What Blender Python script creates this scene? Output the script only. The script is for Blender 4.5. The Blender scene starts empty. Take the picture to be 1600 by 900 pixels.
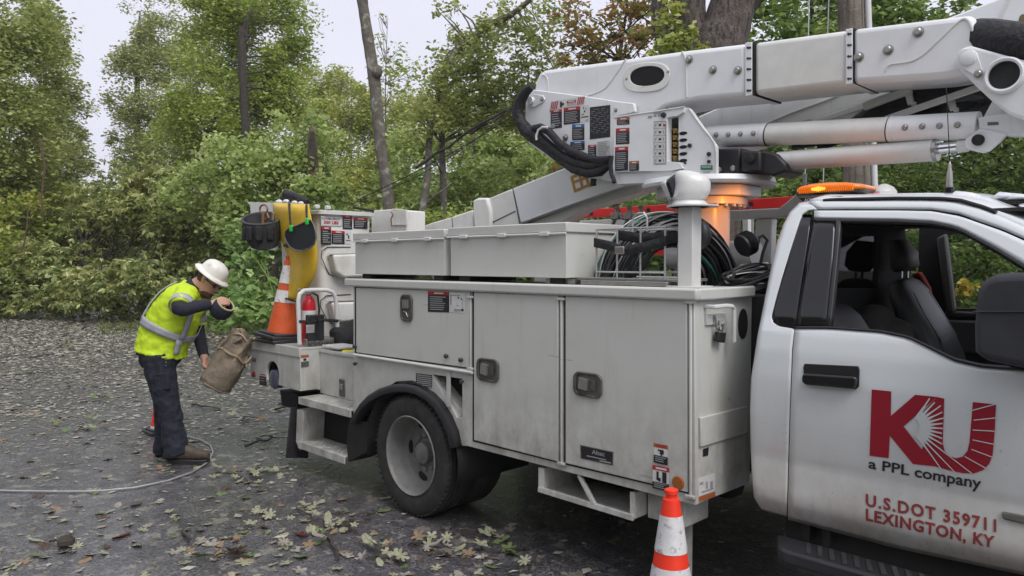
import bpy, math, random
import numpy as np
from mathutils import Vector, Matrix
from mathutils.geometry import tessellate_polygon

R = math.radians
rnd = random.Random(11)
rng = np.random.default_rng(11)
sc = bpy.context.scene
COL = sc.collection
V = Vector

# ------------------------------------------------------------------ camera
F = 1180.0
TH = R(44.7)
PITCH = math.atan(41.0 / F)
CAM = V((0, 0, 1.7))
FH = V((-math.cos(TH), math.sin(TH), 0))
RIGHT = V((math.sin(TH), math.cos(TH), 0))
FWD = FH * math.cos(PITCH) - V((0, 0, 1)) * math.sin(PITCH)
UP = FH * math.sin(PITCH) + V((0, 0, 1)) * math.cos(PITCH)
cd = bpy.data.cameras.new('camera')
cam = bpy.data.objects.new('camera', cd)
COL.objects.link(cam)
cd.sensor_width = 36.0
cd.lens = 36.0 * F / 1600.0
cd.clip_start = 0.05
cd.clip_end = 2000
m3 = Matrix((RIGHT, UP, -FWD)).transposed()
cam.matrix_world = Matrix.Translation(CAM) @ m3.to_4x4()
sc.camera = cam

# ------------------------------------------------------------------ sky, sun, exposure
SUN_EL, SUN_AZ = R(52), R(-14)      # azimuth: direction towards the sun, measured from +X to +Y
w = bpy.data.worlds.new('World')
sc.world = w
w.use_nodes = True
nt = w.node_tree
bg = nt.nodes['Background']
sky = nt.nodes.new('ShaderNodeTexSky')
sky.sky_type = 'NISHITA'
sky.sun_disc = False
sky.sun_elevation = SUN_EL
sky.sun_rotation = R(90) - SUN_AZ
sky.air_density = 1.0
sky.dust_density = 6.0
sky.ozone_density = 1.0
hs = nt.nodes.new('ShaderNodeHueSaturation')
hs.inputs['Saturation'].default_value = 0.22
hs.inputs['Value'].default_value = 1.0
# soft cloud cover, high overcast
tc = nt.nodes.new('ShaderNodeTexCoord')
no = nt.nodes.new('ShaderNodeTexNoise')
no.inputs['Scale'].default_value = 3.0
no.inputs['Detail'].default_value = 5.0
mr = nt.nodes.new('ShaderNodeMapRange')
mr.inputs['From Min'].default_value = 0.3
mr.inputs['From Max'].default_value = 0.7
mr.inputs['To Min'].default_value = 0.93
mr.inputs['To Max'].default_value = 1.06
mx = nt.nodes.new('ShaderNodeVectorMath')
mx.operation = 'SCALE'
# an overcast layer: even grey veil mixed over the clear sky
veil = nt.nodes.new('ShaderNodeMix')
veil.data_type = 'RGBA'
veil.inputs[0].default_value = 0.8
veil.inputs[7].default_value = (7.6, 7.7, 8.9, 1)
nt.links.new(sky.outputs[0], hs.inputs['Color'])
nt.links.new(hs.outputs[0], veil.inputs[6])
nt.links.new(tc.outputs['Generated'], no.inputs['Vector'])
nt.links.new(no.outputs[0], mr.inputs['Value'])
nt.links.new(veil.outputs[2], mx.inputs[0])
nt.links.new(mr.outputs[0], mx.inputs['Scale'])
nt.links.new(mx.outputs[0], bg.inputs['Color'])
bg.inputs['Strength'].default_value = 0.1
sl = bpy.data.lights.new('sun', 'SUN')
sl.energy = 1.5
sl.angle = R(30)
sl.color = (1.0, 0.97, 0.93)
so = bpy.data.objects.new('sun', sl)
COL.objects.link(so)
sd = V((math.cos(SUN_EL) * math.cos(SUN_AZ), math.cos(SUN_EL) * math.sin(SUN_AZ), math.sin(SUN_EL)))
so.rotation_euler = sd.to_track_quat('Z', 'Y').to_euler()
so.location = (0, 0, 30)
vs = sc.view_settings
vs.view_transform = 'Standard'
vs.look = 'None'
vs.exposure = 0.35
vs.gamma = 1.0
vs.use_curve_mapping = False
sc.cycles.max_bounces = 6
sc.cycles.diffuse_bounces = 3
sc.cycles.transparent_max_bounces = 6

# ------------------------------------------------------------------ rays of the photograph -> points in the world
def ray(px, py):
    return FWD + RIGHT * ((px - 800) / F) + UP * ((450 - py) / F)
def PY(px, py, Y):
    d = ray(px, py); return CAM + d * (Y / d.y)
def PX(px, py, X):
    d = ray(px, py); return CAM + d * (X / d.x)
def PZ(px, py, Z=0.0):
    d = ray(px, py); return CAM + d * ((Z - 1.7) / d.z)
def PD(px, py, D):
    return CAM + ray(px, py) * D

# ------------------------------------------------------------------ scene-graph helpers
MW = {}
def tag(o, label=None, cat=None, group=None, kind=None):
    if label: o['label'] = label
    if cat: o['category'] = cat
    if group: o['group'] = group
    if kind: o['kind'] = kind
    return o
def thing(name, label, cat, loc=(0, 0, 0), rot=None, group=None):
    o = bpy.data.objects.new(name, None)
    o.empty_display_size = 0.1
    COL.objects.link(o)
    M = Matrix.Translation(V(loc))
    if rot is not None: M = M @ rot.to_4x4()
    o.matrix_world = M
    MW[o.name] = M
    return tag(o, label, cat, group)
def frame(xa, ya, za):
    return Matrix((V(xa), V(ya), V(za))).transposed()
def align(d):
    return V(d).normalized().to_track_quat('Z', 'X').to_matrix()

class MB:
    def __init__(s): s.v = []; s.f = []; s.m = []
    def add(s, vs_, fs, mi=0):
        b = len(s.v); s.v += [V(p) for p in vs_]
        for f in fs: s.f.append([b + i for i in f]); s.m.append(mi)
        return s
    def box(s, c, d, rot=None, mi=0, taper=1.0):
        hx, hy, hz = d[0] / 2, d[1] / 2, d[2] / 2
        p = [V((x * (taper if z < 0 else 1), y * (taper if z < 0 else 1), z)) for z in (-hz, hz) for y in (-hy, hy) for x in (-hx, hx)]
        if rot is not None: p = [rot @ q for q in p]
        return s.add([q + V(c) for q in p], [(0, 2, 3, 1), (4, 5, 7, 6), (0, 1, 5, 4), (2, 6, 7, 3), (0, 4, 6, 2), (1, 3, 7, 5)], mi)
    def bb(s, x0, x1, y0, y1, z0, z1, mi=0):
        return s.box(((x0 + x1) / 2, (y0 + y1) / 2, (z0 + z1) / 2), (x1 - x0, y1 - y0, z1 - z0), None, mi)
    def prism(s, pts, off, mi=0, holes=()):
        off = V(off); loops = [[V(p) for p in pts]] + [[V(p) for p in h] for h in holes]
        flat = [p for l in loops for p in l]; n = len(flat)
        if holes:
            tri = [tuple(t) for t in tessellate_polygon(loops)]
        else:
            tri = [tuple(range(len(pts)))]
        s.add(flat + [p + off for p in flat], [t for t in tri] + [tuple(n + i for i in reversed(t)) for t in tri], mi)
        b = len(s.v) - 2 * n; k = 0
        for l in loops:
            L = len(l)
            for i in range(L):
                j = (i + 1) % L
                s.f.append([b + k + j, b + k + i, b + n + k + i, b + n + k + j]); s.m.append(mi)
            k += L
        return s
    def tube(s, pts, r, n=8, caps=True, mi=0, closed=False, sx=1.0):
        pts = [V(p) for p in pts]; N = len(pts)
        rs = r if isinstance(r, (list, tuple)) else [r] * N
        t0 = (pts[1] - pts[0]).normalized()
        a = t0.orthogonal().normalized(); b0 = len(s.v)
        for i, p in enumerate(pts):
            if closed: t = (pts[(i + 1) % N] - pts[i - 1]).normalized()
            else: t = (pts[min(i + 1, N - 1)] - pts[max(i - 1, 0)]).normalized()
            a = (a - t * a.dot(t))
            a = a.normalized() if a.length > 1e-6 else t.orthogonal().normalized()
            b = t.cross(a)
            for k in range(n):
                an = 2 * math.pi * k / n
                s.v.append(p + a * (math.cos(an) * rs[i] * sx) + b * (math.sin(an) * rs[i]))
        for i in range(N if closed else N - 1):
            i2 = (i + 1) % N
            for k in range(n):
                k2 = (k + 1) % n
                s.f.append([b0 + i * n + k, b0 + i * n + k2, b0 + i2 * n + k2, b0 + i2 * n + k]); s.m.append(mi)
        if caps and not closed:
            s.f.append([b0 + k for k in reversed(range(n))]); s.m.append(mi)
            s.f.append([b0 + (N - 1) * n + k for k in range(n)]); s.m.append(mi)
        return s
    def lathe(s, prof, n=24, rot=None, c=(0, 0, 0), mi=0, caps=False):
        b0 = len(s.v); c = V(c)
        for (r, h) in prof:
            for k in range(n):
                an = 2 * math.pi * k / n
                p = V((r * math.cos(an), r * math.sin(an), h))
                if rot is not None: p = rot @ p
                s.v.append(p + c)
        mis = mi if isinstance(mi, (list, tuple)) else [mi] * len(prof)
        for i in range(len(prof) - 1):
            for k in range(n):
                k2 = (k + 1) % n
                s.f.append([b0 + i * n + k, b0 + i * n + k2, b0 + (i + 1) * n + k2, b0 + (i + 1) * n + k]); s.m.append(mis[i])
        if caps:
            s.f.append([b0 + k for k in reversed(range(n))]); s.m.append(mis[0])
            s.f.append([b0 + (len(prof) - 1) * n + k for k in range(n)]); s.m.append(mis[-1])
        return s
    def rings(s, rings, caps=True, mi=0, n=20):
        # rings: (centre, axis a, axis b, ra, rb[, power])
        b0 = len(s.v)
        for rg in rings:
            c, a, b, ra, rb = rg[:5]; pw = rg[5] if len(rg) > 5 else 2.0
            for k in range(n):
                an = 2 * math.pi * k / n
                ca, sa = math.cos(an), math.sin(an)
                ca = math.copysign(abs(ca) ** (2 / pw), ca); sa = math.copysign(abs(sa) ** (2 / pw), sa)
                s.v.append(V(c) + V(a) * (ca * ra) + V(b) * (sa * rb))
        for i in range(len(rings) - 1):
            for k in range(n):
                k2 = (k + 1) % n
                s.f.append([b0 + i * n + k, b0 + i * n + k2, b0 + (i + 1) * n + k2, b0 + (i + 1) * n + k]); s.m.append(mi)
        if caps:
            s.f.append([b0 + k for k in reversed(range(n))]); s.m.append(mi)
            s.f.append([b0 + (len(rings) - 1) * n + k for k in range(n)]); s.m.append(mi)
        return s
    def ball(s, c, r, n=14, mi=0, rot=None):
        r = V((r, r, r)) if not hasattr(r, '__len__') else V(r)
        b0 = len(s.v); h = n // 2
        for i in range(h + 1):
            t = math.pi * i / h
            for k in range(n):
                an = 2 * math.pi * k / n
                p = V((r.x * math.sin(t) * math.cos(an), r.y * math.sin(t) * math.sin(an), r.z * math.cos(t)))
                if rot is not None: p = rot @ p
                s.v.append(V(c) + p)
        for i in range(h):
            for k in range(n):
                k2 = (k + 1) % n
                s.f.append([b0 + i * n + k, b0 + (i + 1) * n + k, b0 + (i + 1) * n + k2, b0 + i * n + k2]); s.m.append(mi)
        return s
    def grid(s, P, mi=0):
        b0 = len(s.v); h = len(P); wd = len(P[0])
        for row in P: s.v += [V(p) for p in row]
        for i in range(h - 1):
            for k in range(wd - 1):
                s.f.append([b0 + i * wd + k, b0 + i * wd + k + 1, b0 + (i + 1) * wd + k + 1, b0 + (i + 1) * wd + k]); s.m.append(mi)
        return s
    def build(s, name, mats, parent=None, bevel=0.0, smooth=35, world=True, solid=0.0, seg=2, label=None, remesh=0.0, sub=0, fixn=True):
        mats = mats if isinstance(mats, (list, tuple)) else [mats]
        vs_ = s.v
        if parent is not None and world:
            Mi = MW[parent.name].inverted()
            vs_ = [Mi @ p for p in vs_]
        me = bpy.data.meshes.new(name)
        me.from_pydata([tuple(p) for p in vs_], [], s.f)
        if len(mats) > 1: me.polygons.foreach_set('material_index', s.m)
        for mt in mats: me.materials.append(mt)
        if fixn:
            import bmesh
            bm = bmesh.new(); bm.from_mesh(me)
            bmesh.ops.remove_doubles(bm, verts=bm.verts, dist=1e-5)
            bmesh.ops.recalc_face_normals(bm, faces=bm.faces)
            bm.to_mesh(me); bm.free()
        if smooth:
            me.polygons.foreach_set('use_smooth', [True] * len(me.polygons))
            me.set_sharp_from_angle(angle=R(smooth))
        me.update()
        o = bpy.data.objects.new(name, me)
        COL.objects.link(o)
        if parent is not None:
            o.parent = parent
            MW[o.name] = MW[parent.name]
        else:
            MW[o.name] = Matrix.Identity(4)
        if remesh:
            md = o.modifiers.new('remesh', 'REMESH'); md.mode = 'VOXEL'; md.voxel_size = remesh; md.use_smooth_shade = True
            sm = o.modifiers.new('smooth', 'SMOOTH'); sm.factor = 0.5; sm.iterations = 3
        if solid:
            md = o.modifiers.new('solid', 'SOLIDIFY'); md.thickness = solid; md.offset = 0
        if bevel:
            md = o.modifiers.new('bevel', 'BEVEL'); md.width = bevel; md.segments = seg; md.limit_method = 'ANGLE'; md.angle_limit = R(40)
        if sub:
            md = o.modifiers.new('sub', 'SUBSURF'); md.levels = sub; md.render_levels = sub
        if label: o['label'] = label
        return o

def top(mb, name, mats, label, cat, base, group=None, kind=None, **k):
    """a thing that is a single mesh: world verts, origin moved to its base"""
    base = V(base); mb.v = [p - base for p in mb.v]
    o = mb.build(name, mats, None, **k)
    o.location = base
    MW[o.name] = Matrix.Translation(base)
    return tag(o, label, cat, group, kind)
def dup(src, loc, parent=None, rot=None, scale=None, name=None):
    c = src.copy(); COL.objects.link(c)
    c.location = loc
    if parent is not None: c.parent = parent
    if rot is not None: c.rotation_euler = rot
    if scale is not None: c.scale = (scale,) * 3 if not hasattr(scale, '__len__') else scale
    return c

# ------------------------------------------------------------------ materials
def lk(nt, a, b): nt.links.new(a, b)
def mat(name, col, rough=0.5, metal=0.0, var=0.0, vscale=6.0, bump=0.0, bscale=40.0, dirt_or_shade=None, spec=0.5, coat=0.0,
        emit=None, estr=0.0, trans=0.0, alpha=1.0, rvar=0.0):
    m = bpy.data.materials.new(name); m.use_nodes = True
    nt = m.node_tree; b = nt.nodes['Principled BSDF']
    b.inputs['Base Color'].default_value = (*col, 1); b.inputs['Roughness'].default_value = rough
    b.inputs['Metallic'].default_value = metal; b.inputs['Specular IOR Level'].default_value = spec
    b.inputs['Coat Weight'].default_value = coat; b.inputs['Coat Roughness'].default_value = 0.15
    if trans: b.inputs['Transmission Weight'].default_value = trans
    if alpha < 1: b.inputs['Alpha'].default_value = alpha
    if emit: b.inputs['Emission Color'].default_value = (*emit, 1); b.inputs['Emission Strength'].default_value = estr
    if not (var or bump or dirt_or_shade or rvar): return m
    tc = nt.nodes.new('ShaderNodeTexCoord'); co = tc.outputs['Object']
    cur = None
    if var:
        n = nt.nodes.new('ShaderNodeTexNoise'); n.inputs['Scale'].default_value = vscale; n.inputs['Detail'].default_value = 6; n.inputs['Roughness'].default_value = 0.6
        lk(nt, co, n.inputs['Vector'])
        rp = nt.nodes.new('ShaderNodeValToRGB')
        rp.color_ramp.elements[0].position = 0.3; rp.color_ramp.elements[1].position = 0.7
        rp.color_ramp.elements[0].color = (*[max(0, c * (1 - var)) for c in col], 1)
        rp.color_ramp.elements[1].color = (*[min(1, c * (1 + var)) for c in col], 1)
        lk(nt, n.outputs[0], rp.inputs[0]); cur = rp.outputs[0]
        if rvar:
            q = nt.nodes.new('ShaderNodeMapRange'); q.inputs['To Min'].default_value = max(0.02, rough - rvar); q.inputs['To Max'].default_value = rough + rvar
            q.inputs['From Min'].default_value = 0.3; q.inputs['From Max'].default_value = 0.7
            lk(nt, n.outputs[0], q.inputs['Value']); lk(nt, q.outputs[0], b.inputs['Roughness'])
    for d in (dirt_or_shade or []):
        dc, sc_, lo, hi, amt = d[:5]
        n = nt.nodes.new('ShaderNodeTexNoise'); n.inputs['Scale'].default_value = sc_; n.inputs['Detail'].default_value = 8; n.inputs['Roughness'].default_value = 0.65
        mp = nt.nodes.new('ShaderNodeMapping')
        if len(d) > 5: mp.inputs['Scale'].default_value = d[5]
        lk(nt, co, mp.inputs['Vector']); lk(nt, mp.outputs[0], n.inputs['Vector'])
        q = nt.nodes.new('ShaderNodeMapRange'); q.inputs['From Min'].default_value = lo; q.inputs['From Max'].default_value = hi; q.inputs['To Max'].default_value = amt
        lk(nt, n.outputs[0], q.inputs['Value'])
        fac = q.outputs[0]
        if len(d) > 6:          # road spray or painted tone that thins out above a height (local z)
            z0, z1 = d[6]
            sp = nt.nodes.new('ShaderNodeSeparateXYZ'); lk(nt, co, sp.inputs[0])
            q2 = nt.nodes.new('ShaderNodeMapRange'); q2.inputs['From Min'].default_value = z1; q2.inputs['From Max'].default_value = z0
            lk(nt, sp.outputs['Z'], q2.inputs['Value'])
            mu = nt.nodes.new('ShaderNodeMath'); mu.operation = 'MULTIPLY'; lk(nt, fac, mu.inputs[0]); lk(nt, q2.outputs[0], mu.inputs[1]); fac = mu.outputs[0]
        x = nt.nodes.new('ShaderNodeMix'); x.data_type = 'RGBA'
        lk(nt, fac, x.inputs[0])
        if cur is not None: lk(nt, cur, x.inputs[6])
        else: x.inputs[6].default_value = (*col, 1)
        x.inputs[7].default_value = (*dc, 1); cur = x.outputs[2]
    if cur is not None: lk(nt, cur, b.inputs['Base Color'])
    if bump:
        n = nt.nodes.new('ShaderNodeTexNoise'); n.inputs['Scale'].default_value = bscale; n.inputs['Detail'].default_value = 4
        lk(nt, co, n.inputs['Vector'])
        bp = nt.nodes.new('ShaderNodeBump'); bp.inputs['Strength'].default_value = bump; bp.inputs['Distance'].default_value = 0.02
        lk(nt, n.outputs[0], bp.inputs['Height']); lk(nt, bp.outputs[0], b.inputs['Normal'])
    return m

SPRAY = ((0.16, 0.125, 0.09), 9, 0.35, 0.72, 0.75, (1, 1, 0.6), (0.55, 1.15))
SPECK = ((0.07, 0.05, 0.035), 70, 0.64, 0.70, 0.8, (1, 1, 1), (0.5, 1.3))
GRIME = ((0.42, 0.40, 0.33), 2.6, 0.4, 0.85, 0.35)
SCR = ((0.25, 0.23, 0.20), 5, 0.665, 0.675, 0.5, (.35, 1, 3.5))
STREAK = ((0.32, 0.28, 0.22), 12, 0.58, 0.8, 0.35, (1, 1, 0.10))
M = {}
M['body'] = mat('truck_body_paint', (0.575, 0.58, 0.545), 0.3, var=0.03, vscale=2.5, dirt_or_shade=[GRIME, STREAK, SCR, SPRAY, SPECK], coat=0.15, bump=0.02, bscale=6)
M['cab'] = mat('cab_paint', (0.66, 0.69, 0.70), 0.22, var=0.02, vscale=2, dirt_or_shade=[((0.36, 0.32, 0.265), 5, -0.1, 0.75, 0.9, (1, 1, 0.5), (0.62, 1.2)), ((0.30, 0.25, 0.19), 22, 0.4, 0.75, 0.7, (1, 1, 0.5), (0.5, 0.86)), ((.5, .49, .46), 4, .668, .676, .7, (.3, 1, 3)), SPECK], coat=0.6)  # lower film: road grime plus the door's darker reflection, painted in by height
M['white'] = mat('white_enamel', (0.66, 0.66, 0.645), 0.35, var=0.05, vscale=3, dirt_or_shade=[GRIME, STREAK], coat=0.2)
M['boom'] = mat('boom_paint', (0.78, 0.79, 0.80), 0.32, var=0.04, vscale=2, dirt_or_shade=[((0.5, 0.49, 0.45), 4, 0.5, 0.8, 0.4), STREAK], coat=0.2)
M['fiber'] = mat('fiberglass_insulator', (0.76, 0.76, 0.72), 0.4, var=0.05, vscale=14, dirt_or_shade=[GRIME], bump=0.03, bscale=25)
M['bucket'] = mat('bucket_fiberglass', (0.76, 0.755, 0.72), 0.42, var=0.05, vscale=5, dirt_or_shade=[((0.45, 0.41, 0.33), 4, 0.45, 0.75, 0.6), STREAK])
M['black'] = mat('black_plastic', (0.022, 0.022, 0.025), 0.45, var=0.2, vscale=10, bump=0.05, bscale=120)
M['trim'] = mat('black_trim_gloss', (0.012, 0.012, 0.014), 0.16, var=0.15, vscale=5)
M['mirror'] = mat('mirror_shell_plastic', (0.03, 0.031, 0.037), 0.5, var=0.25, vscale=6, bump=0.08, bscale=180)
M['rubber'] = mat('tyre_rubber', (0.022, 0.021, 0.021), 0.75, var=0.3, vscale=12, dirt_or_shade=[((0.09, 0.08, 0.065), 14, 0.45, 0.75, 0.4)], bump=0.1, bscale=60)
M['chassis'] = mat('chassis_black', (0.012, 0.012, 0.012), 0.7, var=0.3, vscale=8)
M['rim'] = mat('rim_grey', (0.20, 0.20, 0.195), 0.5, metal=0.1, var=0.1, vscale=8, dirt_or_shade=[((0.13, 0.11, 0.09), 9, 0.45, 0.7, 0.7)])
M['steel'] = mat('worn_steel', (0.38, 0.37, 0.35), 0.35, metal=0.8, var=0.15, vscale=18)
M['chrome'] = mat('chrome_rod', (0.75, 0.76, 0.78), 0.12, metal=1.0)
M['latch'] = mat('latch_steel', (0.16, 0.15, 0.135), 0.42, metal=0.6, var=0.2, vscale=25)
M['latchlight'] = mat('latch_paddle', (0.5, 0.49, 0.46), 0.3, metal=0.8, var=0.15, vscale=25)
M['dark'] = mat('dark_recess', (0.008, 0.008, 0.008), 0.8)
M['hose'] = mat('hose_sleeve', (0.010, 0.010, 0.012), 0.6, var=0.4, vscale=30, bump=0.7, bscale=35)
M['red'] = mat('red_fiberglass', (0.62, 0.02, 0.02), 0.4, var=0.12, vscale=6)
M['logo'] = mat('logo_crimson', (0.30, 0.008, 0.022), 0.4, var=0.05, vscale=6)
M['lettering'] = mat('lettering_maroon', (0.22, 0.03, 0.03), 0.5, var=0.25, vscale=30)
M['ink'] = mat('black_lettering', (0.02, 0.02, 0.022), 0.5)
M['dec_black'] = mat('decal_black', (0.018, 0.017, 0.02), 0.45)
M['dec_red'] = mat('decal_red', (0.42, 0.02, 0.03), 0.45)
M['dec_white'] = mat('decal_white', (0.62, 0.62, 0.60), 0.45, var=0.08, vscale=20)
M['dec_blue'] = mat('decal_blue', (0.03, 0.11, 0.30), 0.45)
M['dec_orange'] = mat('decal_orange', (0.36, 0.10, 0.03), 0.45)
M['dec_green'] = mat('decal_green', (0.02, 0.18, 0.10), 0.45)
M['dec_text'] = mat('decal_print', (0.30, 0.30, 0.31), 0.5)
M['orange'] = mat('cone_orange_old', (0.62, 0.095, 0.02), 0.55, var=0.18, vscale=9, dirt_or_shade=[((0.2, 0.08, 0.04), 6, 0.5, 0.8, 0.6)])
M['conered'] = mat('cone_red_orange', (0.85, 0.045, 0.018), 0.45, var=0.08, vscale=14)
M['conewhite'] = mat('cone_reflective', (0.72, 0.72, 0.73), 0.4, var=0.06, vscale=20, dirt_or_shade=[((0.2, 0.18, 0.16), 34, 0.56, 0.66, 0.75), ((0.40, 0.38, 0.35), 9, 0.42, 0.75, 0.6)], bump=0.1, bscale=160)
M['amber_refl'] = mat('amber_reflector', (0.33, 0.10, 0.02), 0.35)
M['amber'] = mat('amber_lens', (0.72, 0.19, 0.015), 0.15, emit=(1.0, 0.22, 0.01), estr=0.22, coat=.5)
M['amber_lit'] = mat('amber_lens_lit', (0.9, 0.4, 0.05), 0.2, emit=(1.0, 0.50, 0.05), estr=1.1)
M['yellow'] = mat('yellow_rubber', (0.62, 0.40, 0.022), 0.5, var=0.14, vscale=7, dirt_or_shade=[((0.3, 0.2, 0.04), 5, 0.5, 0.8, 0.5)], bump=0.1, bscale=14)
M['navyvisor'] = mat('visor_dark', (0.016, 0.018, 0.025), 0.35, var=0.2, vscale=8)
M['clipgreen'] = mat('clip_green', (0.04, 0.55, 0.06), 0.5)
M['extred'] = mat('extinguisher_red', (0.50, 0.012, 0.025), 0.3, var=0.1, vscale=9)
M['toolbag'] = mat('toolbag_nylon', (0.014, 0.014, 0.015), 0.8, var=0.3, vscale=16, bump=0.35, bscale=30)
M['brown'] = mat('brown_leather', (0.20, 0.10, 0.045), 0.6, var=0.25, vscale=15)
M['green_cable'] = mat('green_cable', (0.025, 0.12, 0.085), 0.45, var=0.2, vscale=10)
M['black_cable'] = mat('black_cable', (0.014, 0.014, 0.015), 0.4, var=0.2, vscale=10)
M['grey_cable'] = mat('grey_wire', (0.42, 0.42, 0.42), 0.4, metal=0.4, var=0.15, vscale=14)
M['gold'] = mat('gold_emblem', (0.42, 0.22, 0.03), 0.5)
M['brass'] = mat('brass_valve', (0.33, 0.22, 0.07), 0.4, metal=0.7, var=0.3, vscale=30)
M['seat'] = mat('seat_vinyl', (0.055, 0.055, 0.058), 0.45, var=0.15, vscale=9, bump=0.08, bscale=60)
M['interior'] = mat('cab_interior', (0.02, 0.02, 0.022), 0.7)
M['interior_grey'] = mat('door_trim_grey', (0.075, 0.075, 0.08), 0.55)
M['glass'] = mat('lamp_glass', (0.75, 0.77, 0.8), 0.08, spec=0.8)
def glass_mat(name, tint):
    m = bpy.data.materials.new(name); m.use_nodes = True; nt = m.node_tree
    nt.nodes.remove(nt.nodes['Principled BSDF']); out = nt.nodes['Material Output']
    t = nt.nodes.new('ShaderNodeBsdfTransparent'); t.inputs[0].default_value = (*tint, 1)
    g = nt.nodes.new('ShaderNodeBsdfGlossy'); g.inputs['Roughness'].default_value = 0.03
    fr = nt.nodes.new('ShaderNodeFresnel'); fr.inputs[0].default_value = 1.22
    x = nt.nodes.new('ShaderNodeMixShader'); lk(nt, fr.outputs[0], x.inputs[0]); lk(nt, t.outputs[0], x.inputs[1]); lk(nt, g.outputs[0], x.inputs[2])
    lk(nt, x.outputs[0], out.inputs[0]); return m
M['window'] = glass_mat('window_glass', (0.85, 0.88, 0.86))
M['wood'] = mat('weathered_pole_wood', (0.17, 0.145, 0.115), 0.85, var=0.35, vscale=5, dirt_or_shade=[((0.055, 0.045, 0.035), 14, 0.5, 0.62, 0.8, (1, 1, 0.05))], bump=0.5, bscale=30)
M['pvc'] = mat('pvc_conduit', (0.62, 0.62, 0.64), 0.5, var=0.05, vscale=4)
M['bark_grey'] = mat('bark_grey', (0.12, 0.105, 0.085), 0.9, var=0.4, vscale=7, dirt_or_shade=[((0.30, 0.31, 0.26), 5, 0.54, 0.62, 0.8)], bump=0.8, bscale=22)
M['bark_dark'] = mat('bark_dark', (0.045, 0.037, 0.03), 0.9, var=0.4, vscale=9, bump=0.9, bscale=18)
M['bark_big'] = mat('bark_furrowed', (0.105, 0.085, 0.072), 0.9, var=0.35, vscale=6, dirt_or_shade=[((0.025, 0.02, 0.018), 22, 0.48, 0.6, 0.9, (1, 1, 0.22)), ((0.22, 0.2, 0.18), 9, 0.58, 0.7, 0.6)], bump=1.0, bscale=26)
M['splinter'] = mat('splintered_wood', (0.10, 0.062, 0.04), 0.8, var=0.4, vscale=10, bump=0.5, bscale=30)

def leafmat(name, cols, trans=0.42, rough=0.36, spec=0.55, vscale=0.6):
    m = bpy.data.materials.new(name); m.use_nodes = True; nt = m.node_tree
    b = nt.nodes['Principled BSDF']; out = nt.nodes['Material Output']
    g = nt.nodes.new('ShaderNodeNewGeometry'); rp = nt.nodes.new('ShaderNodeValToRGB')
    while len(rp.color_ramp.elements) < len(cols): rp.color_ramp.elements.new(0.5)
    for i, c in enumerate(cols):
        rp.color_ramp.elements[i].position = i / max(1, len(cols) - 1); rp.color_ramp.elements[i].color = (*c, 1)
    tc = nt.nodes.new('ShaderNodeTexCoord'); n = nt.nodes.new('ShaderNodeTexNoise'); n.inputs['Scale'].default_value = vscale; n.inputs['Detail'].default_value = 3
    lk(nt, tc.outputs['Object'], n.inputs['Vector'])
    q = nt.nodes.new('ShaderNodeMapRange'); q.inputs['From Min'].default_value = 0.3; q.inputs['From Max'].default_value = 0.7; q.inputs['To Min'].default_value = -0.3; q.inputs['To Max'].default_value = 0.3
    lk(nt, n.outputs[0], q.inputs['Value'])
    ad = nt.nodes.new('ShaderNodeMath'); ad.use_clamp = True; lk(nt, g.outputs['Random Per Island'], ad.inputs[0]); lk(nt, q.outputs[0], ad.inputs[1])
    lk(nt, ad.outputs[0], rp.inputs[0]); lk(nt, rp.outputs[0], b.inputs['Base Color'])
    b.inputs['Roughness'].default_value = rough; b.inputs['Specular IOR Level'].default_value = spec
    t = nt.nodes.new('ShaderNodeBsdfTranslucent'); lk(nt, rp.outputs[0], t.inputs[0])
    x = nt.nodes.new('ShaderNodeMixShader'); x.inputs[0].default_value = trans
    lk(nt, b.outputs[0], x.inputs[1]); lk(nt, t.outputs[0], x.inputs[2]); lk(nt, x.outputs[0], out.inputs[0])
    return m
G = 2.6
def gcol(*c): return [(q[0] * G * 1.08, q[1] * G, q[2] * G * .68) for q in c]
M['lf_oak'] = leafmat('leaf_oak', gcol((0.07, 0.095, 0.035), (0.105, 0.135, 0.05), (0.15, 0.18, 0.08), (0.19, 0.21, 0.12)))
M['lf_elm'] = leafmat('leaf_elm', gcol((0.085, 0.11, 0.055), (0.125, 0.15, 0.08), (0.19, 0.21, 0.13)))
M['lf_maple'] = leafmat('leaf_maple', gcol((0.075, 0.11, 0.03), (0.11, 0.155, 0.042), (0.165, 0.21, 0.065), (0.18, 0.22, 0.10)))
M['lf_lime'] = leafmat('leaf_lime', gcol((0.075, 0.115, 0.04), (0.11, 0.16, 0.06), (0.16, 0.21, 0.10), (0.20, 0.24, 0.15)))
M['lf_olive'] = leafmat('leaf_olive', gcol((0.085, 0.115, 0.035), (0.12, 0.155, 0.045), (0.165, 0.20, 0.07), (0.20, 0.205, 0.085)))
M['lf_fallen'] = leafmat('leaf_fallen_tree', gcol((0.045, 0.07, 0.028), (0.065, 0.095, 0.038), (0.095, 0.125, 0.055), (0.15, 0.17, 0.09), (0.24, 0.26, 0.17), (0.11, 0.12, 0.05)), spec=0.4)
M['lf_rust'] = leafmat('leaf_rust', gcol((0.05, 0.065, 0.025), (0.075, 0.09, 0.035), (0.15, 0.065, 0.035), (0.16, 0.115, 0.06), (0.10, 0.125, 0.05)))
M['lf_dark'] = leafmat('leaf_dark', gcol((0.035, 0.06, 0.02), (0.055, 0.095, 0.03), (0.09, 0.14, 0.05), (0.15, 0.20, 0.09)))
M['lf_hem'] = leafmat('leaf_hemlock', gcol((0.03, 0.055, 0.02), (0.05, 0.085, 0.03), (0.09, 0.12, 0.045)))
M['lf_weed'] = leafmat('leaf_weed', gcol((0.05, 0.095, 0.035), (0.08, 0.14, 0.05), (0.18, 0.24, 0.15)))
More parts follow.
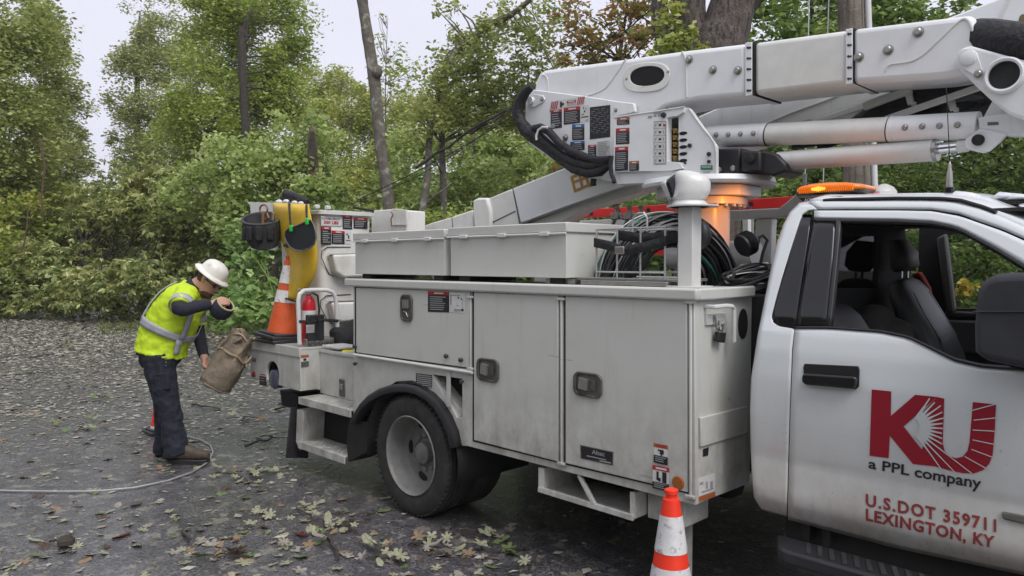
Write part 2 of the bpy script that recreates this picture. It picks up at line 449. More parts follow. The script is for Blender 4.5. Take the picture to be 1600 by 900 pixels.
M['lf_yellow'] = leafmat('leaf_yellow', gcol((0.10, 0.10, 0.02), (0.18, 0.14, 0.025)))
# ================================================================== GROUND
def sheet(name, pts, mt, label=None):
    mb = MB(); mb.add(pts, [tuple(range(len(pts)))])
    o = mb.build(name, mt, None, smooth=0); return tag(o, None, None, None, 'structure')
def ground_mat():
    m = mat('forest_floor', (0.07, 0.055, 0.035), 0.9, var=0.5, vscale=2.2, dirt_or_shade=[((0.19, 0.16, 0.10), 9, 0.5, 0.68, 0.8), ((0.05, 0.085, 0.025), 1.1, 0.5, 0.66, 0.8)], bump=1.0, bscale=14)
    return m
def asphalt_mat():
    m = bpy.data.materials.new('wet_asphalt'); m.use_nodes = True; nt = m.node_tree; b = nt.nodes['Principled BSDF']
    tc = nt.nodes.new('ShaderNodeTexCoord'); co = tc.outputs['Object']
    def noise(s, d=4, r=0.5):
        n = nt.nodes.new('ShaderNodeTexNoise'); n.inputs['Scale'].default_value = s; n.inputs['Detail'].default_value = d; n.inputs['Roughness'].default_value = r; lk(nt, co, n.inputs['Vector']); return n.outputs[0]
    def rng_(x, a, b_, c, d):
        q = nt.nodes.new('ShaderNodeMapRange'); q.inputs[1].default_value = a; q.inputs[2].default_value = b_; q.inputs[3].default_value = c; q.inputs[4].default_value = d; lk(nt, x, q.inputs[0]); return q.outputs[0]
    v = nt.nodes.new('ShaderNodeTexVoronoi'); v.inputs['Scale'].default_value = 95; lk(nt, co, v.inputs['Vector'])
    v2 = nt.nodes.new('ShaderNodeTexVoronoi'); v2.inputs['Scale'].default_value = 42; lk(nt, co, v2.inputs['Vector'])
    big = noise(0.55, 5, 0.6); mid = noise(6, 6, 0.65)
    rp = nt.nodes.new('ShaderNodeValToRGB'); rp.color_ramp.elements[0].color = (0.016, 0.0155, 0.018, 1); rp.color_ramp.elements[1].color = (0.145, 0.142, 0.152, 1)
    rp.color_ramp.elements[0].position = 0.05; rp.color_ramp.elements[1].position = 0.95
    lk(nt, v.outputs['Color'], rp.inputs[0])
    x = nt.nodes.new('ShaderNodeMix'); x.data_type = 'RGBA'; x.blend_type = 'MULTIPLY'; x.inputs[0].default_value = 1
    rp2 = nt.nodes.new('ShaderNodeValToRGB'); rp2.color_ramp.elements[0].color = (0.5, 0.5, 0.52, 1); rp2.color_ramp.elements[1].color = (1.5, 1.45, 1.42, 1)
    rp2.color_ramp.elements[0].position = 0.35; rp2.color_ramp.elements[1].position = 0.65; lk(nt, mid, rp2.inputs[0])
    lk(nt, rp.outputs[0], x.inputs[6]); lk(nt, rp2.outputs[0], x.inputs[7])
    # trodden leaves: flat pale blotches with ragged edges, pressed into the surface
    wn = nt.nodes.new('ShaderNodeTexNoise'); wn.inputs['Scale'].default_value = 18; wn.inputs['Detail'].default_value = 3; lk(nt, co, wn.inputs['Vector'])
    wv = nt.nodes.new('ShaderNodeVectorMath'); wv.operation = 'SCALE'; wv.inputs['Scale'].default_value = 0.16; lk(nt, wn.outputs['Color'], wv.inputs[0])
    wa = nt.nodes.new('ShaderNodeVectorMath'); wa.operation = 'ADD'; lk(nt, co, wa.inputs[0]); lk(nt, wv.outputs[0], wa.inputs[1])
    cur = x.outputs[2]
    for sc_, r0, th_, c_ in ((5.5, .30, .53, (.23, .215, .175)), (8.5, .27, .50, (.20, .165, .125)), (12, .28, .47, (.26, .245, .21))):
        v3 = nt.nodes.new('ShaderNodeTexVoronoi'); v3.inputs['Scale'].default_value = sc_; lk(nt, wa.outputs[0], v3.inputs['Vector'])
        crumb = rng_(v3.outputs['Distance'], r0, r0 - .06, 0, 1); sepc = nt.nodes.new('ShaderNodeSeparateColor'); lk(nt, v3.outputs['Color'], sepc.inputs[0])
        pick = rng_(sepc.outputs[0], th_, th_ + .02, 0, .8)
        mu = nt.nodes.new('ShaderNodeMath'); mu.operation = 'MULTIPLY'; lk(nt, crumb, mu.inputs[0]); lk(nt, pick, mu.inputs[1])
        y = nt.nodes.new('ShaderNodeMix'); y.data_type = 'RGBA'; lk(nt, mu.outputs[0], y.inputs[0]); lk(nt, cur, y.inputs[6]); y.inputs[7].default_value = (*c_, 1); cur = y.outputs[2]
    lk(nt, y.outputs[2], b.inputs['Base Color'])
    lk(nt, rng_(big, 0.35, 0.65, 0.22, 0.40), b.inputs['Roughness'])
    b.inputs['Specular IOR Level'].default_value = 1.0; b.inputs['Coat Weight'].default_value = 0.4; b.inputs['Coat Roughness'].default_value = 0.22
    bp = nt.nodes.new('ShaderNodeBump'); bp.inputs['Strength'].default_value = 0.7; bp.inputs['Distance'].default_value = 0.006
    ad = nt.nodes.new('ShaderNodeMath'); lk(nt, v.outputs['Distance'], ad.inputs[0]); lk(nt, v2.outputs['Distance'], ad.inputs[1])
    lk(nt, ad.outputs[0], bp.inputs['Height']); lk(nt, bp.outputs[0], b.inputs['Normal'])
    return m
sheet('ground', [(-150, -150, -0.008), (150, -150, -0.008), (150, 150, -0.008), (-150, 150, -0.008)], ground_mat())
ROAD_R = [(-130, 41), (-60, 21), (-30, 12.3), (-17, 8.6), (-8, 7.1), (0, 6.6), (12, 6.2), (60, 6)]
ROAD_L = [(60, -5), (12, -4.6), (0, -4), (-8, -2.8), (-17, -0.6), (-30, 3.1), (-60, 11.5), (-130, 31)]
sheet('road', [(x, y, 0.0) for x, y in ROAD_R + ROAD_L], asphalt_mat())

# ================================================================== THE BUCKET TRUCK
truck = thing('bucket_truck', 'white utility bucket truck with folded boom and crimson lettering on its cab door', 'bucket truck', (-3.0, 4.25, 0))
T = truck
YB, YC, XF, XR = 3.05, 3.23, -1.886, -4.77
XMIN, XMAX = -6.39, -5.51
def pp(pts, Y): return [PY(x, y, Y) for x, y in pts]
def px_(pts, X): return [PX(x, y, X) for x, y in pts]
def plate(name, pts, Y, th, mt, parent=T, bevel=0.004, **k):
    return MB().prism(pp(pts, Y), (0, th, 0)).build(name, mt, parent, bevel=bevel, **k)

def decal(name, quad, nrm, rects, parent=T, off=0.002, label=None, tilt=0.0):
    """flat sticker; rects in (u, v) with v = 0 at the top"""
    a, b, c, d = [V(p) for p in quad]; nrm = V(nrm).normalized(); mats = []; mb = MB()
    for i, (u0, v0, u1, v1, mt) in enumerate(rects):
        if mt not in mats: mats.append(mt)
        P = lambda u, v: (a * (1 - u) + b * u) * (1 - v) + (d * (1 - u) + c * u) * v
        o = nrm * (off + 0.0006 * (i if i < 3 else 3 + 0.02 * i))
        mb.add([P(u0, v0) + o, P(u1, v0) + o, P(u1, v1) + o, P(u0, v1) + o], [(0, 1, 2, 3)], mats.index(mt))
    if rects[0][:4] == (0, 0, 1, 1):
        q = [p + nrm * off for p in (a, b, c, d)]
        mb.prism([p - nrm * (off + .001) for p in (a, b, c, d)], nrm * (off + .001 - 0.0003), mats.index(rects[0][4]))
    return mb.build(name, [M[x] for x in mats], parent, smooth=0, fixn=False, label=label)
def lines(v0, v1, n, u0=0.1, u1=0.9, mt='dec_text', seed=1):
    r = random.Random(seed); out = []
    h = (v1 - v0) / n
    for i in range(n):
        out.append((u0, v0 + i * h, u1 - r.random() * 0.3 * (u1 - u0), v0 + i * h + h * 0.42, mt))
    return out
def warn(n=6, head='dec_red', hv=0.16, seed=1):
    return [(0, 0, 1, 1, 'dec_black'), (0, 0, 1, hv, head), (0.3, hv * .3, 0.75, hv * .7, 'dec_white')] + lines(hv + .08, 0.95, n, seed=seed)
def rect(x0, y0, x1, y1, Y, sk=0.0):
    return pp([(x0, y0), (x1, y0 + sk), (x1, y1 + sk), (x0, y1)], Y)

# ---- text helper: built-in font turned into a mesh and laid on a surface
def text_mesh(body, off=0.0, gap=1.0):
    cu = bpy.data.curves.new('txt', 'FONT'); cu.body = body; cu.space_character = gap; cu.offset = off; cu.resolution_u = 3
    ob = bpy.data.objects.new('txt', cu); COL.objects.link(ob)
    me = bpy.data.meshes.new_from_object(ob.evaluated_get(bpy.context.evaluated_depsgraph_get()))
    vs_ = [v.co.copy() for v in me.vertices]; fs = [tuple(p.vertices) for p in me.polygons]
    bpy.data.objects.remove(ob); bpy.data.curves.remove(cu); bpy.data.meshes.remove(me)
    x0 = min(v.x for v in vs_); x1 = max(v.x for v in vs_); y0 = min(v.y for v in vs_); y1 = max(v.y for v in vs_)
    return [((v.x - x0) / (x1 - x0), 1 - (v.y - y0) / (y1 - y0)) for v in vs_], fs
def text_on(name, body, quad, surf, mt, parent, off=0.0, lift=(0, -0.003, 0), gap=1.0):
    uv, fs = text_mesh(body, off, gap); a, b, c, d = quad
    def P(u, v):
        x = (a[0] * (1 - u) + b[0] * u) * (1 - v) + (d[0] * (1 - u) + c[0] * u) * v
        y = (a[1] * (1 - u) + b[1] * u) * (1 - v) + (d[1] * (1 - u) + c[1] * u) * v
        return surf(x, y) + V(lift)
    return tag(MB().add([P(u, v) for u, v in uv], fs).build(name, mt, parent, smooth=0, fixn=False), kind='stuff')

# ------------------------------------------------------------------ service body
side = [(552, 446), (1085, 463), (1087, 790), (730, 697), (722, 697), (714, 676), (703, 655), (690, 634), (675, 619), (658, 609), (640, 604), (622, 605), (604, 611), (588, 621), (575, 634), (566, 648), (561, 658), (552, 655)]
tri = [(675, 585), (722, 592), (722, 651), (714, 652)]
MB().prism(pp(side, YB), (0, 0.03, 0), holes=[pp(tri, YB)]).build('body_side', M['body'], T, bevel=0.004)
MB().prism(pp([(668, 580), (728, 586), (728, 665), (700, 660)], YB + .12), (0, 0.02, 0)).build('fuel_recess', M['chassis'], T)
MB().prism([PY(675, 585, YB + .002), PY(714, 652, YB + .002), PY(722, 651, YB + .002)] + [p + V((0, .0, 0.0)) for p in []], (0, 0.10, 0)).build('recess_lip', M['body'], T) if False else None
fl = MB(); fl.prism([PY(676, 587, YB + .02), PY(714, 651, YB + .02), PY(722, 650, YB + .02), PY(722, 640, YB + .02), PY(712, 632, YB + .02)], (0, 0.09, 0)); fl.build('recess_chute', M['body'], T, bevel=.003)
plate('recess_strut', [(697, 580), (703, 581), (703, 637), (697, 636)], YB - .012, .01, M['body'])
# deck, floor, walls of the hollow box
zt = PY(800, 446, YB).z + 0.02
zt = 1.575
YI = 3.57
MB().bb(XR, XF, YB + .002, YI, zt - .03, zt - .003).build('body_deck', M['body'], T, bevel=.003)
MB().bb(XR, XF - .002, YI - .03, YI, 0.62, zt - .031).build('inner_wall', M['body'], T)
MB().bb(-3.45, XF - .02, YB + .032, YI - .032, 0.575, 0.60).build('compartment_floor', M['chassis'], T)
MB().bb(XR, XF - .05, YI + .001, 5.0, 0.92, 0.96).build('bed_floor', M['chassis'], T)
MB().bb(XR, XF, 5.0, 5.47, 0.36, zt).build('far_side_body', M['body'], T, bevel=.01)
# rolled lip round the top
lip = MB(); zl0, zl1 = PY(800, 455, YB).z, PY(800, 441, YB).z
lip.bb(XR - .03, XF + .035, YB - .035, YB - .004, zt - .055, zt + .004); lip.build('top_lip', M['body'], T, bevel=.012)
MB().bb(XF + .003, XF + .032, YB - .003, YI + .01, zt - .055, zt + .003).build('front_lip', M['body'], T, bevel=.01)
# front face of the compartment and its stepped panels
zb_f = PX(1087, 788, XF).z
fr = MB(); fr.bb(XF - .03, XF, YB + .031, YI + .03, zb_f, zt - .056); fr.build('body_front', M['body'], T, bevel=.004)
def fx(pts): return [PX(x, y, XF) for x, y in pts]
MB().prism(fx([(1090, 652), (1163, 634), (1163, 676), (1090, 698)]), (0.018, 0, 0)).build('front_patch_panel', M['body'], T, bevel=.004)
MB().prism(fx([(1090, 698), (1163, 676), (1163, 757), (1090, 786)]), (0.006, 0, 0)).build('front_lower_panel', M['body'], T, bevel=.002)
hole = [PX(1160, 506, XF) + V((0.002, math.cos(a) * .047, math.sin(a) * .077)) for a in [2 * math.pi * i / 20 for i in range(20)]]
MB().prism(hole, (0.003, 0, 0)).build('filler_hole', M['dark'], T)
hq = lambda x, y, o=0.0: PX(x, y, XF) + V((o, 0, 0))
MB().tube([hq(1101, 479, .0), hq(1101, 479, .05), hq(1118, 477, .055), hq(1128, 478, .055), hq(1131, 482, .055), hq(1131, 533, .055)], .0105, 10).build('l_handle', M['white'], T)
MB().prism(fx([(1101, 490), (1131, 488), (1131, 506), (1101, 508)]), (.012, 0, 0)).build('hasp_plate', M['body'], T, bevel=.002)
pl = MB().tube([hq(1111, 492, .02), hq(1112, 512, .03), hq(1117, 516, .03), hq(1119, 500, .02)], .006, 8).build('hasp_hook', M['steel'], T)
pd = thing('padlock', 'small dark padlock hanging from the hasp on the front of the truck body', 'padlock', hq(1118, 532, .03))
MB().tube([hq(1115, 520, .025), hq(1114, 510, .03), hq(1118, 505, .03), hq(1121, 510, .03), hq(1121, 520, .025)], .004, 8).build('shackle', M['steel'], pd)
MB().prism([hq(1112, 518, .015), hq(1124, 519, .015), hq(1122, 535, .015), hq(1110, 532, .015)], (.024, 0, 0)).build('lock_body', M['chassis'], pd, bevel=.004)
decal('worn_warning_decal', fx([(1088, 747), (1115, 738), (1115, 775), (1088, 784)]), (1, 0, 0),
      [(0, 0, 1, 1, 'dec_white'), (0, .78, 1, 1, 'dec_orange'), (.1, .2, .3, .32, 'dec_text'), (.45, .25, .55, .55, 'dec_text'), (.7, .3, .85, .6, 'dec_text'), (.2, .6, .9, .66, 'dec_text')], off=.008)
decal('small_black_label', fx([(1096, 701), (1105, 698), (1104, 711), (1096, 713)]), (1, 0, 0), [(0, 0, 1, 1, 'dec_black')], off=.009)

# doors of the body, each proud of the side, with hinges and latches
def door(pts, name='compartment_door', th=.014):
    cx_ = sum(p[0] for p in pts) / 4; cy_ = sum(p[1] for p in pts) / 4
    o = plate(name, pts, YB - th, th - .0005, M['body'], bevel=.006)
    plate('door_gasket', [(x + math.copysign(1.6, x - cx_), y + math.copysign(1.6, y - cy_)) for x, y in pts], YB - .003, .0025, M['chassis'], o, bevel=0)
    return o
d1 = door([(556, 449), (733, 455), (733, 575), (556, 551)])
d2 = door([(740, 456), (872, 461), (872, 722), (740, 688)])
d3 = door([(883, 462), (1073, 468), (1074, 770), (883, 724)])
def hinge(x, y0, y1, par):
    mb = MB(); a = PY(x, y0, YB - .012); b = PY(x, y1, YB - .012)
    mb.tube([a, b], .0075, 8)
    for y in (y0 + 2, y1 - 2):
        p = PY(x, y, YB - .012); mb.box(p + V((0, -.002, 0)), (.05, .022, .014))
    mb.build('hinge', M['body'], par, bevel=.002)
hinge(877.5, 465, 726, d2); hinge(1079, 470, 778, d3); hinge(735.5, 462, 578, d1)
# drip rail under the upper door
MB().tube([PY(553, 554, YB - .02), PY(738, 582, YB - .02)], .011, 8).build('drip_rail', M['white'], T)
def latch(cx, cy, wpx, hpx, vert, par):
    c = PY(cx, cy, YB - .016); s = (PY(cx + .5, cy, YB) - PY(cx - .5, cy, YB)).x; sz = (PY(cx, cy - .5, YB) - PY(cx, cy + .5, YB)).z
    W, H = wpx * s, hpx * sz
    def rr(w_, h_, r, y):
        out = []
        for (sx, sy, a0) in ((1, 1, 0), (-1, 1, 90), (-1, -1, 180), (1, -1, 270)):
            for k in range(5):
                a = R(a0 + 22.5 * k); out.append(V((c.x + sx * (w_ / 2 - r) + r * math.cos(a), c.y + y, c.z + sy * (h_ / 2 - r) + r * math.sin(a))))
        return out
    ring = MB(); o_ = rr(W, H, min(W, H) * .3, 0); i_ = rr(W * .8, H * .84, min(W, H) * .22, 0)
    ring.prism(o_, (0, -.012, 0), holes=[i_])
    l = ring.build('latch', M['latch'], par, bevel=.003)
    MB().prism(rr(W * .82, H * .86, min(W, H) * .22, .0), (0, .0008, 0)).build('latch_pan', M['dark'], par) if False else None
    pan = MB().prism([p + V((0, .0, 0)) for p in rr(W * .82, H * .86, min(W, H) * .22, -.003)], (0, .002, 0), 0)
    pan.prism(rr(W * .1, H * .1, .003, -.004), (0, .001, 0), 0)
    if vert:
        pan.box((c.x, c.y - .011, c.z + H * .14), (W * .5, .014, H * .3), None, 1)
        pan.tube([(c.x - W * .2, c.y - .008, c.z - H * .14), (c.x, c.y - .01, c.z - H * .16), (c.x + W * .12, c.y - .008, c.z - H * .32)], .004, 6, mi=1)
    else:
        pan.box((c.x - W * .12, c.y - .011, c.z + H * .02), (W * .3, .016, H * .46), R_y(8), 1)
        pan.box((c.x + W * .2, c.y - .007, c.z), (W * .16, .006, H * .4), None, 0)
    pan.build('latch_paddle', [M['latch'], M['latchlight']], par, bevel=.002)
    return l
def R_y(a): return Matrix.Rotation(R(a), 3, 'Y')
latch(636, 481, 18, 42, True, d1); latch(763, 578, 34, 36, False, d2); latch(919, 601, 44, 38, False, d3)
def knob(x, y, Y=YB, r=.014, mt='black'):
    c = PY(x, y, Y); rot = align((0, -1, 0))
    return MB().lathe([(r * .5, 0), (r * .6, .012), (r, .014), (r * 1.05, .022), (r * .7, .03), (0.001, .032)], 12, rot, c).build('bumper_knob', M[mt], T)
for x, y in [(557, 541), (558, 568), (700, 556), (723, 562), (724, 596)]: knob(x, y, YB - .012)
MB().prism(pp([(651, 583), (675, 586), (675, 605), (651, 602)], YB), (0, -.006, 0)).build('vent_plate', mat('vent_brown', (.06, .05, .04), .6), T)
for k in range(6):
    y = 586 + k * 3; MB().tube([PY(652, y, YB - .008), PY(674, y + 2.6, YB - .008)], .004, 6).build('vent_slat', M['steel'], T)
decal('lift_warning_decal', rect(669, 455, 702, 487, YB - .014, 1.2), (0, -1, 0), warn(7))
decal('diagram_decal', rect(702.5, 457, 727, 488, YB - .014, .8), (0, -1, 0), [(0, 0, 1, 1, 'dec_white'), (.08, .1, .13, .62, 'dec_black'), (.15, .12, .7, .16, 'dec_text'), (.55, .2, .62, .3, 'dec_black'), (.75, .25, .8, .35, 'dec_black'), (.45, .62, .62, .66, 'dec_text'), (.3, .82, .75, .92, 'dec_text'), (.78, .8, .92, .92, 'dec_black'), (.83, .3, .86, .75, 'dec_text')])
plq = pp([(907, 695), (959, 706), (958, 727), (908, 716)], YB - .014)
pln = decal('maker_plate', plq, (0, -1, 0), [(0, 0, 1, 1, 'latch'), (.03, .07, .97, .93, 'dec_black'), (.2, .66, .8, .74, 'dec_text'), (.6, .8, .95, .9, 'dec_text')], off=.003)
text_on('plate_lettering', 'Altec', [(926, 702), (946, 706), (946, 713), (926, 709)], lambda x, y: PY(x, y, YB - .014), M['dec_text'], T, .02, (0, -.007, 0))
decal('crush_warning_decal', pp([(1022, 692), (1044, 696), (1044, 727), (1022, 722)], YB - .014), (0, -1, 0), [(0, 0, 1, 1, 'dec_white'), (0, 0, 1, .2, 'dec_orange'), (.2, .06, .85, .14, 'dec_red'), (.3, .28, .7, .36, 'dec_black'), (.45, .3, .72, .5, 'dec_black'), (.5, .5, .6, .58, 'dec_black'), (0, .6, 1, 1, 'dec_black')] + lines(.66, .96, 3))
decal('outrigger_warning_decal', pp([(1020, 726), (1046, 731), (1046, 768), (1020, 762)], YB - .014), (0, -1, 0), [(0, 0, 1, 1, 'dec_white'), (0, 0, 1, .2, 'dec_red'), (.2, .06, .85, .14, 'dec_white'), (.25, .24, .38, .62, 'dec_black'), (.36, .5, .5, .66, 'dec_black'), (.6, .22, .85, .68, 'dec_black'), (0, .7, 1, 1, 'dec_black')] + lines(.74, .98, 3))
rc = PY(1060, 754, YB - .014); MB().lathe([(.032, 0), (.032, .006), (.028, .009), (.001, .009)], 24, align((0, -1, 0)), rc).build('amber_reflector', M['amber_refl'], T)
# wheel arch flare
fo = [(557, 657), (562, 645), (571, 631), (584, 618), (602, 607), (622, 601), (640, 600), (660, 604), (678, 614), (693, 629), (706, 650), (716, 673), (721, 697)]
c0 = PY(640, 715, YB)
fm = MB(); rows = []
for x, y in fo:
    p = PY(x, y, YB); d = (p - c0); d.y = 0; d.normalize()
    rows.append([p + d * .004 + V((0, .0, 0)), p + d * .004 + V((0, -.045, 0)), p - d * .018 + V((0, -.058, 0)), p - d * .042 + V((0, -.055, 0)), p - d * .05 + V((0, -.03, 0)), p - d * .05 + V((0, .05, 0))])
fm.grid(rows); fm.build('fender_flare', M['black'], T, solid=.006, smooth=50)
# inner wheel house
wc = V((PY(641, 717, 3.03).x, 3.035, .408))
wh = MB(); rows = []
for k in range(13):
    a = R(-10 + 200 * k / 12); rows.append([wc + V((.50 * math.cos(a), -.01 if j == 0 else .62, .50 * math.sin(a))) for j in (0, 1)])
wh.grid(rows); wh.build('wheel_house', M['dark'], T, solid=.004)

# wheels
def tyre_wheel(c, parent, deep, name='wheel'):
    rot = align((0, -1, 0))
    t = MB(); wd = .215; r0 = .403
    prof = [(.262, .0), (.29, .012), (.35, .016), (.378, .008), (.392, -.004), (r0, -.02)]
    for k in range(5):
        h = -.03 - k * (wd - .06) / 4
        prof += [(r0, h + .013), (r0 - .012, h + .010), (r0 - .012, h + .003), (r0, h)]
    prof += [(r0, -wd + .02), (.385, -wd + .004), (.35, -wd - .01), (.29, -wd), (.262, -wd + .02)]
    t.lathe(prof, 48, rot, c)
    for k in range(64):     # shoulder lugs
        a = 2 * math.pi * k / 64
        p = c + V((math.cos(a) * .396, .004, math.sin(a) * .396)); t.box(p, (.010, .02, .010), Matrix.Rotation(-a, 3, 'Y'))
    ty = t.build(name, M['rubber'], parent, smooth=40)
    rm = MB()
    dd = .15 if deep else -.02
    rm.lathe([(.262, -.004), (.268, .008), (.262, .014), (.254, .006), (.250, -.02), (.246, -dd + .03), (.235, -dd + .008), (.20, -dd - .004), (.14, -dd + .012), (.105, -dd + .02), (.10, -dd + .012), (.075, -dd + .012), (.07, -dd + .06), (.045, -dd + .075), (.001, -dd + .078)], 40, rot, c)
    for k in range(10):
        a = 2 * math.pi * (k + .5) / 10
        rm.lathe([(.016, 0), (.016, .016), (.011, .022), (.001, .022)], 6, rot, c + V((.115 * math.cos(a), dd - .016, .115 * math.sin(a))))
    r_ = rm.build('rim', M['rim'], ty, smooth=40)
    for k in range(5):
        a = 2 * math.pi * k / 5 + .62
        e = Matrix(((math.cos(a), 0, -math.sin(a)), (0, 1, 0), (math.sin(a), 0, math.cos(a))))
        pc = c + V((.188 * math.cos(a), dd - .006, .188 * math.sin(a)))
        MB().prism([pc + e @ V((.028 * math.cos(q), 0, .046 * math.sin(q))) for q in [2 * math.pi * i / 16 for i in range(16)]], (0, .004, 0)).build('hand_hole', M['dark'], ty)
    return ty
tyre_wheel(wc, T, True)
def plain_wheel(c):
    rot = align((0, -1, 0)); t = MB().lathe([(.25, 0), (.35, .015), (.39, 0), (.403, -.03), (.403, -.19), (.39, -.215), (.3, -.22), (.25, -.2)], 40, rot, c).build('wheel', M['rubber'], T)
    MB().lathe([(.262, -.005), (.25, -.03), (.23, -.06), (.1, -.04), (.09, 0), (.001, .005)], 28, rot, c).build('rim', M['rim'], t)
plain_wheel(wc + V((0, .27, 0))); plain_wheel(wc + V((0, 1.85, 0))); plain_wheel(wc + V((0, 2.12, 0)))
for y in (3.28, 5.22 - .0): plain_wheel(V((.42, y, .403)))
for y in (3.86, 4.64): MB().bb(-6.3, 1.1, y - .045, y + .045, .55, .80).build('frame_rail', M['chassis'], T, bevel=.006)
MB().tube([wc + V((0, .2, 0)), wc + V((0, 2.1, 0))], .075, 12).build('rear_axle', M['chassis'], T)
MB().ball((wc.x, 4.25, .42), (.2, .18, .2)).build('differential', M['chassis'], T)
MB().bb(-3.3, -2.0, 3.62, 3.8, .42, .78).build('fuel_tank', M['chassis'], T, bevel=.05)
MB().tube([(-1.4, 4.25, .62), (wc.x, 4.25, .5)], .05, 10).build('drive_shaft', M['chassis'], T)

MB().bb(-3.3, -2.0, 5.05, 5.45, .16, .358).build('far_storage_rack', M['body'], T, bevel=.006)  # rack, flap and tank: unseen, added to keep light from under the truck
MB().bb(-4.72, -4.69, 4.75, 5.42, .14, .62).build('mud_flap', M['black'], T, bevel=.004)
MB().bb(-3.42, -2.1, 4.72, 4.95, .30, .56).build('light_block_tank', M['chassis'], T, bevel=.05)
# under-body step rack
def bar(mb, a, b, wx, wz=None, mi=0):
    a, b = V(a), V(b); d = (b - a); L = d.length; d.normalize()
    rot = d.to_track_quat('X', 'Z').to_matrix(); return mb.box((a + b) / 2, (L, wx, wz or wx), rot, mi)
Yr = YB + .02
mb = MB()
pr = lambda x, y, dy=0: PY(x, y, Yr) + V((0, dy, 0))
bar(mb, pr(842, 764), pr(990, 809), .02, .03)
plate_l = MB().prism([pr(841, 730), pr(850, 732), pr(850, 770), pr(841, 767)], (0, .36, 0))
plate_l.build('rack_end', M['body'], T, bevel=.002)
MB().prism([pr(984, 768), pr(992, 770), pr(992, 811), pr(984, 809)], (0, .36, 0)).build('rack_end', M['body'], T, bevel=.002)
mb.prism([pr(848, 768), pr(986, 807), pr(986, 810), pr(848, 771)], (0, .36, 0))
bar(mb, pr(905, 742), pr(929, 788), .02, .022)
mb.build('storage_rack', M['body'], T, bevel=.002)
MB().prism([PY(846, 725, Yr + .36), PY(994, 766, Yr + .36), PY(994, 800, Yr + .36), PY(846, 755, Yr + .36)], (0, .01, 0)).build('rack_back', M['dark'], T)
# outrigger leg behind the front corner
og = MB(); xo = PY(1050, 800, 3.2).x
og.bb(xo - .12, xo + .10, 3.16, 3.38, .40, .60); og.build('outrigger_box', M['body'], T, bevel=.006)
MB().bb(xo - .075, xo + .035, 3.19, 3.34, .02, .40).build('outrigger_leg', M['body'], T, bevel=.006)
MB().bb(xo - .16, xo + .12, 3.12, 3.42, .0, .025).build('outrigger_pad', M['chassis'], T, bevel=.005)

# ---- rear: tailshelf, steps
zs1, zs0 = .985, .655
hole_c = PY(426, 585, YB); hr = .112
hl = [hole_c + V((hr * math.cos(a), 0, hr * math.sin(a))) for a in [2 * math.pi * i / 24 for i in range(24)]]
MB().prism([(XMIN, YB, zs1), (XMAX, YB, zs1), (XMAX, YB, zs0), (XMIN, YB, zs0 + .02)], (0, .025, 0), holes=[hl]).build('tailshelf_side', M['body'], T, bevel=.004)
MB().lathe([(hr, 0), (hr, .07), (.001, .07)], 24, align((0, 1, 0)), hole_c + V((0, .026, 0))).build('lamp_well', M['dark'], T)
MB().lathe([(.082, -.06), (.082, .0), (.06, .010), (.001, .012)], 24, align((0, -1, 0)), hole_c + V((.025, -.004, -.04))).build('side_lamp', mat('lens_slate', (.07, .08, .11), .3), T)
MB().bb(XMIN, XMAX, YB + .002, 5.45, zs1 + .001, zs1 + .02).build('tailshelf_deck', M['body'], T, bevel=.003)
MB().bb(XMAX - .02, XMAX - .001, YB + .026, 3.8, zs0 + .0, zs1 - .001).build('tailshelf_front', M['body'], T, bevel=.003)
MB().bb(XMIN, XMIN + .02, YB + .026, 5.45, zs0 + .02, zs1 - .001).build('tailshelf_back', M['body'], T, bevel=.003)
MB().bb(XMIN + .01, XMAX + .01, YB - .012, YB - .001, zs1 - .055, zs1 + .024).build('deck_edge', M['body'], T, bevel=.004)
MB().bb(XMIN + .02, XMAX - .02, YB + .03, 5.4, zs0 + .02, zs0 + .04).build('tailshelf_bottom', M['chassis'], T)
mc = PY(397, 585, YB); MB().lathe([(.026, 0), (.026, .012), (.001, .016)], 18, align((0, -1, 0)), mc).build('side_marker', mat('marker_red', (.25, .015, .015), .3), T)
tl = MB(); tp = PY(397, 562, YB); tl.box(tp, (.07, .012, .035)); tl.tube([tp + V((-.03, -.02, 0)), tp + V((.03, -.02, .0))], .007, 6); tl.build('tow_latch', M['latch'], T, bevel=.003)
decal('tail_decal', pp([(406, 582), (416, 584), (416, 603), (406, 601)], YB), (0, -1, 0), [(0, 0, 1, 1, 'dec_black'), (0, 0, 1, .25, 'dec_white'), (.1, .06, .9, .18, 'dec_red'), (.2, .4, .8, .46, 'dec_text'), (.2, .6, .8, .66, 'dec_text')], off=.003)
decal('tail_warning_decal', px_([(470, 555), (482, 554), (482, 572), (470, 574)], XMAX), (1, 0, 0), [(0, 0, 1, 1, 'dec_white'), (0, 0, 1, .25, 'dec_orange'), (.3, .3, .7, .5, 'dec_black'), (0, .55, 1, 1, 'latch')], off=.003)
YS = 3.23
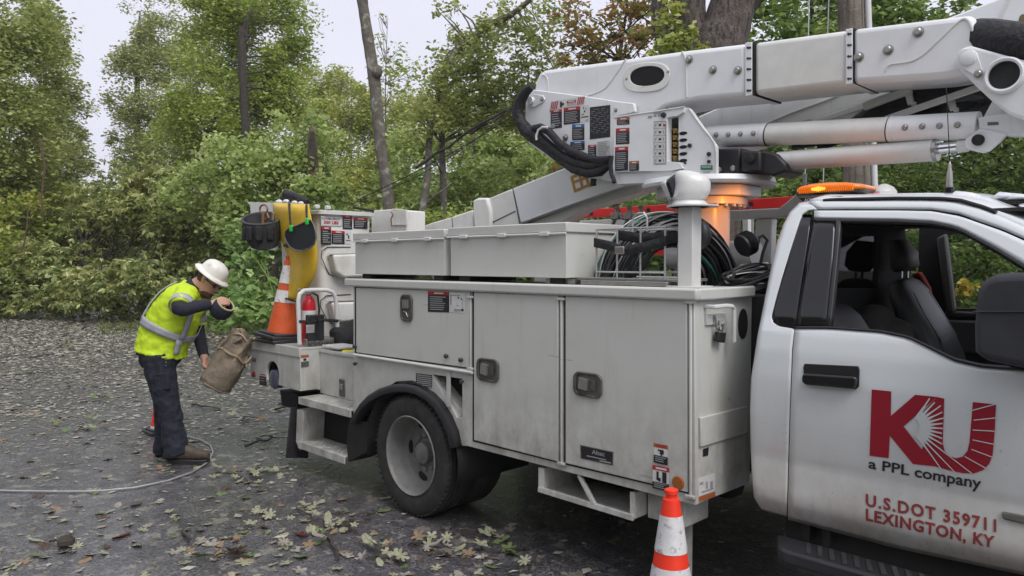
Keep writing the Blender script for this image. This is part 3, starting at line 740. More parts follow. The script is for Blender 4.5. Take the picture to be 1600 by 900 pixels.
# riser box between tailshelf and body
MB().bb(XMAX, XR, YS, YS + .02, .62, .955).build('step_riser', M['body'], T, bevel=.003)
MB().bb(XMAX + .001, XR - .001, YS - .012, 3.8, .956, .985).build('step_lid', M['body'], T, bevel=.006)
lt = PY(535, 606, YS); MB().box(lt, (.085, .016, .14)).build('latch', M['latch'], T, bevel=.01)
MB().box(lt + V((0, -.012, .01)), (.04, .014, .045)).build('latch_paddle', M['latchlight'], T, bevel=.004)
st = MB(); st.bb(XMAX + .002, XR + .02, YB - .01, YS - .001, .60, .612); st.bb(XMAX + .002, XR + .02, YB - .02, YB - .008, .555, .614)
st.build('step_tread', M['body'], T, bevel=.003)
tr = MB()
for i in range(22):
    for j in range(5):
        p = (XMAX + .03 + i * .0325, YB + .012 + j * .034 + .0, .6135); tr.box(p, (.021, .006, .004), Matrix.Rotation(R(45 if (i + j) % 2 else -45), 3, 'Z'))
tag(tr.build('tread_lugs', M['body'], T, smooth=0), kind='stuff')
xs0 = PY(468, 700, YB).x; xs1 = PY(541, 715, YB).x; zs = PY(468, 690, YB).z
ls = MB(); ls.bb(xs0, xs1, YB - .004, YB + .2, zs - .005, zs + .007); ls.bb(xs0, xs1, YB - .016, YB - .005, zs - .05, zs + .008); ls.build('lower_step', M['body'], T, bevel=.003)
tr = MB()
for i in range(20):
    for j in range(5):
        tr.box((xs0 + .02 + i * (xs1 - xs0 - .04) / 19, YB + .015 + j * .037, zs + .009), (.02, .006, .004), Matrix.Rotation(R(45 if (i + j) % 2 else -45), 3, 'Z'))
tag(tr.build('tread_lugs', M['body'], T, smooth=0), kind='stuff')
MB().prism([PY(545, 655, YB), PY(575, 660, YB), PY(573, 707, YB), PY(544, 722, YB), PY(541, 690, YB)], (0, .2, 0)).build('step_side', M['chassis'], T, bevel=.004)
MB().prism([PY(464, 640, YB), PY(474, 642, YB), PY(472, 690, YB), PY(468, 704, YB), PY(462, 690, YB)], (0, .2, 0)).build('step_side', M['body'], T, bevel=.004)
MB().prism([(xs0 - .02, YB + .205, zs), (xs1 + .1, YB + .205, zs), (xs1 + .1, YB + .205, .56), (xs0 - .02, YB + .205, .56)], (0, .02, 0)).build('step_back', M['dark'], T)
MB().prism([PX(447, 716, -5.62), PX(482, 716, -5.62), PX(484, 640, -5.62), PX(455, 636, -5.62)], (-.015, 0, 0)).build('mud_flap', M['black'], T, bevel=.004)
MB().prism([PY(437, 609, YB + .25), PY(466, 615, YB + .25), PY(464, 640, YB + .25), PY(440, 634, YB + .25)], (0, .25, 0)).build('hitch_block', M['chassis'], T, bevel=.006)
# ================================================================== CAB
ZP = [(0.40, 3.33), (0.52, 3.27), (0.56, 3.238), (0.60, 3.210), (0.63, 3.196), (0.67, 3.194), (0.815, 3.224), (0.835, 3.219), (1.0, 3.213), (1.18, 3.213), (1.30, 3.225), (1.385, 3.245), (1.45, 3.275), (1.65, 3.345), (1.85, 3.43), (1.93, 3.47), (2.1, 3.56)]
def prof(z):
    for (a, ya), (b, yb) in zip(ZP, ZP[1:]):
        if z <= b:
            t = max(0, (z - a) / (b - a)); return ya + (yb - ya) * t
    return ZP[-1][1]
def S(px, py, off=0.0):
    Y = 3.25
    for _ in range(8):
        p = PY(px, py, Y); Y = prof(p.z)
    p = PY(px, py, Y); p.y -= off; return p
def resample(c, n, key=None):
    c = [V((x, y, 0)) for x, y in c]
    if len(c) == 1: return [(c[0].x, c[0].y)] * n
    L = [0]
    for a, b in zip(c, c[1:]): L.append(L[-1] + (b - a).length)
    out = []
    for i in range(n):
        s = L[-1] * i / (n - 1); k = 0
        while k < len(L) - 2 and L[k + 1] < s: k += 1
        t = (s - L[k]) / max(1e-9, L[k + 1] - L[k]); p = c[k].lerp(c[k + 1], t); out.append((p.x, p.y))
    return out
def ruled(ca, cb, rows=10, cols=24, off=0.0, same=False):
    A = ca if same else resample(ca, cols); B = cb if same else resample(cb, cols); P = []
    for i in range(rows):
        t = i / (rows - 1); P.append([S(a[0] + (b[0] - a[0]) * t, a[1] + (b[1] - a[1]) * t, off) for a, b in zip(A, B)])
    return P
def byx(c, xs):
    out = []
    for x in xs:
        for (x0, y0), (x1, y1) in zip(c, c[1:]):
            if x <= x1 or (x1, y1) == c[-1]:
                if x < x0: x = x0
                t = (x - x0) / (x1 - x0); out.append((x, y0 + (y1 - y0) * t)); break
    return out
ENDX = 1700
# lower rear corner of the cab (between rear edge and door seam)
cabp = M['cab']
rearL = [(1213, 509), (1200, 505), (1196, 530), (1172, 530)]
def solidify(mb, name, mt, parent=T, th=.012, **k):
    o = mb.build(name, mt, parent, smooth=50, **k); md = o.modifiers.new('solid', 'SOLIDIFY'); md.thickness = th
    q = sum((p.normal for p in o.data.polygons), V((0, 0, 0))); md.offset = -1.0 if (q.y < 0 or (abs(q.y) < abs(q.z) and q.z > 0)) else 1.0
    return o
# rear quarter and pillar in one sweep from roof to sill; left = rear edge, right = glass edge, then door seam
ANCH = [((1262, 312), (1276, 327)), ((1240, 315.5), (1263, 328)), ((1226, 329), (1253, 335)), ((1215, 350), (1247, 352)), ((1205, 378), (1237, 385)), ((1197, 410), (1226, 420)), ((1188, 455), (1214, 460)), ((1181, 490), (1205, 495)), ((1178, 505), (1208, 504)), ((1176, 515), (1218, 510)), ((1174, 525), (1241, 514)), ((1171, 545), (1237, 545)), ((1164, 590), (1235, 600)), ((1162, 640), (1233, 650)), ((1163, 703), (1231, 719)), ((1165, 745), (1230, 760)), ((1168, 778), (1229, 790)), ((1180, 797), (1229, 811))]
rows = []
for (a0, b0_), (a1, b1_) in zip(ANCH, ANCH[1:]):
    for q_ in range(6):
        t = q_ / 6; a = (a0[0] + (a1[0] - a0[0]) * t, a0[1] + (a1[1] - a0[1]) * t); b = (b0_[0] + (b1_[0] - b0_[0]) * t, b0_[1] + (b1_[1] - b0_[1]) * t)
        row = []
        for k in range(15):
            u = k / 14; p = S(a[0] + (b[0] - a[0]) * u, a[1] + (b[1] - a[1]) * u)
            e = max(0, 1 - u * math.hypot(b[0] - a[0], b[1] - a[1]) / 16.0); p.y += .06 * e * e; row.append(p)
        rows.append(row)
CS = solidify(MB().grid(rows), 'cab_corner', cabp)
# quarter glass, black, in two panes with a seam
def panel(name, A, B, mt, off, rows=8, cols=10, th=.008, parent=T):
    return solidify(MB().grid(ruled(A, B, rows, cols, off)), name, mt, parent, th)
panel('quarter_glass', [(1253, 340), (1237, 385), (1222, 435), (1207, 490), (1208, 500), (1214, 508)], [(1267, 340), (1261, 385), (1253, 435), (1244, 495), (1243, 503), (1242, 511)], M['trim'], .001, th=.003)
# door
DZ = [(1271, 328), (1262, 380), (1253, 440), (1241, 511), (1237, 545), (1235, 600), (1233, 650), (1231, 719), (1230, 760), (1229, 790), (1229, 812)]
doorE = thing
belt = [(1242, 513), (1297, 513), (1377, 519), (1420, 528), (1456, 546), (1491, 564), (1534, 574), (1600, 579), (ENDX, 586)]
bot = [(1230.5, 812), (1282, 826), (1400, 857), (1500, 878), (1600, 899), (ENDX, 921)]
xs = [1242 + (ENDX - 1242) * i / 40 for i in range(41)]
# rear edge of the door follows the seam: shear the columns
rows = []
NR = 44
tops = byx(belt, xs); bots = byx(bot, [1230.5 + (ENDX - 1230.5) * i / 40 for i in range(41)])
for r in range(NR):
    t = r / (NR - 1); row = []
    for i in range(41):
        ys = tops[i][1] + (bots[i][1] - tops[i][1]) * t
        # seam x at this height
        sx = byx([(y, x) for x, y in DZ], [ys])[0][1] + 2
        x = sx + (ENDX - sx) * i / 40
        row.append(S(x, ys))
    rows.append(row)
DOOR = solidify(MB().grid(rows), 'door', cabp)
# door frame above the belt (white strip) and black window surround
topo = [(1272, 329), (1320, 329), (1400, 329), (1456, 330), (1500, 338), (1523, 346), (1566, 361), (1600, 376), (ENDX, 425)]
topi = [(1272, 340), (1320, 341), (1400, 342), (1456, 345), (1490, 352), (1505, 358), (1555, 385), (1600, 412), (ENDX, 478)]
X40 = [1272 + (ENDX - 1272) * i / 40 for i in range(41)]
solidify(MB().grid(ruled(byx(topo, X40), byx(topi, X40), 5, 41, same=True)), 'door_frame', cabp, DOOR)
tin2 = [(1272, 346), (1320, 347), (1400, 348), (1456, 351), (1490, 358), (1505, 364), (1555, 392), (1600, 420), (ENDX, 486)]
solidify(MB().grid(ruled(byx(topi, X40), byx(tin2, X40), 3, 41, .003, same=True)), 'window_seal', M['trim'], DOOR, th=.03)
belt_i = [(1242, 509.5), (1297, 509.5), (1377, 515), (1420, 523.5), (1456, 541), (1491, 558), (1534, 568), (1600, 573), (ENDX, 580)]
X41 = [1242 + (ENDX - 1242) * i / 40 for i in range(41)]
solidify(MB().grid(ruled(byx(belt_i, X41), byx(belt, X41), 3, 41, .006, same=True)), 'belt_seal', M['trim'], DOOR, th=.03)
panel('window_post', [(1273, 340), (1265, 385), (1255, 440), (1245, 510)], [(1306, 342), (1302, 400), (1297, 450), (1291, 511)], M['trim'], .001, parent=DOOR, rows=6, th=.003)
panel('window_channel', [(1307, 342), (1303, 400), (1298, 450), (1292, 511)], [(1314, 346), (1309, 400), (1304, 450), (1298, 510)], M['black'], .004, parent=DOOR, rows=4, th=.03)
# handle: recess cup and bar
hp = [S(x, y, .002) for x, y in [(1258, 568), (1342, 572), (1344, 578), (1343, 604), (1338, 608), (1262, 601), (1257, 597), (1256, 573)]]
hd = MB().prism(hp, (0, -.006, 0)).build('door_handle', M['dark'], DOOR, bevel=.004)
hb = [S(x, y, .012) for x, y in [(1262, 582), (1341, 587), (1343, 592), (1341, 604), (1336, 606), (1264, 600), (1258, 596), (1258, 586)]]
MB().prism(hb, (0, -.026, 0)).build('handle_bar', M['trim'], DOOR, bevel=.010, seg=3)
# roof
zr = 1.94
rsec = []
XS = [-1.70, -1.66, -1.55, -1.35, -1.0, -.6, -.35]
edge_px = [(1258, 311.5), (1268, 311), (1290, 311.5), (1340, 312), (1410, 311.5), (1480, 312.5), (1530, 322), (1566, 337), (1600, 352), (ENDX, 402)]
gut = [(1276, 326), (1320, 325.5), (1400, 325.5), (1456, 326), (1500, 333), (1523, 342), (1566, 357), (1600, 372), (ENDX, 421)]
A = byx(edge_px, [1262 + (ENDX - 1262) * i / 40 for i in range(41)]); B = byx(gut, [1276 + (ENDX - 1276) * i / 40 for i in range(41)])
rr_ = ruled(A, B, 5, 41, same=True)
for i, p in enumerate(rr_[0]): p.y += .02
for i, p in enumerate(rr_[1]): p.y += .006
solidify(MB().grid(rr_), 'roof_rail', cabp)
solidify(MB().grid(ruled(byx(gut, X40), byx(topo, X40), 2, 41, -.018, same=True)), 'door_gap', M['dark'], T, th=.004)
top_edge = [p.copy() for p in rr_[0]]
rows = []
for j in range(9):
    t = j / 8; row = []
    for p in top_edge:
        y = p.y + (8.5 - 2 * p.y) * t
        z = p.z + .055 * (1 - (2 * t - 1) ** 2) + .012 * min(1, t * 8) * min(1, (1 - t) * 8)
        row.append(V((p.x, y, z)))
    rows.append(row)
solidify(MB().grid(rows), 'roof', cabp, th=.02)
# black drip strip on the roof
ds = byx([(1285, 314.5), (1300, 313), (1400, 311), (1470, 311.5), (1500, 314.5), (1535, 325), (1556, 333)], [1285 + 271 * i / 24 for i in range(25)])
MB().tube([S(x, y, -.012) + V((0, 0, .004)) for x, y in ds], .008, 8).build('roof_molding', M['trim'], T)
# back wall of the cab with its window
xw = -1.60
def bwz(px, py): return PX(px, py, xw)
wl, wr_ = PX(1290, 360, xw), PX(1372, 450, xw)
wa = [V((xw, 3.62, 1.845)), V((xw, PX(1372, 400, xw).y, 1.845)), V((xw, PX(1372, 400, xw).y, PX(1372, 450, xw).z)), V((xw, 3.62, PX(1320, 448, xw).z))]
bw = [V((xw, 3.31, .62)), V((xw, 5.19, .62)), V((xw, 5.21, 1.38)), V((xw, 4.95, 1.93)), V((xw, 3.55, 1.93)), V((xw, 3.33, 1.38))]
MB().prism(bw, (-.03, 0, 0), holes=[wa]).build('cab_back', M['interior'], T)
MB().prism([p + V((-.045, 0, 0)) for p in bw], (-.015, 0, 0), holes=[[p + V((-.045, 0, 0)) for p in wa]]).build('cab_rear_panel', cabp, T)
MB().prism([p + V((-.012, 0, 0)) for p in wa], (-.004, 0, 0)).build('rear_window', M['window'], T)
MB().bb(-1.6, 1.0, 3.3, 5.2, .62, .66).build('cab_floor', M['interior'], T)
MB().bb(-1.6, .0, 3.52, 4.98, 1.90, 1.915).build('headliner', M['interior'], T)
# far door with window opening, seen through the cab
YF = 5.16
fw = pp([(1478, 402), (1489, 405), (1500, 366), (1520, 364), (1560, 384), (1640, 420), (1650, 482), (1492, 482)], YF)
fw = pp([(1478, 368), (1490, 364), (1520, 366), (1560, 384), (1640, 424), (1660, 484), (1491, 482)], YF)
fd = [V((-1.58, YF, .62)), V((1.0, YF, .62)), V((1.0, YF, 1.30)), V((.1, YF, 1.92)), V((-1.58, YF, 1.92))]
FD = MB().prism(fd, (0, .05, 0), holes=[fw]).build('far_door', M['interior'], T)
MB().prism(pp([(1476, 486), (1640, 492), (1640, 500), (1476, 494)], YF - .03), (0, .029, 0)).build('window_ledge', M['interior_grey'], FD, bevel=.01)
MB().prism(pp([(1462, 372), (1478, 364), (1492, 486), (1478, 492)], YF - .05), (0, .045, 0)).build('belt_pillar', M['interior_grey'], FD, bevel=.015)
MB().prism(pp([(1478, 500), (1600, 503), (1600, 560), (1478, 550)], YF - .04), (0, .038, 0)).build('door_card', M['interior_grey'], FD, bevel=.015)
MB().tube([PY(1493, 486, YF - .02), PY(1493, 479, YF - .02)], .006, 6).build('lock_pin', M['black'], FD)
# hood, windshield, dash, front fender: outside the frame, kept plain
MB().prism([(-.05, 3.45, 1.92), (.62, 3.32, 1.36), (.62, 5.18, 1.36), (-.05, 5.05, 1.92)], (.01, 0, .012)).build('windshield', M['window'], T)
hm = MB(); hm.rings([((.55, 4.25, 1.0), (0, 1, 0), (0, 0, 1), .98, .40, 5), ((1.2, 4.25, 1.0), (0, 1, 0), (0, 0, 1), .96, .37, 5), ((1.75, 4.25, .97), (0, 1, 0), (0, 0, 1), .92, .30, 5), ((1.85, 4.25, .95), (0, 1, 0), (0, 0, 1), .86, .22, 5)], n=32); hm.build('hood', cabp, T)
MB().bb(.15, .62, 3.4, 5.1, .95, 1.33).build('dashboard', M['interior'], T, bevel=.05)
MB().bb(1.8, 1.98, 3.25, 5.25, .5, .75).build('front_bumper', M['chrome'], T, bevel=.03)
# seats
def seat(yc, xb, head, zs_):
    s = MB()
    s.rings([((xb + .42, yc, .98), (0, 1, 0), (1, 0, .0), .24, .06, 3), ((xb + .20, yc, 1.0), (0, 1, 0), (0, 0, 1), .26, .09, 3), ((xb + .05, yc, 1.03), (0, 1, 0), (0, 0, 1), .25, .1, 3)]) if False else None
    n_ = []
    for (x, z, hw, hd_) in [(xb + .10, 1.02, .20, .085), (xb + .08, 1.12, .25, .095), (xb + .03, 1.28, .255, .085), (xb - .04, 1.42, .25, .07), (xb - .09, 1.53, .225, .06), (xb - .115, 1.585, .17, .045), (xb - .12, 1.60, .10, .03)]:
        n_.append(((x, yc, z * zs_), (0, 1, 0), (1, 0, .25), hw, hd_, 3.2))
    s.rings(n_, n=24)
    so_ = s.build('seat', M['seat'], T, smooth=60)
    c = MB(); c.rings([((xb + .06, yc, .93), (0, 1, 0), (0, 0, 1), .25, .07, 3.5), ((xb + .3, yc, .95), (0, 1, 0), (0, 0, 1), .265, .075, 3.5), ((xb + .5, yc, .95), (0, 1, 0), (0, 0, 1), .25, .06, 3.5)], n=20); c.build('seat_cushion', M['seat'], so_, smooth=60)
    if not head: return so_
    h = MB(); h.rings([((xb - .115, yc, 1.645), (0, 1, 0), (1, 0, .2), .10, .035, 3), ((xb - .115, yc, 1.67), (0, 1, 0), (1, 0, .2), .135, .055, 3), ((xb - .125, yc, 1.75), (0, 1, 0), (1, 0, .2), .135, .055, 3), ((xb - .15, yc, 1.82), (0, 1, 0), (1, 0, .2), .10, .03, 3)], n=20); h.build('headrest', M['seat'], so_, smooth=60)
    pst = MB()
    for dy in (-.05, .05): pst.tube([(xb - .115, yc + dy, 1.57), (xb - .115, yc + dy, 1.66)], .007, 6)
    pst.build('headrest_post', M['chrome'], so_)
    # bolster seams
    sm_ = MB()
    for dy in (-.16, .16): sm_.tube([(xb + .165, yc + dy, 1.1), (xb + .118, yc + dy, 1.28), (xb + .03, yc + dy * .95, 1.42), (xb - .03, yc + dy * .8, 1.53)], .006, 5)
    sm_.tube([(xb + .12, yc - .15, 1.24), (xb + .125, yc + .15, 1.24)], .005, 5)
    sm_.build('seat_piping', M['interior'], so_)
    return so_
seat(4.62, -1.37, True, 1.0); seat(3.68, -1.40, False, .93)
jk = MB()
for k in range(7):
    jk.ball((-1.40 + rnd.uniform(-.1, .1), 4.12 + rnd.uniform(-.05, .05), 1.2 + k * .035), (.1, .09, .07), 10)
top(jk, 'jacket', mat('olive_cloth', (.06, .062, .05), .9, var=.3, vscale=14, bump=.6, bscale=22), 'crumpled olive jacket lying behind the seats inside the cab', 'jacket', (-1.4, 4.12, 1.1), remesh=.02)
bl = MB(); bl.prism(pp([(1423, 428), (1437, 424), (1452, 450), (1458, 482), (1450, 480), (1438, 455)], 5.0), (0, .05, 0))
blo = top(bl, 'folded_flag', mat('flag_red_cloth', (.20, .03, .02), .8, var=.6, vscale=20), 'red patterned cloth rolled up behind the far seat of the cab', 'cloth', PY(1450, 482, 5.0), bevel=.012)
cbx = MB().bb(-2.06, -1.96, 4.42, 5.1, .97, 1.93).build('bed_cabinet', M['white'], T, bevel=.01)
decal('cabinet_decal', [V((-1.957, 4.80, 1.74)), V((-1.957, 4.92, 1.74)), V((-1.957, 4.92, 1.56)), V((-1.957, 4.80, 1.56))], (1, 0, 0), warn(6, 'dec_black', .2, 21), cbx)
MB().bb(-1.956, -1.935, 4.5, 4.78, 1.5, 1.54).build('cabinet_handle', M['steel'], cbx, bevel=.004)
# clutter seen through the rear window: interior mirror lamp
ml = thing('work_lamp', 'round dark work lamp seen through the rear window of the cab', 'lamp', PX(1356, 388, -1.72))
lp = PX(1356, 386, -1.75)
MB().lathe([(.0, -.03), (.032, -.02), (.042, .015), (.041, .025)], 20, align((.6, -.8, 0)), lp).build('lamp_shell', M['chassis'], ml)
MB().lathe([(.040, .022), (.02, .026), (.001, .028)], 20, align((.6, -.8, 0)), lp).build('lamp_lens', mat('lens_grey', (.22, .22, .20), .25), ml)
MB().tube([lp + V((0, .03, .02)), lp + V((-.03, .04, .12)), lp + V((-.06, .02, .2))], .006, 6).build('lamp_cable', M['chassis'], ml)
# mirror
mq = [(1521, 470), (1524, 452), (1535, 436), (1552, 428), (1580, 426), (1700, 424), (1700, 585), (1600, 577), (1545, 566), (1526, 560), (1519, 548), (1518, 510)]
mp = [PY(x, y, 2.98) for x, y in mq]
mo = MB().prism(mp, (0.03, .12, 0)).build('side_mirror', M['mirror'], T, bevel=.035, seg=4)
MB().tube([PY(1519.5, 487, 2.976), PY(1640, 487, 2.976)], .003, 6).build('mirror_seam', M['black'], mo)
MB().prism([PY(x, y, 3.12) for x, y in [(1560, 520), (1700, 520), (1700, 560), (1560, 556)]], (0, .12, 0)).build('mirror_arm', M['black'], mo, bevel=.01)
# running board with bracket
zb0 = .475
yb0, yb1 = 3.05, 3.22
xb0 = PY(1193, 850, yb0).x
rb = MB(); rb.prism([(xb0 - .02, yb1, zb0), (xb0 + .05, yb0 + .03, zb0), (xb0 + .1, yb0, zb0), (.3, yb0, zb0), (.3, yb1, zb0)], (0, 0, -.06)); RB = rb.build('running_board', M['black'], T, bevel=.012)
rg = MB()
for k in range(26): rg.box((xb0 + .16 + k * .05, (yb0 + yb1) / 2, zb0 + .003), (.02, .12, .008), Matrix.Rotation(R(25), 3, 'Z'))
rg.build('grip_ribs', M['rubber'], RB, bevel=.002)
for xx in (xb0 + .06, xb0 + .15):
    MB().bb(xx, xx + .035, 3.29, 3.42, zb0 - .03, .60).build('board_bracket', M['chassis'], T, bevel=.006)
MB().bb(-1.58, .6, 3.36, 3.8, .4, .6).build('rocker_box', M['chassis'], T)
MB().bb(-1.62, 1.1, 3.80, 4.72, .42, .618).build('underbody', M['chassis'], T)
# seam line between door and cab corner reads dark
MB().tube([S(x, y, -.012) for x, y in DZ], .006, 6).build('door_seam', M['dark'], T)
# lower crease trim
# logo
z2 = lambda x, y: (1150 + x / 2.647, 560 + y / 2.647)
def flat(name, pts, mt, off, parent=DOOR):
    return MB().prism([S(*z2(x, y), off) for x, y in pts], (0, .0008, 0)).build(name, mt, parent, smooth=0)
def dense(pts, step=14):
    out = []
    for (a, b), (c, d) in zip(pts, pts[1:] + pts[:1]):
        n_ = max(1, int(math.hypot(c - a, d - b) / step))
        for i in range(n_): out.append((a + (c - a) * i / n_, b + (d - b) * i / n_))
    return out
def flat_tri(name, pts, mt, off, parent=DOOR):
    pts = dense(pts); pl_ = [V((x, y, 0)) for x, y in pts]
    t_ = tessellate_polygon([pl_])
    mb = MB(); mb.add([S(*z2(x, y), off) for x, y in pts], [tuple(q) for q in t_]); return mb.build(name, mt, parent, smooth=0, fixn=False)
flat_tri('logo_stem', [(562, 128), (643, 136), (641, 240), (637, 320), (632, 412), (553, 402)], M['logo'], .0022)
flat_tri('logo_arm', [(641, 238), (742, 150), (832, 159), (694, 281), (824, 446), (732, 436), (636, 318)], M['logo'], .0026)
flat_tri('logo_fan', [(832, 159), (862, 166), (858, 280), (856, 350), (864, 384), (884, 405), (912, 412), (938, 406), (958, 382), (966, 345), (972, 280), (980, 180), (1076, 190), (1071, 300), (1062, 400), (1048, 436), (1022, 462), (985, 475), (938, 474), (880, 462), (824, 446), (768, 376), (796, 330), (806, 290), (798, 250), (772, 222)], M['logo'], .0022)
fx_, fy_ = 726, 282
rays = MB()
for i, a in enumerate([-57, -46, -35.5, -25, -15, -6, 3, 12, 20.5, 29, 37.5, 46, 54.5]):
    a = R(a); ca, sa = math.cos(a), math.sin(a)
    def rp_(r, w_): return S(*z2(fx_ + ca * r - sa * w_, fy_ + sa * r + ca * w_), .0034)
    r1 = [140, 140, 150, 150, 365, 356, 352, 356, 362, 366, 318, 268, 238][i]
    def wd_(r): return 9.5 - (r - 34) * .085 if r < 110 else max(2.0, 3.0 - (r - 110) * .01)
    def gap_(r):
        x, y = fx_ + ca * r, fy_ + sa * r
        return 861 < x < 977 and (y < 350 or ((x - 917) / 58) ** 2 + ((y - 350) / 62) ** 2 < 1)
    n_s = int((r1 - 34) / 8); o_ = V((0, -.0002 * i, 0))
    for k in range(n_s):
        ra, rb = 34 + (r1 - 34) * k / n_s, 34 + (r1 - 34) * (k + 1) / n_s
        if gap_(ra) or gap_(rb): continue
        rays.add([rp_(ra, -wd_(ra)) + o_, rp_(rb, -wd_(rb)) + o_, rp_(rb, wd_(rb)) + o_, rp_(ra, wd_(ra)) + o_], [(0, 1, 2, 3)])
tag(rays.build('logo_rays', M['cab'], DOOR, smooth=0, fixn=False), kind='stuff')
text_on('door_lettering', 'a PPL company', [(1358, 716), (1534, 746), (1533, 770), (1357, 736)], lambda x, y: S(x, y, .003), M['ink'], DOOR, .02, (0, 0, 0))
text_on('door_lettering', 'U.S.DOT 359711', [(1353, 771), (1557, 811), (1557, 832), (1353, 791)], lambda x, y: S(x, y, .003), M['lettering'], DOOR, .034, (0, 0, 0), 1.2)
text_on('door_lettering', 'LEXINGTON, KY', [(1353, 794), (1555, 837.5), (1553, 860), (1353, 816.5)], lambda x, y: S(x, y, .003), M['lettering'], DOOR, .034, (0, 0, 0), 1.1)
MB().prism([S(x, y, .001) for x, y in [(1566, 798), (1640, 812), (1640, 826), (1568, 810)]], (0, -.012, 0)).build('door_marker', M['latch'], DOOR, bevel=.005)
# roof lamps, antenna, beacon
for x, y in [(1503, 305), (1571, 307), (1592, 309)]:
    c = PY(x, y + 3, 3.78); lm = MB()
    lm.rings([(c + V((-.05, 0, 0)), (0, 1, 0), (0, 0, 1), .03, .008), (c + V((-.02, 0, .008)), (0, 1, 0), (0, 0, 1), .045, .022), (c + V((.04, 0, .004)), (0, 1, 0), (0, 0, 1), .04, .014), (c + V((.07, 0, 0)), (0, 1, 0), (0, 0, 1), .02, .005)], n=16)
    l_ = lm.build('clearance_lamp', M['glass'], T, smooth=60)
    MB().box(c + V((.005, 0, -.014)), (.15, .1, .012)).build('lamp_base', M['trim'], l_, bevel=.004)
ca_ = PY(1483, 306, 3.9)
an = MB(); an.lathe([(.022, 0), (.022, .035), (.016, .04)], 14, None, ca_); a_ = an.build('antenna', M['trim'], T)
MB().lathe([(.016, .04), (.013, .10), (.007, .135), (.006, .15), (.001, .16)], 12, None, ca_).build('antenna_spring', M['steel'], a_)
MB().tube([ca_ + V((0, 0, .15)), ca_ + V((-.02, 0, .5))], .0022, 5).build('antenna_whip', M['chassis'], a_)
gp = PY(1381, 307, 3.95); MB().lathe([(.062, 0), (.062, .022), (.045, .045), (.012, .062), (.001, .063)], 8, None, gp).build('dome_antenna', M['white'], T, bevel=.003)
MB().ball(PY(1367, 304, 3.9) , (.035, .03, .012)).build('pink_cap', mat('pink_plastic', (.55, .12, .16), .5), T)
# amber light bar
b0 = PY(1258, 305, 3.85); b1 = PY(1362, 305, 3.85); bc = (b0 + b1) / 2; L = (b1.x - b0.x)
zb = bc.z
BE = MB().rings([((b0.x + L * t, 3.85, zb + .004), (0, 1, 0), (0, 0, 1), .15 * s, .012, 4) for t, s in ((0, .7), (.05, .95), (.5, 1), (.95, .95), (1, .7))], n=20).build('beacon_base', M['trim'], T)
MB().rings([((b0.x + L * t, 3.85, zb + .026), (0, 1, 0), (0, 0, 1), .15 * s, .030 * q, 3.4) for t, s, q in ((0.0, .55, .2), (.03, .8, .55), (.10, .93, .85), (.25, .99, 1.1), (.5, 1, 1.15), (.75, .97, .95), (.9, .88, .6), (.97, .75, .35), (1, .5, .12))], n=28).build('beacon_lens', M['amber'], BE, smooth=60)
led = MB()
for k in range(7): led.box((b0.x + L * (.31 + k * .030), 3.85 - .1485, zb + .024), (L * .021, .008, .012 + .004 * (3 - abs(k - 3))))
led.build('beacon_lamps', M['amber_lit'], BE)
rib = MB()
for k in range(26): rib.box((b0.x + L * (.12 + k * .031), 3.85 - .146, zb + .022), (.0035, .012, .034))
rib.build('lens_ribs', M['amber'], BE)
MB().prism([PY(1246, 309, 3.62), PY(1316, 306, 3.62), PY(1316, 309, 3.62), PY(1290, 313, 3.62), PY(1256, 316, 3.62)], (0, .06, 0)).build('beacon_mount', M['trim'], T, bevel=.004)
text_on('beacon_lettering', 'ACI', [(1257, 310.5), (1267, 310), (1267, 314.5), (1257, 315)], lambda x, y: PY(x, y, 3.62), M['dec_white'], T, .02)
bl_ = bpy.data.lights.new('beacon_glow', 'SPOT'); bl_.energy = 13; bl_.color = (1, .27, .008); bl_.shadow_soft_size = .05; bl_.spot_size = R(38); bl_.spot_blend = .5
blo_ = bpy.data.objects.new('beacon_glow', bl_); COL.objects.link(blo_); blo_.location = (b0.x - .06, 3.9, zb + .03); blo_.rotation_euler = (V(blo_.location) - V((-2.5, 4.15, 1.95))).to_track_quat('Z', 'Y').to_euler()
# ================================================================== TOP BOXES, BED EQUIPMENT
def long_box(x0, x1, y0, y1, z0, z1):
    b = MB().bb(x0, x1, y0, y1, z0, z1 - .055).build('tool_chest', M['body'], T, bevel=.004)
    l = MB().bb(x0 - .012, x1 + .012, y0 - .014, y1 + .012, z1 - .056, z1).build('chest_lid', M['body'], b, bevel=.006)
    MB().tube([(x0 - .012, y0 - .02, z1 - .062), (x1 + .012, y0 - .02, z1 - .062)], .0055, 8).build('lid_hinge', M['white'], b)
    for t in (.15, .5, .85):
        MB().box((x0 + (x1 - x0) * t, y0 - .02, z1 - .062), (.07, .016, .022)).build('hinge_clip', M['white'], b, bevel=.003)
    return b
bx1 = PY(885, 400, 3.15).x; bx0 = PY(704, 400, 3.15).x
cx1 = PY(695, 400, 3.15).x; cx0 = PY(555, 400, 3.15).x
zbt, ztp = 1.61, PY(884, 347, 3.15).z
LB = long_box(bx0, bx1, 3.15, 3.64, zbt, ztp)
long_box(cx0, cx1, 3.15, 3.64, zbt, ztp - .006)
for x in (cx0 + .1, cx1 - .1, bx0 + .1, bx1 - .1): MB().bb(x - .05, x + .05, 3.18, 3.6, zt, zbt).build('chest_foot', M['chassis'], T)
MB().bb(bx1 - .2, bx1 + .02, 3.2, 3.55, zt + .001, zt + .03).build('chest_bracket', M['steel'], T)
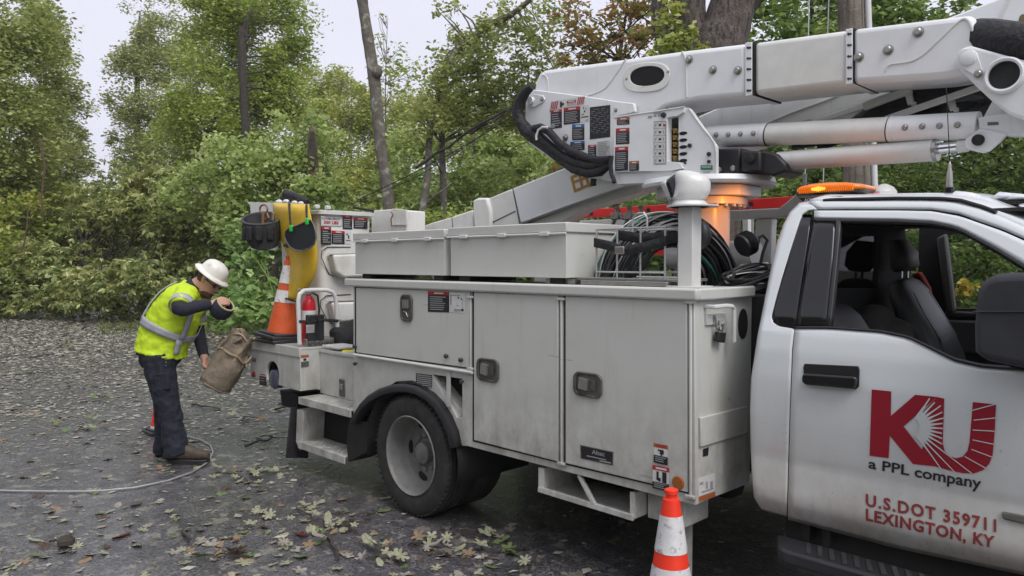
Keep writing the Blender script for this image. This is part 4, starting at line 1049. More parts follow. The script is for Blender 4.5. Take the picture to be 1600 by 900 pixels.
# wire basket on its tray
def wire(mb, pts, r=.0055): mb.tube(pts, r, 6)
kx0, kx1, ky0, ky1, kz0, kz1 = -2.60, -2.16, 3.22, 3.46, zt + .05, zt + .30
bk = thing('wire_basket', 'grey wire basket on the truck body between the tool chest and the spotlight post', 'wire basket', ((kx0 + kx1) / 2, (ky0 + ky1) / 2, zt))
mb = MB(); mb.bb(kx0 - .08, kx1 + .04, ky0 - .04, ky1 + .04, zt + .001, zt + .025); mb.bb(kx0 - .12, kx1 + .1, ky0 - .02, ky1, zt + .026, zt + .04); mb.build('tray', M['steel'], bk, bevel=.003)
mb = MB()
for z in (kz1, ):
    mb.tube([(kx0, ky0, z), (kx1, ky0, z), (kx1, ky1, z), (kx0, ky1, z)], .0055, 6, closed=True)
mb.tube([(kx0, ky0, kz0 + .02), (kx1, ky0, kz0 + .02), (kx1, ky1, kz0 + .02), (kx0, ky1, kz0 + .02)], .0055, 6, closed=True)
mb.build('hoop_wire', M['grey_cable'], bk)
for x, y in [(kx0, ky0), (kx0 + .14, ky0), (kx0 + .29, ky0), (kx1, ky0), (kx0, ky1), (kx1, ky1), (kx1, (ky0 + ky1) / 2)]:
    MB().tube([(x, y, zt + .03), (x, y, kz1)], .0055, 6).build('upright_wire', M['grey_cable'], bk)
MB().tube([(kx0 + .24, ky0, kz1 - .02), (kx0 + .24, ky0, kz1 + .05), (kx0 + .27, ky0, kz1 + .075), (kx0 + .31, ky0, kz1 + .075), (kx0 + .33, ky0, kz1 + .05), (kx0 + .33, ky0, kz1 - .02)], .006, 6).build('handle_wire', M['grey_cable'], bk)
def strap(name, pts, wd, label, group=None):
    mb = MB(); rows = [[V(p) + V((0, 0, wd / 2)), V(p) - V((0, 0, wd / 2))] for p in pts]; mb.grid(rows)
    o = top(mb, name, M['hose'], label, 'strap', pts[0], group, smooth=60); md = o.modifiers.new('solid', 'SOLIDIFY'); md.thickness = .012; return o
strap('strap', [(kx0 - .01, ky0 - .012, kz1 - .07), (kx0 + .1, ky0 - .02, kz1 - .09), (kx0 + .2, ky0 - .03, kz1 - .12), (kx0 + .32, ky0 - .02, kz1 - .10), (kx1 + .01, ky0 - .01, kz1 - .07)], .05, 'wide black webbing strap stretched across the near side of the wire basket')
strap('strap', [(kx0 + .1, ky0 + .05, kz1 - .03), (kx0 + .22, ky0 + .08, kz1 - .05), (kx1, ky0 + .1, kz1 - .05), (kx1 + .02, ky1, kz1 - .06)], .055, 'black webbing strap wrapped round the back of the wire basket')
strap('strap', [(kx0 + .36, ky0 + .0, kz1 - .10), (kx0 + .33, ky0 + .02, kz1 - .16), (kx0 + .26, ky0 + .03, kz1 - .22), (kx0 + .18, ky0 + .02, zt + .045)], .045, 'loose black strap end hanging down inside the wire basket')
MB().box((kx0 + .19, ky0 - .045, kz1 - .115), (.06, .01, .04)).build('strap_buckle', M['steel'], bk, bevel=.004)
# cable coil standing in the bed
def coil(name, label, c, rad, strands, ax, bx, mats, wob, spread, group=None):
    c = V(c); ax = V(ax).normalized(); bx = V(bx).normalized(); nx = ax.cross(bx)
    root = thing(name, label, 'cable coil', c - V((0, 0, rad)), None, group)
    by = {}
    for k in range(strands):
        m_ = mats[k % len(mats)]
        r = rad * (1 - .36 * rnd.random()); o = rnd.uniform(-spread, spread); ph = rnd.random() * 6.28; e = rnd.uniform(-.05, .05)
        off = ax * rnd.uniform(-.03, .03) + bx * rnd.uniform(-.05, .02)
        pts = []
        for i in range(44):
            a = 2 * math.pi * i / 44; rr2 = r * (1 + .02 * math.sin(2 * a + ph) + wob * math.sin(5 * a + ph))
            pts.append(c + off + ax * (rr2 * math.cos(a) * (1 + e)) + bx * (rr2 * math.sin(a) * (1 - e)) + nx * (o + .02 * math.sin(a + ph)))
        by.setdefault(m_, MB()).tube(pts, .0085 if m_ != 'grey_cable' else .004, 6, closed=True)
    for m_, mb in by.items():
        o = mb.build('cable_turns', M[m_], root); tag(o, kind='stuff')
    return root
cc = PD(1045, 452, 4.35)
coil('cable_coil', 'big coil of black and green cable standing in the truck bed behind the spotlight post', cc, .44, 58, RIGHT + FH * .35, (0, 0, 1), ['black_cable', 'black_cable', 'green_cable', 'black_cable', 'black_cable', 'black_cable', 'grey_cable', 'black_cable', 'black_cable'], .006, .11)
c2 = PD(1175, 440, 4.15)
coil('wire_coil', 'smaller tangled coil of thin grey and black wire lying behind the cab corner', c2, .17, 34, (1, 0, .1), (0, 1, .25), ['grey_cable', 'black_cable', 'black_cable'], .03, .05)
MB().bb(c2.x - .3, c2.x + .3, c2.y - .25, c2.y + .3, .97, c2.z - .06).build('bed_locker', M['chassis'], T, bevel=.01)
MB().tube([PD(1150, 426, 4.3), PD(1160, 418, 4.3), PD(1180, 417, 4.3), PD(1200, 416, 4.3)], .022, 8).build('roll_bar', M['white'], T)
# spotlight on its post
pb = PD(1077, 443, 3.72); pb.z = zt
ptz = PD(1077, 324, 3.72).z
SPT = MB().box((pb.x, pb.y, (zt + ptz) / 2), (.082, .082, ptz - zt)).build('spotlight_post', M['white'], T, bevel=.004)
MB().lathe([(.001, 0), (.115, 0), (.115, .006), (.001, .006)], 24, None, (pb.x, pb.y, zt + .001)).build('post_base', M['white'], SPT)
MB().lathe([(.001, 0), (.125, 0), (.125, .007), (.001, .007)], 28, None, (pb.x + .015, pb.y, ptz)).build('post_plate', M['white'], SPT)
def sp(px, py, d=0.0): return PD(px, py, 3.72 + d)
k_ = 3.72 / F
sl_ = MB()
ringsv = [(1077, 324, 29, .085), (1077, 318, 26, .08), (1076, 313, 22, .07), (1077, 309, 27, .085), (1080, 300, 28, .092), (1081, 288, 27.5, .092), (1079, 279, 26, .085), (1073, 272, 19, .07), (1068, 268, 11, .045), (1066, 266.5, 4, .015)]
sl_.rings([(sp(x, y), RIGHT, FH, r * k_, d, 2.8) for x, y, r, d in ringsv], n=28)
SL = sl_.build('spotlight', M['white'], SPT, smooth=55)
MB().prism([sp(1041, 283, -.02), sp(1057, 270, -.02), sp(1062, 284, -.02), sp(1056, 306, -.02), sp(1050, 311, -.02)], FH * .12).build('spotlight_bezel', M['trim'], SL, bevel=.012)
MB().prism([sp(1037, 285, 0.0), sp(1041, 281, 0.0), sp(1052, 306, 0.0), sp(1049, 311, 0.0)], FH * .085).build('spotlight_glass', M['glass'], SL, bevel=.004)
MB().ball(sp(1093, 367, .12), (.062, .05, .075), 16).build('round_lamp', M['black'], SPT)
# column, turntable
PC = PY(1105, 350, 4.2); PC = V((PC.x, PC.y, 0))
MB().lathe([(.20, .96), (.20, 1.0), (.137, 1.02), (.137, 2.045), (.001, 2.045)], 36, None, PC).build('pedestal_column', M['white'], T, smooth=40)
br = MB(); br.lathe([(.001, 2.048), (.24, 2.048), (.24, 2.09), (.001, 2.09)], 36, None, PC)
for k in range(24):
    a = 2 * math.pi * k / 24; br.lathe([(.012, 2.033), (.012, 2.048)], 6, None, PC + V((.222 * math.cos(a), .222 * math.sin(a), 0)), caps=True)
br.build('slew_bearing', M['white'], T, smooth=40)
MB().lathe([(.001, 2.093), (.32, 2.093), (.32, 2.155), (.001, 2.155)], 8, Matrix.Rotation(R(22), 3, 'Z'), PC).build('turntable_box', M['white'], T, bevel=.004)
MB().lathe([(.001, 2.158), (.40, 2.158), (.41, 2.175), (.40, 2.205), (.001, 2.205)], 40, None, PC).build('turntable_plate', M['boom'], T, smooth=40)
gb = MB()
gb.prism(pp([(1118, 232), (1156, 231), (1156, 270), (1118, 270)], 4.02), (0, .3, 0))
gb.prism(pp([(1157, 234), (1188, 236), (1188, 268), (1157, 268)], 4.0), (0, .32, 0))
gb.prism(pp([(1188, 234), (1212, 240), (1228, 256), (1226, 268), (1208, 275), (1188, 270)], 4.03), (0, .24, 0))
gb.build('slew_gearbox', M['black'], T, bevel=.012)
for x, y in [(1125, 265), (1147, 263)]: MB().lathe([(.016, 0), (.016, .02), (.010, .024), (.001, .024)], 6, align((0, -1, 0)), PY(x, y, 4.015)).build('gearbox_bolt', M['steel'], T)
MB().lathe([(.03, 0), (.03, .015), (.018, .02), (.001, .02)], 16, align((0, -1, 0)), PY(1172, 248, 3.998)).build('gearbox_plug', M['chassis'], T)

# riser plates and lower boom
YBM = 4.0
plate_px = [(822, 148), (826, 141), (834, 140), (913, 150), (964, 158), (990, 161), (992, 175), (960, 183), (956, 284), (920, 279), (893, 267), (849, 241), (826, 223), (820, 200)]
RZ = plate('turret_plate', plate_px, 3.955, .03, M['boom'], bevel=.006)
plate('turret_plate', plate_px, 4.40, .03, M['boom'], bevel=.006)
plate('turret_web', [(849, 241), (893, 267), (956, 284), (1060, 282), (1060, 270), (956, 272), (893, 258), (849, 234)], 3.99, .40, M['boom'])
boomA = [(832, 150), (836, 126), (842, 114), (850, 109), (978, 91.5), (1066, 79), (1074, 78), (1166, 67), (1166, 150), (1091, 157), (1041, 168), (1004, 192), (990, 215), (900, 215), (850, 190)]
BA = plate('lower_boom', boomA, YBM, .33, M['boom'], bevel=.03, seg=3)
plate('boom_insulator', [(1178, 66), (1324, 46), (1324, 131.5), (1178, 148.5)], YBM + .006, .318, M['fiber'], bevel=.028, seg=3)
plate('boom_head', [(1331, 44.5), (1500, 24), (1521, 22), (1527, 48), (1534, 112), (1470, 122), (1331, 131)], YBM, .33, M['boom'], bevel=.03, seg=3)
for (x0, ya, yb) in ((1164, 67.5, 150.5), (1321, 46, 132)):
    cl = plate('boom_collar', [(x0, ya - .6), (x0 + 11, ya - 2.2), (x0 + 11, yb - 1.5), (x0, yb)], YBM - .006, .345, M['boom'], bevel=.004)
    e = MB(); e.prism(pp([(x0 + 12.2, ya - 2.4), (x0 + 13.8, ya - 2.5), (x0 + 13.8, yb - 1.8), (x0 + 12.2, yb - 1.6)], YBM - .004), (0, .34, 0)); e.build('collar_gasket', M['dark'], cl)
    ar = MB()
    for k in range(5):
        y = ya + 7 + k * (yb - ya - 16) / 4; h = 2.2
        ar.prism(pp([(x0 + 2, y), (x0 + 5, y - 2.6), (x0 + 5, y - 1.2), (x0 + 10, y - 1.7), (x0 + 10, y + 1.3), (x0 + 5, y + 1.6), (x0 + 5, y + 3)], YBM - .007), (0, -.001, 0))
    ar.build('collar_arrows', M['dec_black'], cl, smooth=0)
def weld(name, pts, Y, par, r=.006, mt='white', n_=5):
    P = [PY(x, y, Y) for x, y in pts]; Q = []
    for i in range(len(P) - 1):
        a, b = P[i], P[i + 1]; p0 = P[max(i - 1, 0)]; p3 = P[min(i + 2, len(P) - 1)]
        for k in range(n_):
            t = k / n_; Q.append(.5 * ((2 * a) + (b - p0) * t + (2 * p0 - 5 * a + 4 * b - p3) * t * t + (3 * a - p0 - 3 * b + p3) * t ** 3))
    Q.append(P[-1]); return MB().tube(Q, r, 6).build(name, M[mt], par)
weld('weld_bead', [(978, 92), (964, 114), (944, 139), (917, 150)], YBM, BA)
weld('weld_bead', [(847, 117), (853, 119), (856, 127), (857, 143)], YBM, BA)
weld('weld_bead', [(1066, 81), (1071, 92), (1073, 120), (1073, 152)], YBM, BA, .008)
weld('weld_bead', [(1383, 112), (1391, 101), (1422, 96), (1443, 85), (1466, 64), (1499, 33), (1511, 31), (1518, 43), (1525, 66)], YBM, BA)
# bolts (shared mesh)
bolt0 = MB().lathe([(.026, 0), (.026, .004), (.017, .005), (.017, .018), (.012, .022), (.001, .022)], 12, align((0, -1, 0)))
B0 = bolt0.build('bolt', M['steel'], None); MW[B0.name] = Matrix.Identity(4)
first = True
def put_bolt(x, y, Y, s=1.0):
    global first
    p = PY(x, y, Y) - V((-3.0, 4.25, 0))
    if first:
        first = False; B0.parent = T; B0.location = p; B0.scale = (s, s, s); return B0
    return dup(B0, p, T, None, s)
for x, y in [(1077, 93), (1114, 109), (1153, 110), (1342, 89), (1388, 78), (1435, 50)]: put_bolt(x, y, YBM - .001)
for x, y in [(884, 215)]: put_bolt(x, y, 3.954, .9)
# oval access hole
def oval(cx, cy, rx, ry, Y, pw=2.6, n_=28, dy=0, tilt=-.08):
    return [PY(cx + math.copysign(abs(math.cos(a)) ** (2 / pw), math.cos(a)) * rx, cy + math.copysign(abs(math.sin(a)) ** (2 / pw), math.sin(a)) * ry + tilt * rx * math.cos(a), Y) + V((0, dy, 0)) for a in [2 * math.pi * i / n_ for i in range(n_)]]
MB().prism(oval(1011, 121, 36, 23, YBM), (0, -.008, 0), holes=[oval(1012, 119, 27, 15.5, YBM, 2.2)]).build('access_ring', M['fiber'], BA, bevel=.004)
MB().prism(oval(1012, 119, 27.5, 16, YBM - .002, 2.2), (0, .001, 0)).build('access_hole', M['dark'], BA)
for x, y in [(979, 123), (1044, 112)]: put_bolt(x, y, YBM - .008, .35)
# pins on the plates
def pin(x, y, r, Y, h=.02, mt='boom', par=T):
    return MB().lathe([(r, 0), (r, h * .8), (r * .88, h), (.001, h)], 24, align((0, -1, 0)), PY(x, y, Y)).build('pivot_pin', M[mt], par, smooth=40)
plate('pin_keeper', [(824, 150), (834, 147), (848, 149), (851, 155), (848, 160), (833, 168), (826, 166)], 3.945, .009, M['boom'], bevel=.003)
pin(831, 157, .026, 3.944); put_bolt(847, 155, 3.944, .6); put_bolt(860, 173, 3.954, .3); put_bolt(962, 172, 3.954, .55); put_bolt(851, 241, 3.954, .35)
EL = plate('elbow_plate', [(1492, 96), (1495, 84), (1502, 75), (1516, 71), (1589, 91), (1640, 103), (1660, 200), (1600, 186), (1575, 178), (1552, 160), (1527, 137), (1496, 106)], 3.95, .42, M['boom'], bevel=.012, seg=3)
ec = PY(1570, 118, 3.95); kr = (PY(1571, 118, 3.95) - PY(1570, 118, 3.95)).length
MB().lathe([(25 * kr, .0), (25 * kr, .02), (29 * kr, .024), (32 * kr, .016), (33 * kr, 0)], 40, align((0, -1, 0)), ec).build('elbow_ring', M['boom'], EL, smooth=50)
MB().lathe([(25.5 * kr, .002), (.001, .0021)], 32, align((0, -1, 0)), ec).build('elbow_bore', M['chassis'], EL)
plate('pin_keeper', [(1499, 82), (1506, 76), (1518, 76), (1526, 82), (1536, 112), (1534, 119), (1526, 120), (1499, 104)], 3.94, .009, M['boom'], EL, bevel=.003)
pin(1513, 91, 13 * kr, 3.94, .012, 'boom', EL); put_bolt(1529, 115, 3.94, .75)
MB().tube([PY(1524, 58, 4.1), PY(1545, 60, 4.06), PY(1580, 64, 4.02), PY(1640, 76, 4.02)], [.085, .088, .085, .09], 14).build('hose_bundle', M['hose'], T)
# upper boom, running back down to the bucket
YU = 4.45
ub = [(801, 294), (875, 265), (1085, 184), (1160, 151.5), (1495, 22), (1560, -3), (1680, -50), (1680, 60), (1500, 104), (1380, 147), (1264, 189), (1195, 213), (982, 288), (813, 349)]
UB = plate('upper_boom', ub, YU, .30, M['boom'], bevel=.012)
plate('boom_tip_section', [(762, 310), (800, 294.5), (812, 349), (806, 380), (762, 385)], YU + .004, .29, M['bucket'], bevel=.012)
plate('boom_tip_collar', [(738, 313), (746, 309), (760, 309), (766, 330), (766, 390), (742, 390)], YU - .03, .34, M['bucket'], bevel=.02, seg=3)
plate('boom_tip_arm', [(640, 362), (672, 349), (706, 339), (738, 328), (740, 392), (640, 392)], YU + .02, .25, M['bucket'], bevel=.01)
weld('tip_seam', [(801, 295), (806, 318), (812, 349)], YU - .001, UB, .0035, 'chassis')
weld('tip_seam', [(706, 339), (708, 360)], YU + .019, UB, .003, 'chassis')
weld('tip_scratch', [(768, 348), (805, 330)], YU + .002, UB, .004, 'chassis')
weld('boom_edge_bead', [(818, 346), (900, 316), (983, 288)], YU - .002, UB, .006)
plate('leveling_beam', [(820, 352), (905, 318), (985, 290), (1012, 288), (1000, 300), (912, 326), (862, 356)], YU + .06, .16, M['white'], bevel=.004)
# gold lattice emblem
def gbar(a, b, w_=2.2):
    (x0, y0), (x1, y1) = a, b; d = math.hypot(x1 - x0, y1 - y0); nx, ny = -(y1 - y0) / d * w_, (x1 - x0) / d * w_
    return [(x0 + nx, y0 + ny), (x1 + nx, y1 + ny), (x1 - nx, y1 - ny), (x0 - nx, y0 - ny)]
em = MB()
for i, (a, b) in enumerate([((893, 276), (899, 300)), ((897, 299), (918, 290)), ((896, 285), (920, 276)), ((905, 270), (910, 294)), ((916, 277), (920, 291)), ((893, 277), (908, 271)), ((918, 291), (926, 288))]):
    em.add([PY(x, y, YU - .002 - .0003 * i) for x, y in gbar(a, b)], [(0, 1, 2, 3)])
em.build('gold_emblem', M['gold'], UB, smooth=0, fixn=False)
weld('boom_bead', [(1198, 197), (1203, 191), (1240, 175), (1300, 153), (1330, 138), (1352, 135)], YU - .001, UB, .007)
weld('boom_bead', [(1554, 45), (1564, 25), (1578, -3)], YU - .001, UB, .009)
plate('boom_rib', [(1264, 190), (1300, 177), (1380, 149), (1420, 134), (1420, 140), (1352, 170), (1300, 186), (1270, 192)], YU - .02, .2, M['boom'])
MB().prism(oval(1600, 42, 9, 20, YU - .003, 3), (0, .002, 0)).build('boom_window', mat('bronze_hole', (.16, .12, .06), .5), UB)
# hoses and rails under the upper boom
MB().tube([PY(1330, 200, 4.38), PY(1365, 180, 4.38), PY(1410, 158, 4.36), PY(1470, 140, 4.34), PY(1540, 132, 4.32)], [.045, .06, .075, .075, .07], 12).build('hose_bundle', M['hose'], T)
MB().tube([PY(1370, 210, 4.5), PY(1430, 185, 4.5), PY(1500, 165, 4.5), PY(1580, 158, 4.5)], [.06, .075, .08, .08], 12).build('hose_bundle', M['hose'], T)
MB().tube([PY(1280, 232, 4.6), PY(1320, 216, 4.6), PY(1240, 226, 4.6)], .03, 8).build('hose_bundle', M['hose'], T)
mb = MB(); bar(mb, PY(1385, 186, 4.28), PY(1540, 133, 4.2), .03, .03); mb.build('hose_rail', M['white'], T, bevel=.004)
mb = MB(); bar(mb, PY(1350, 167, 4.3), PY(1424, 140, 4.26), .03, .04); mb.build('hose_rail', M['white'], T, bevel=.004)
for (a, b) in [((1417, 137), (1424, 163)), ((1484, 151), (1490, 172))]:
    mb = MB(); bar(mb, PY(*a, 4.27), PY(*b, 4.27), .02, .032); bar(mb, PY(*b, 4.27), PY(b[0] + 8, b[1] - 1, 4.27), .02, .02); mb.build('hose_bracket', M['white'], T, bevel=.004)
# compensation link and lift cylinder
YL = 4.12
def rod(name, a, b, r, mt, par=T, n_=24, Y=YL): return MB().tube([PY(*a, Y), PY(*b, Y)], r, n_).build(name, M[mt], par, smooth=45, bevel=.004)
CL = rod('link_tube', (1104, 214.5), (1530, 196), .064, 'fiber')
for a, b in [((1106, 214.5), (1192, 210.5)), ((1398, 202), (1530, 196))]: rod('link_sleeve', a, b, .0665, 'boom', CL)
for a in (1192, 1391):
    t = 214.5 - (a - 1104) * 18.5 / 426
    rod('link_collar', (a, t), (a + 8, t - .3), .068, 'boom', CL); rod('collar_gasket', (a + (8.5 if a < 1300 else -1.5), t), (a + (10 if a < 1300 else -.2), t), .0675, 'dark', CL)
for x, y in [(1119, 211), (1138, 210.5), (1157, 209.5), (1177, 208.5), (1414, 199), (1441, 197.5), (1468, 196.5), (1496, 195)]: put_bolt(x, y, YL - .064, .62)
LC = rod('lift_cylinder', (1216, 252), (1464, 234.5), .054, 'white', T)
rod('cylinder_gland', (1459, 235), (1466, 234.4), .057, 'steel', LC); rod('cylinder_rod', (1464, 232.5), (1497, 229), .027, 'chrome', LC); rod('rod_eye', (1496, 229), (1514, 227), .03, 'white', LC)
plate('link_fork', [(1527, 184), (1560, 178), (1660, 168), (1660, 214), (1574, 211), (1530, 202)], YL - .05, .1, M['boom'], bevel=.006)
plate('link_gusset', [(1550, 158), (1535, 186), (1590, 178), (1590, 158)], YL - .03, .05, M['boom'], bevel=.004)
cv = plate('clevis', [(1508, 218), (1530, 201), (1574, 209), (1562, 222), (1545, 236), (1535, 239), (1518, 235), (1508, 231)], YL - .06, .025, M['boom'], bevel=.005)
pin(1529, 219, .026, YL - .061, .02, 'chassis', cv)
MB().prism(pp([(1543, 191), (1560, 190.5), (1561, 195), (1543, 196)], YL - .051), (0, -.001, 0)).build('fork_slot', M['latch'], T)
# control console on the turret
YK = 3.86
kz = 6.0
KC = lambda x, y: (960 + x / 6, 150 + y / 6)
CN = plate('control_console', [KC(-6, 205), KC(495, 128), KC(495, 700), KC(-6, 712)], YK, .05, M['boom'], bevel=.002)
MB().prism(pp([KC(495, 128), KC(650, 105), KC(640, 150), KC(590, 185), KC(520, 195), KC(495, 205)], YK), (0, .05, 0)).build('console_top', M['boom'], CN)
MB().prism(pp([KC(495, 612), KC(590, 618), KC(620, 640), KC(640, 675), KC(495, 700)], YK), (0, .05, 0)).build('console_bottom', M['boom'], CN)
MB().prism(pp([KC(655, 105), KC(695, 115), KC(945, 470), KC(945, 770), KC(880, 775), KC(640, 690), KC(600, 600), KC(600, 200)], YK + .025), (0, .04, 0)).build('console_side', M['boom'], CN, bevel=.003)
MB().prism(pp([KC(485, 110), KC(620, 150), KC(620, 700), KC(485, 700)], YK + .12), (0, .01, 0)).build('valve_recess', M['chassis'], CN)
MB().prism(pp([KC(0, 716), KC(500, 702), KC(640, 695), KC(760, 745), KC(640, 800), KC(20, 830)], YK + .03), (0, .12, 0)).build('console_underside', M['boom'], CN, bevel=.004)
plate('console_back', [KC(690, 113), KC(760, 175), KC(820, 250), KC(845, 330), KC(940, 470), KC(900, 700), KC(690, 700)], 4.2, .03, M['boom'], CN)
weld('console_lip', [KC(-6, 204), KC(300, 158), KC(655, 104)], YK - .001, CN, .005)
weld('console_lip', [KC(695, 114), KC(820, 290), KC(946, 470), KC(946, 765)], YK + .024, CN, .005)
vl = MB(); vb = MB()
for k in range(5):
    y = 320 + k * 64
    vb.prism(pp([KC(500, y - 26), KC(555, y - 24), KC(555, y + 20), KC(500, y + 18)], YK + .05), (0, .06, 0))
    vl.tube([PY(*KC(530, y - 10), YK + .07), PY(*KC(585, y - 4), YK + .03)], .008, 8); vl.box(PY(*KC(580, y + 18), YK + .06), (.02, .04, .018))
    MB().prism([PY(*KC(645 + 38 * math.cos(a), y + 30 + 17 * math.sin(a) - 4 * math.cos(a)), YK + .0245) for a in [2 * math.pi * i / 16 for i in range(16)]], (0, -.001, 0)).build('lever_slot', M['dark'], CN)
vb.build('valve_block', M['black'], CN, bevel=.006); vl.build('valve_levers', M['brass'], CN)
for x, y, r in [(465, 180, .016), (710, 465, .012), (890, 545, .012), (890, 615, .01), (668, 630, .006)]:
    MB().lathe([(r, 0), (r, .012), (.001, .014)], 14, align((0, -1, 0)), PY(*KC(x, y), YK + (.0 if x < 500 else .024))).build('console_knob', M['black'], CN)
def kdec(name, x0, y0, x1, y1, rects, sk=-.055, Y=None):
    q = pp([KC(x0, y0), KC(x1, y0 + sk * (x1 - x0)), KC(x1, y1 + sk * (x1 - x0)), KC(x0, y1)], Y or YK); decal(name, q, (0, -1, 0), rects, CN)
kdec('console_decal', 25, 203, 143, 272, warn(3, 'dec_orange', .4, 2))
kdec('console_decal', 16, 305, 142, 455, warn(6, 'dec_red', .22, 3))
kdec('console_decal', 8, 480, 130, 705, warn(9, 'dec_red', .16, 4), -.06)
kdec('console_decal', 140, 612, 232, 704, warn(3, 'dec_orange', .3, 5))
lad = [(0, 0, 1, 1, 'dec_black'), (.03, .012, .97, .988, 'dec_white')]
for k in range(6):
    v = k / 6
    lad += [(.03, v + .16, .97, v + .166, 'dec_black'), (.42, v + .06, .62, v + .11, 'dec_black'), (.12, v + .05, .2, v + .12, 'dec_text'), (.78, v + .05, .86, v + .12, 'dec_text'), (.25, v + .03, .32, v + .05, 'dec_text'), (.66, v + .03, .72, v + .05, 'dec_text')]
lad.append((.8, .07, .95, .12, 'dec_red'))
kdec('lever_chart', 372, 240, 485, 640, lad, -.03)
kdec('small_print', 315, 165, 450, 215, [(0, .5, .3, .9, 'dec_text'), (.4, .4, .6, .7, 'dec_text'), (.7, .3, .95, .8, 'dec_text'), (.4, 0, .95, .2, 'dec_text')], -.13)
kdec('green_decal', 810, 650, 922, 750, [(0, 0, 1, 1, 'dec_white'), (0, 0, 1, .44, 'dec_green'), (.1, .12, .9, .2, 'dec_white'), (.1, .52, .9, .58, 'dec_text'), (.25, .66, .8, .76, 'dec_text'), (.1, .85, .6, .9, 'dec_text')], .0, YK + .024)
# decals on the turret plate
ZQ = lambda x, y: (800 + x / 4.5, 90 + y / 4.5)
def tdec(name, x0, y0, x1, y1, rects, sk=0.0):
    q = pp([ZQ(x0, y0), ZQ(x1, y0 + sk * (x1 - x0)), ZQ(x1, y1 + sk * (x1 - x0)), ZQ(x0, y1)], 3.955); decal(name, q, (0, -1, 0), rects, RZ)
hz = [(0, 0, 1, 1, 'dec_white')]
tdec('hazard_sign', 272, 312, 505, 368, [(0, 0, 1, 1, 'dec_white'), (.5, .25, .78, .55, 'dec_red'), (.55, .33, .74, .45, 'dec_white'), (.5, .62, .78, .68, 'dec_text'), (.5, .8, .78, .86, 'dec_text'), (.3, .2, .36, .9, 'dec_black'), (.36, .4, .42, .7, 'dec_black')], -.17)
for side in (0, .8):
    hs_ = MB()
    for k in range(4):
        u = side + k * .055
        P = lambda uu, v: PY(*ZQ(272 + 233 * uu, 312 - 40 * uu + 56 * v), 3.955) + V((0, -.0045, 0))
        hs_.add([P(u + .045, .03), P(u + .075, .03), P(u + .03, .97), P(u, .97)], [(0, 1, 2, 3)])
    tag(hs_.build('hazard_stripes', M['dec_red'], RZ, smooth=0, fixn=False), kind='stuff')
tdec('turret_decal', 273, 372, 352, 502, warn(6, 'dec_red', .13, 6) + [(.05, .75, .4, .96, 'dec_text')], -.12)
tdec('turret_decal', 365, 355, 480, 472, warn(7, 'dec_red', .2, 7), -.12)
tdec('turret_diagram', 485, 338, 542, 458, [(0, 0, 1, 1, 'dec_white'), (.05, .65, .95, .72, 'dec_black'), (.1, .5, .4, .55, 'dec_black'), (.4, .3, .55, .42, 'dec_black'), (.6, .15, .7, .3, 'dec_text'), (.3, .1, .4, .2, 'dec_black'), (.6, .85, .9, .92, 'dec_text')], -.1)
tdec('turret_decal', 424, 470, 510, 582, warn(6, 'dec_blue', .22, 8), -.03)
tdec('turret_decal', 411, 592, 512, 655, warn(3, 'dec_blue', .28, 9), -.06)
tdec('spec_chart', 548, 350, 692, 575, [(0, 0, 1, 1, 'dec_black')] + [(a, b, a + .06 + .1 * ((i * 37) % 5) / 5, b + .012, 'dec_text') for i, (a, b) in enumerate([(.06 + .13 * (k % 7), .08 + .062 * (k // 7)) for k in range(91)]) if (i * 7919) % 3], -.12)
tdec('turret_decal', 536, 615, 594, 700, warn(4, 'dec_red', .2, 10), -.05)
tdec('faded_notice', 600, 590, 690, 700, [(0, 0, 1, 1, 'dec_white')] + lines(.06, .96, 9, .05, .95, 'dec_text', 12), -.12)
# black hose bundle sagging round the turret
def hz_pts(pts, Y): return [PY(*ZQ(x, y), Y) for x, y in pts]
hb_ = thing('hose_harness', 'thick black sleeved hose bundle looping round the left end of the boom turret', 'hose bundle', PY(830, 200, 3.9))
MB().tube(hz_pts([(140, 205), (95, 240), (55, 310), (38, 390), (62, 460), (120, 530), (190, 560), (260, 620), (350, 690), (450, 740), (560, 760), (640, 735), (690, 715)], 3.88), [.024, .036, .042, .042, .044, .048, .040, .034, .032, .032, .032, .03, .024], 12).build('hose', M['hose'], hb_, smooth=60)
MB().tube(hz_pts([(150, 500), (200, 490), (260, 520), (330, 600), (420, 660), (520, 700), (600, 720), (690, 712)], 3.86), [.026, .028, .028, .027, .027, .026, .025, .022], 10).build('hose', M['hose'], hb_, smooth=60)
MB().tube(hz_pts([(60, 440), (90, 520), (150, 570), (240, 640), (330, 710), (430, 780), (540, 810), (620, 800), (690, 750)], 3.89), [.032, .04, .036, .03, .03, .033, .036, .034, .024], 10).build('hose', M['hose'], hb_, smooth=60)
MB().tube(hz_pts([(700, 690), (692, 760), (700, 820), (722, 880)], 3.85), .014, 8).build('hose_tie', M['hose'], hb_)
MB().tube(hz_pts([(575, 850), (570, 880), (572, 900)], 3.92), .02, 8).build('hose_tie', M['hose'], hb_)
MB().tube(hz_pts([(250, 490), (215, 488), (185, 510), (170, 550), (172, 580)], 3.805), .008, 8).build('hose_clip', M['white'], hb_)

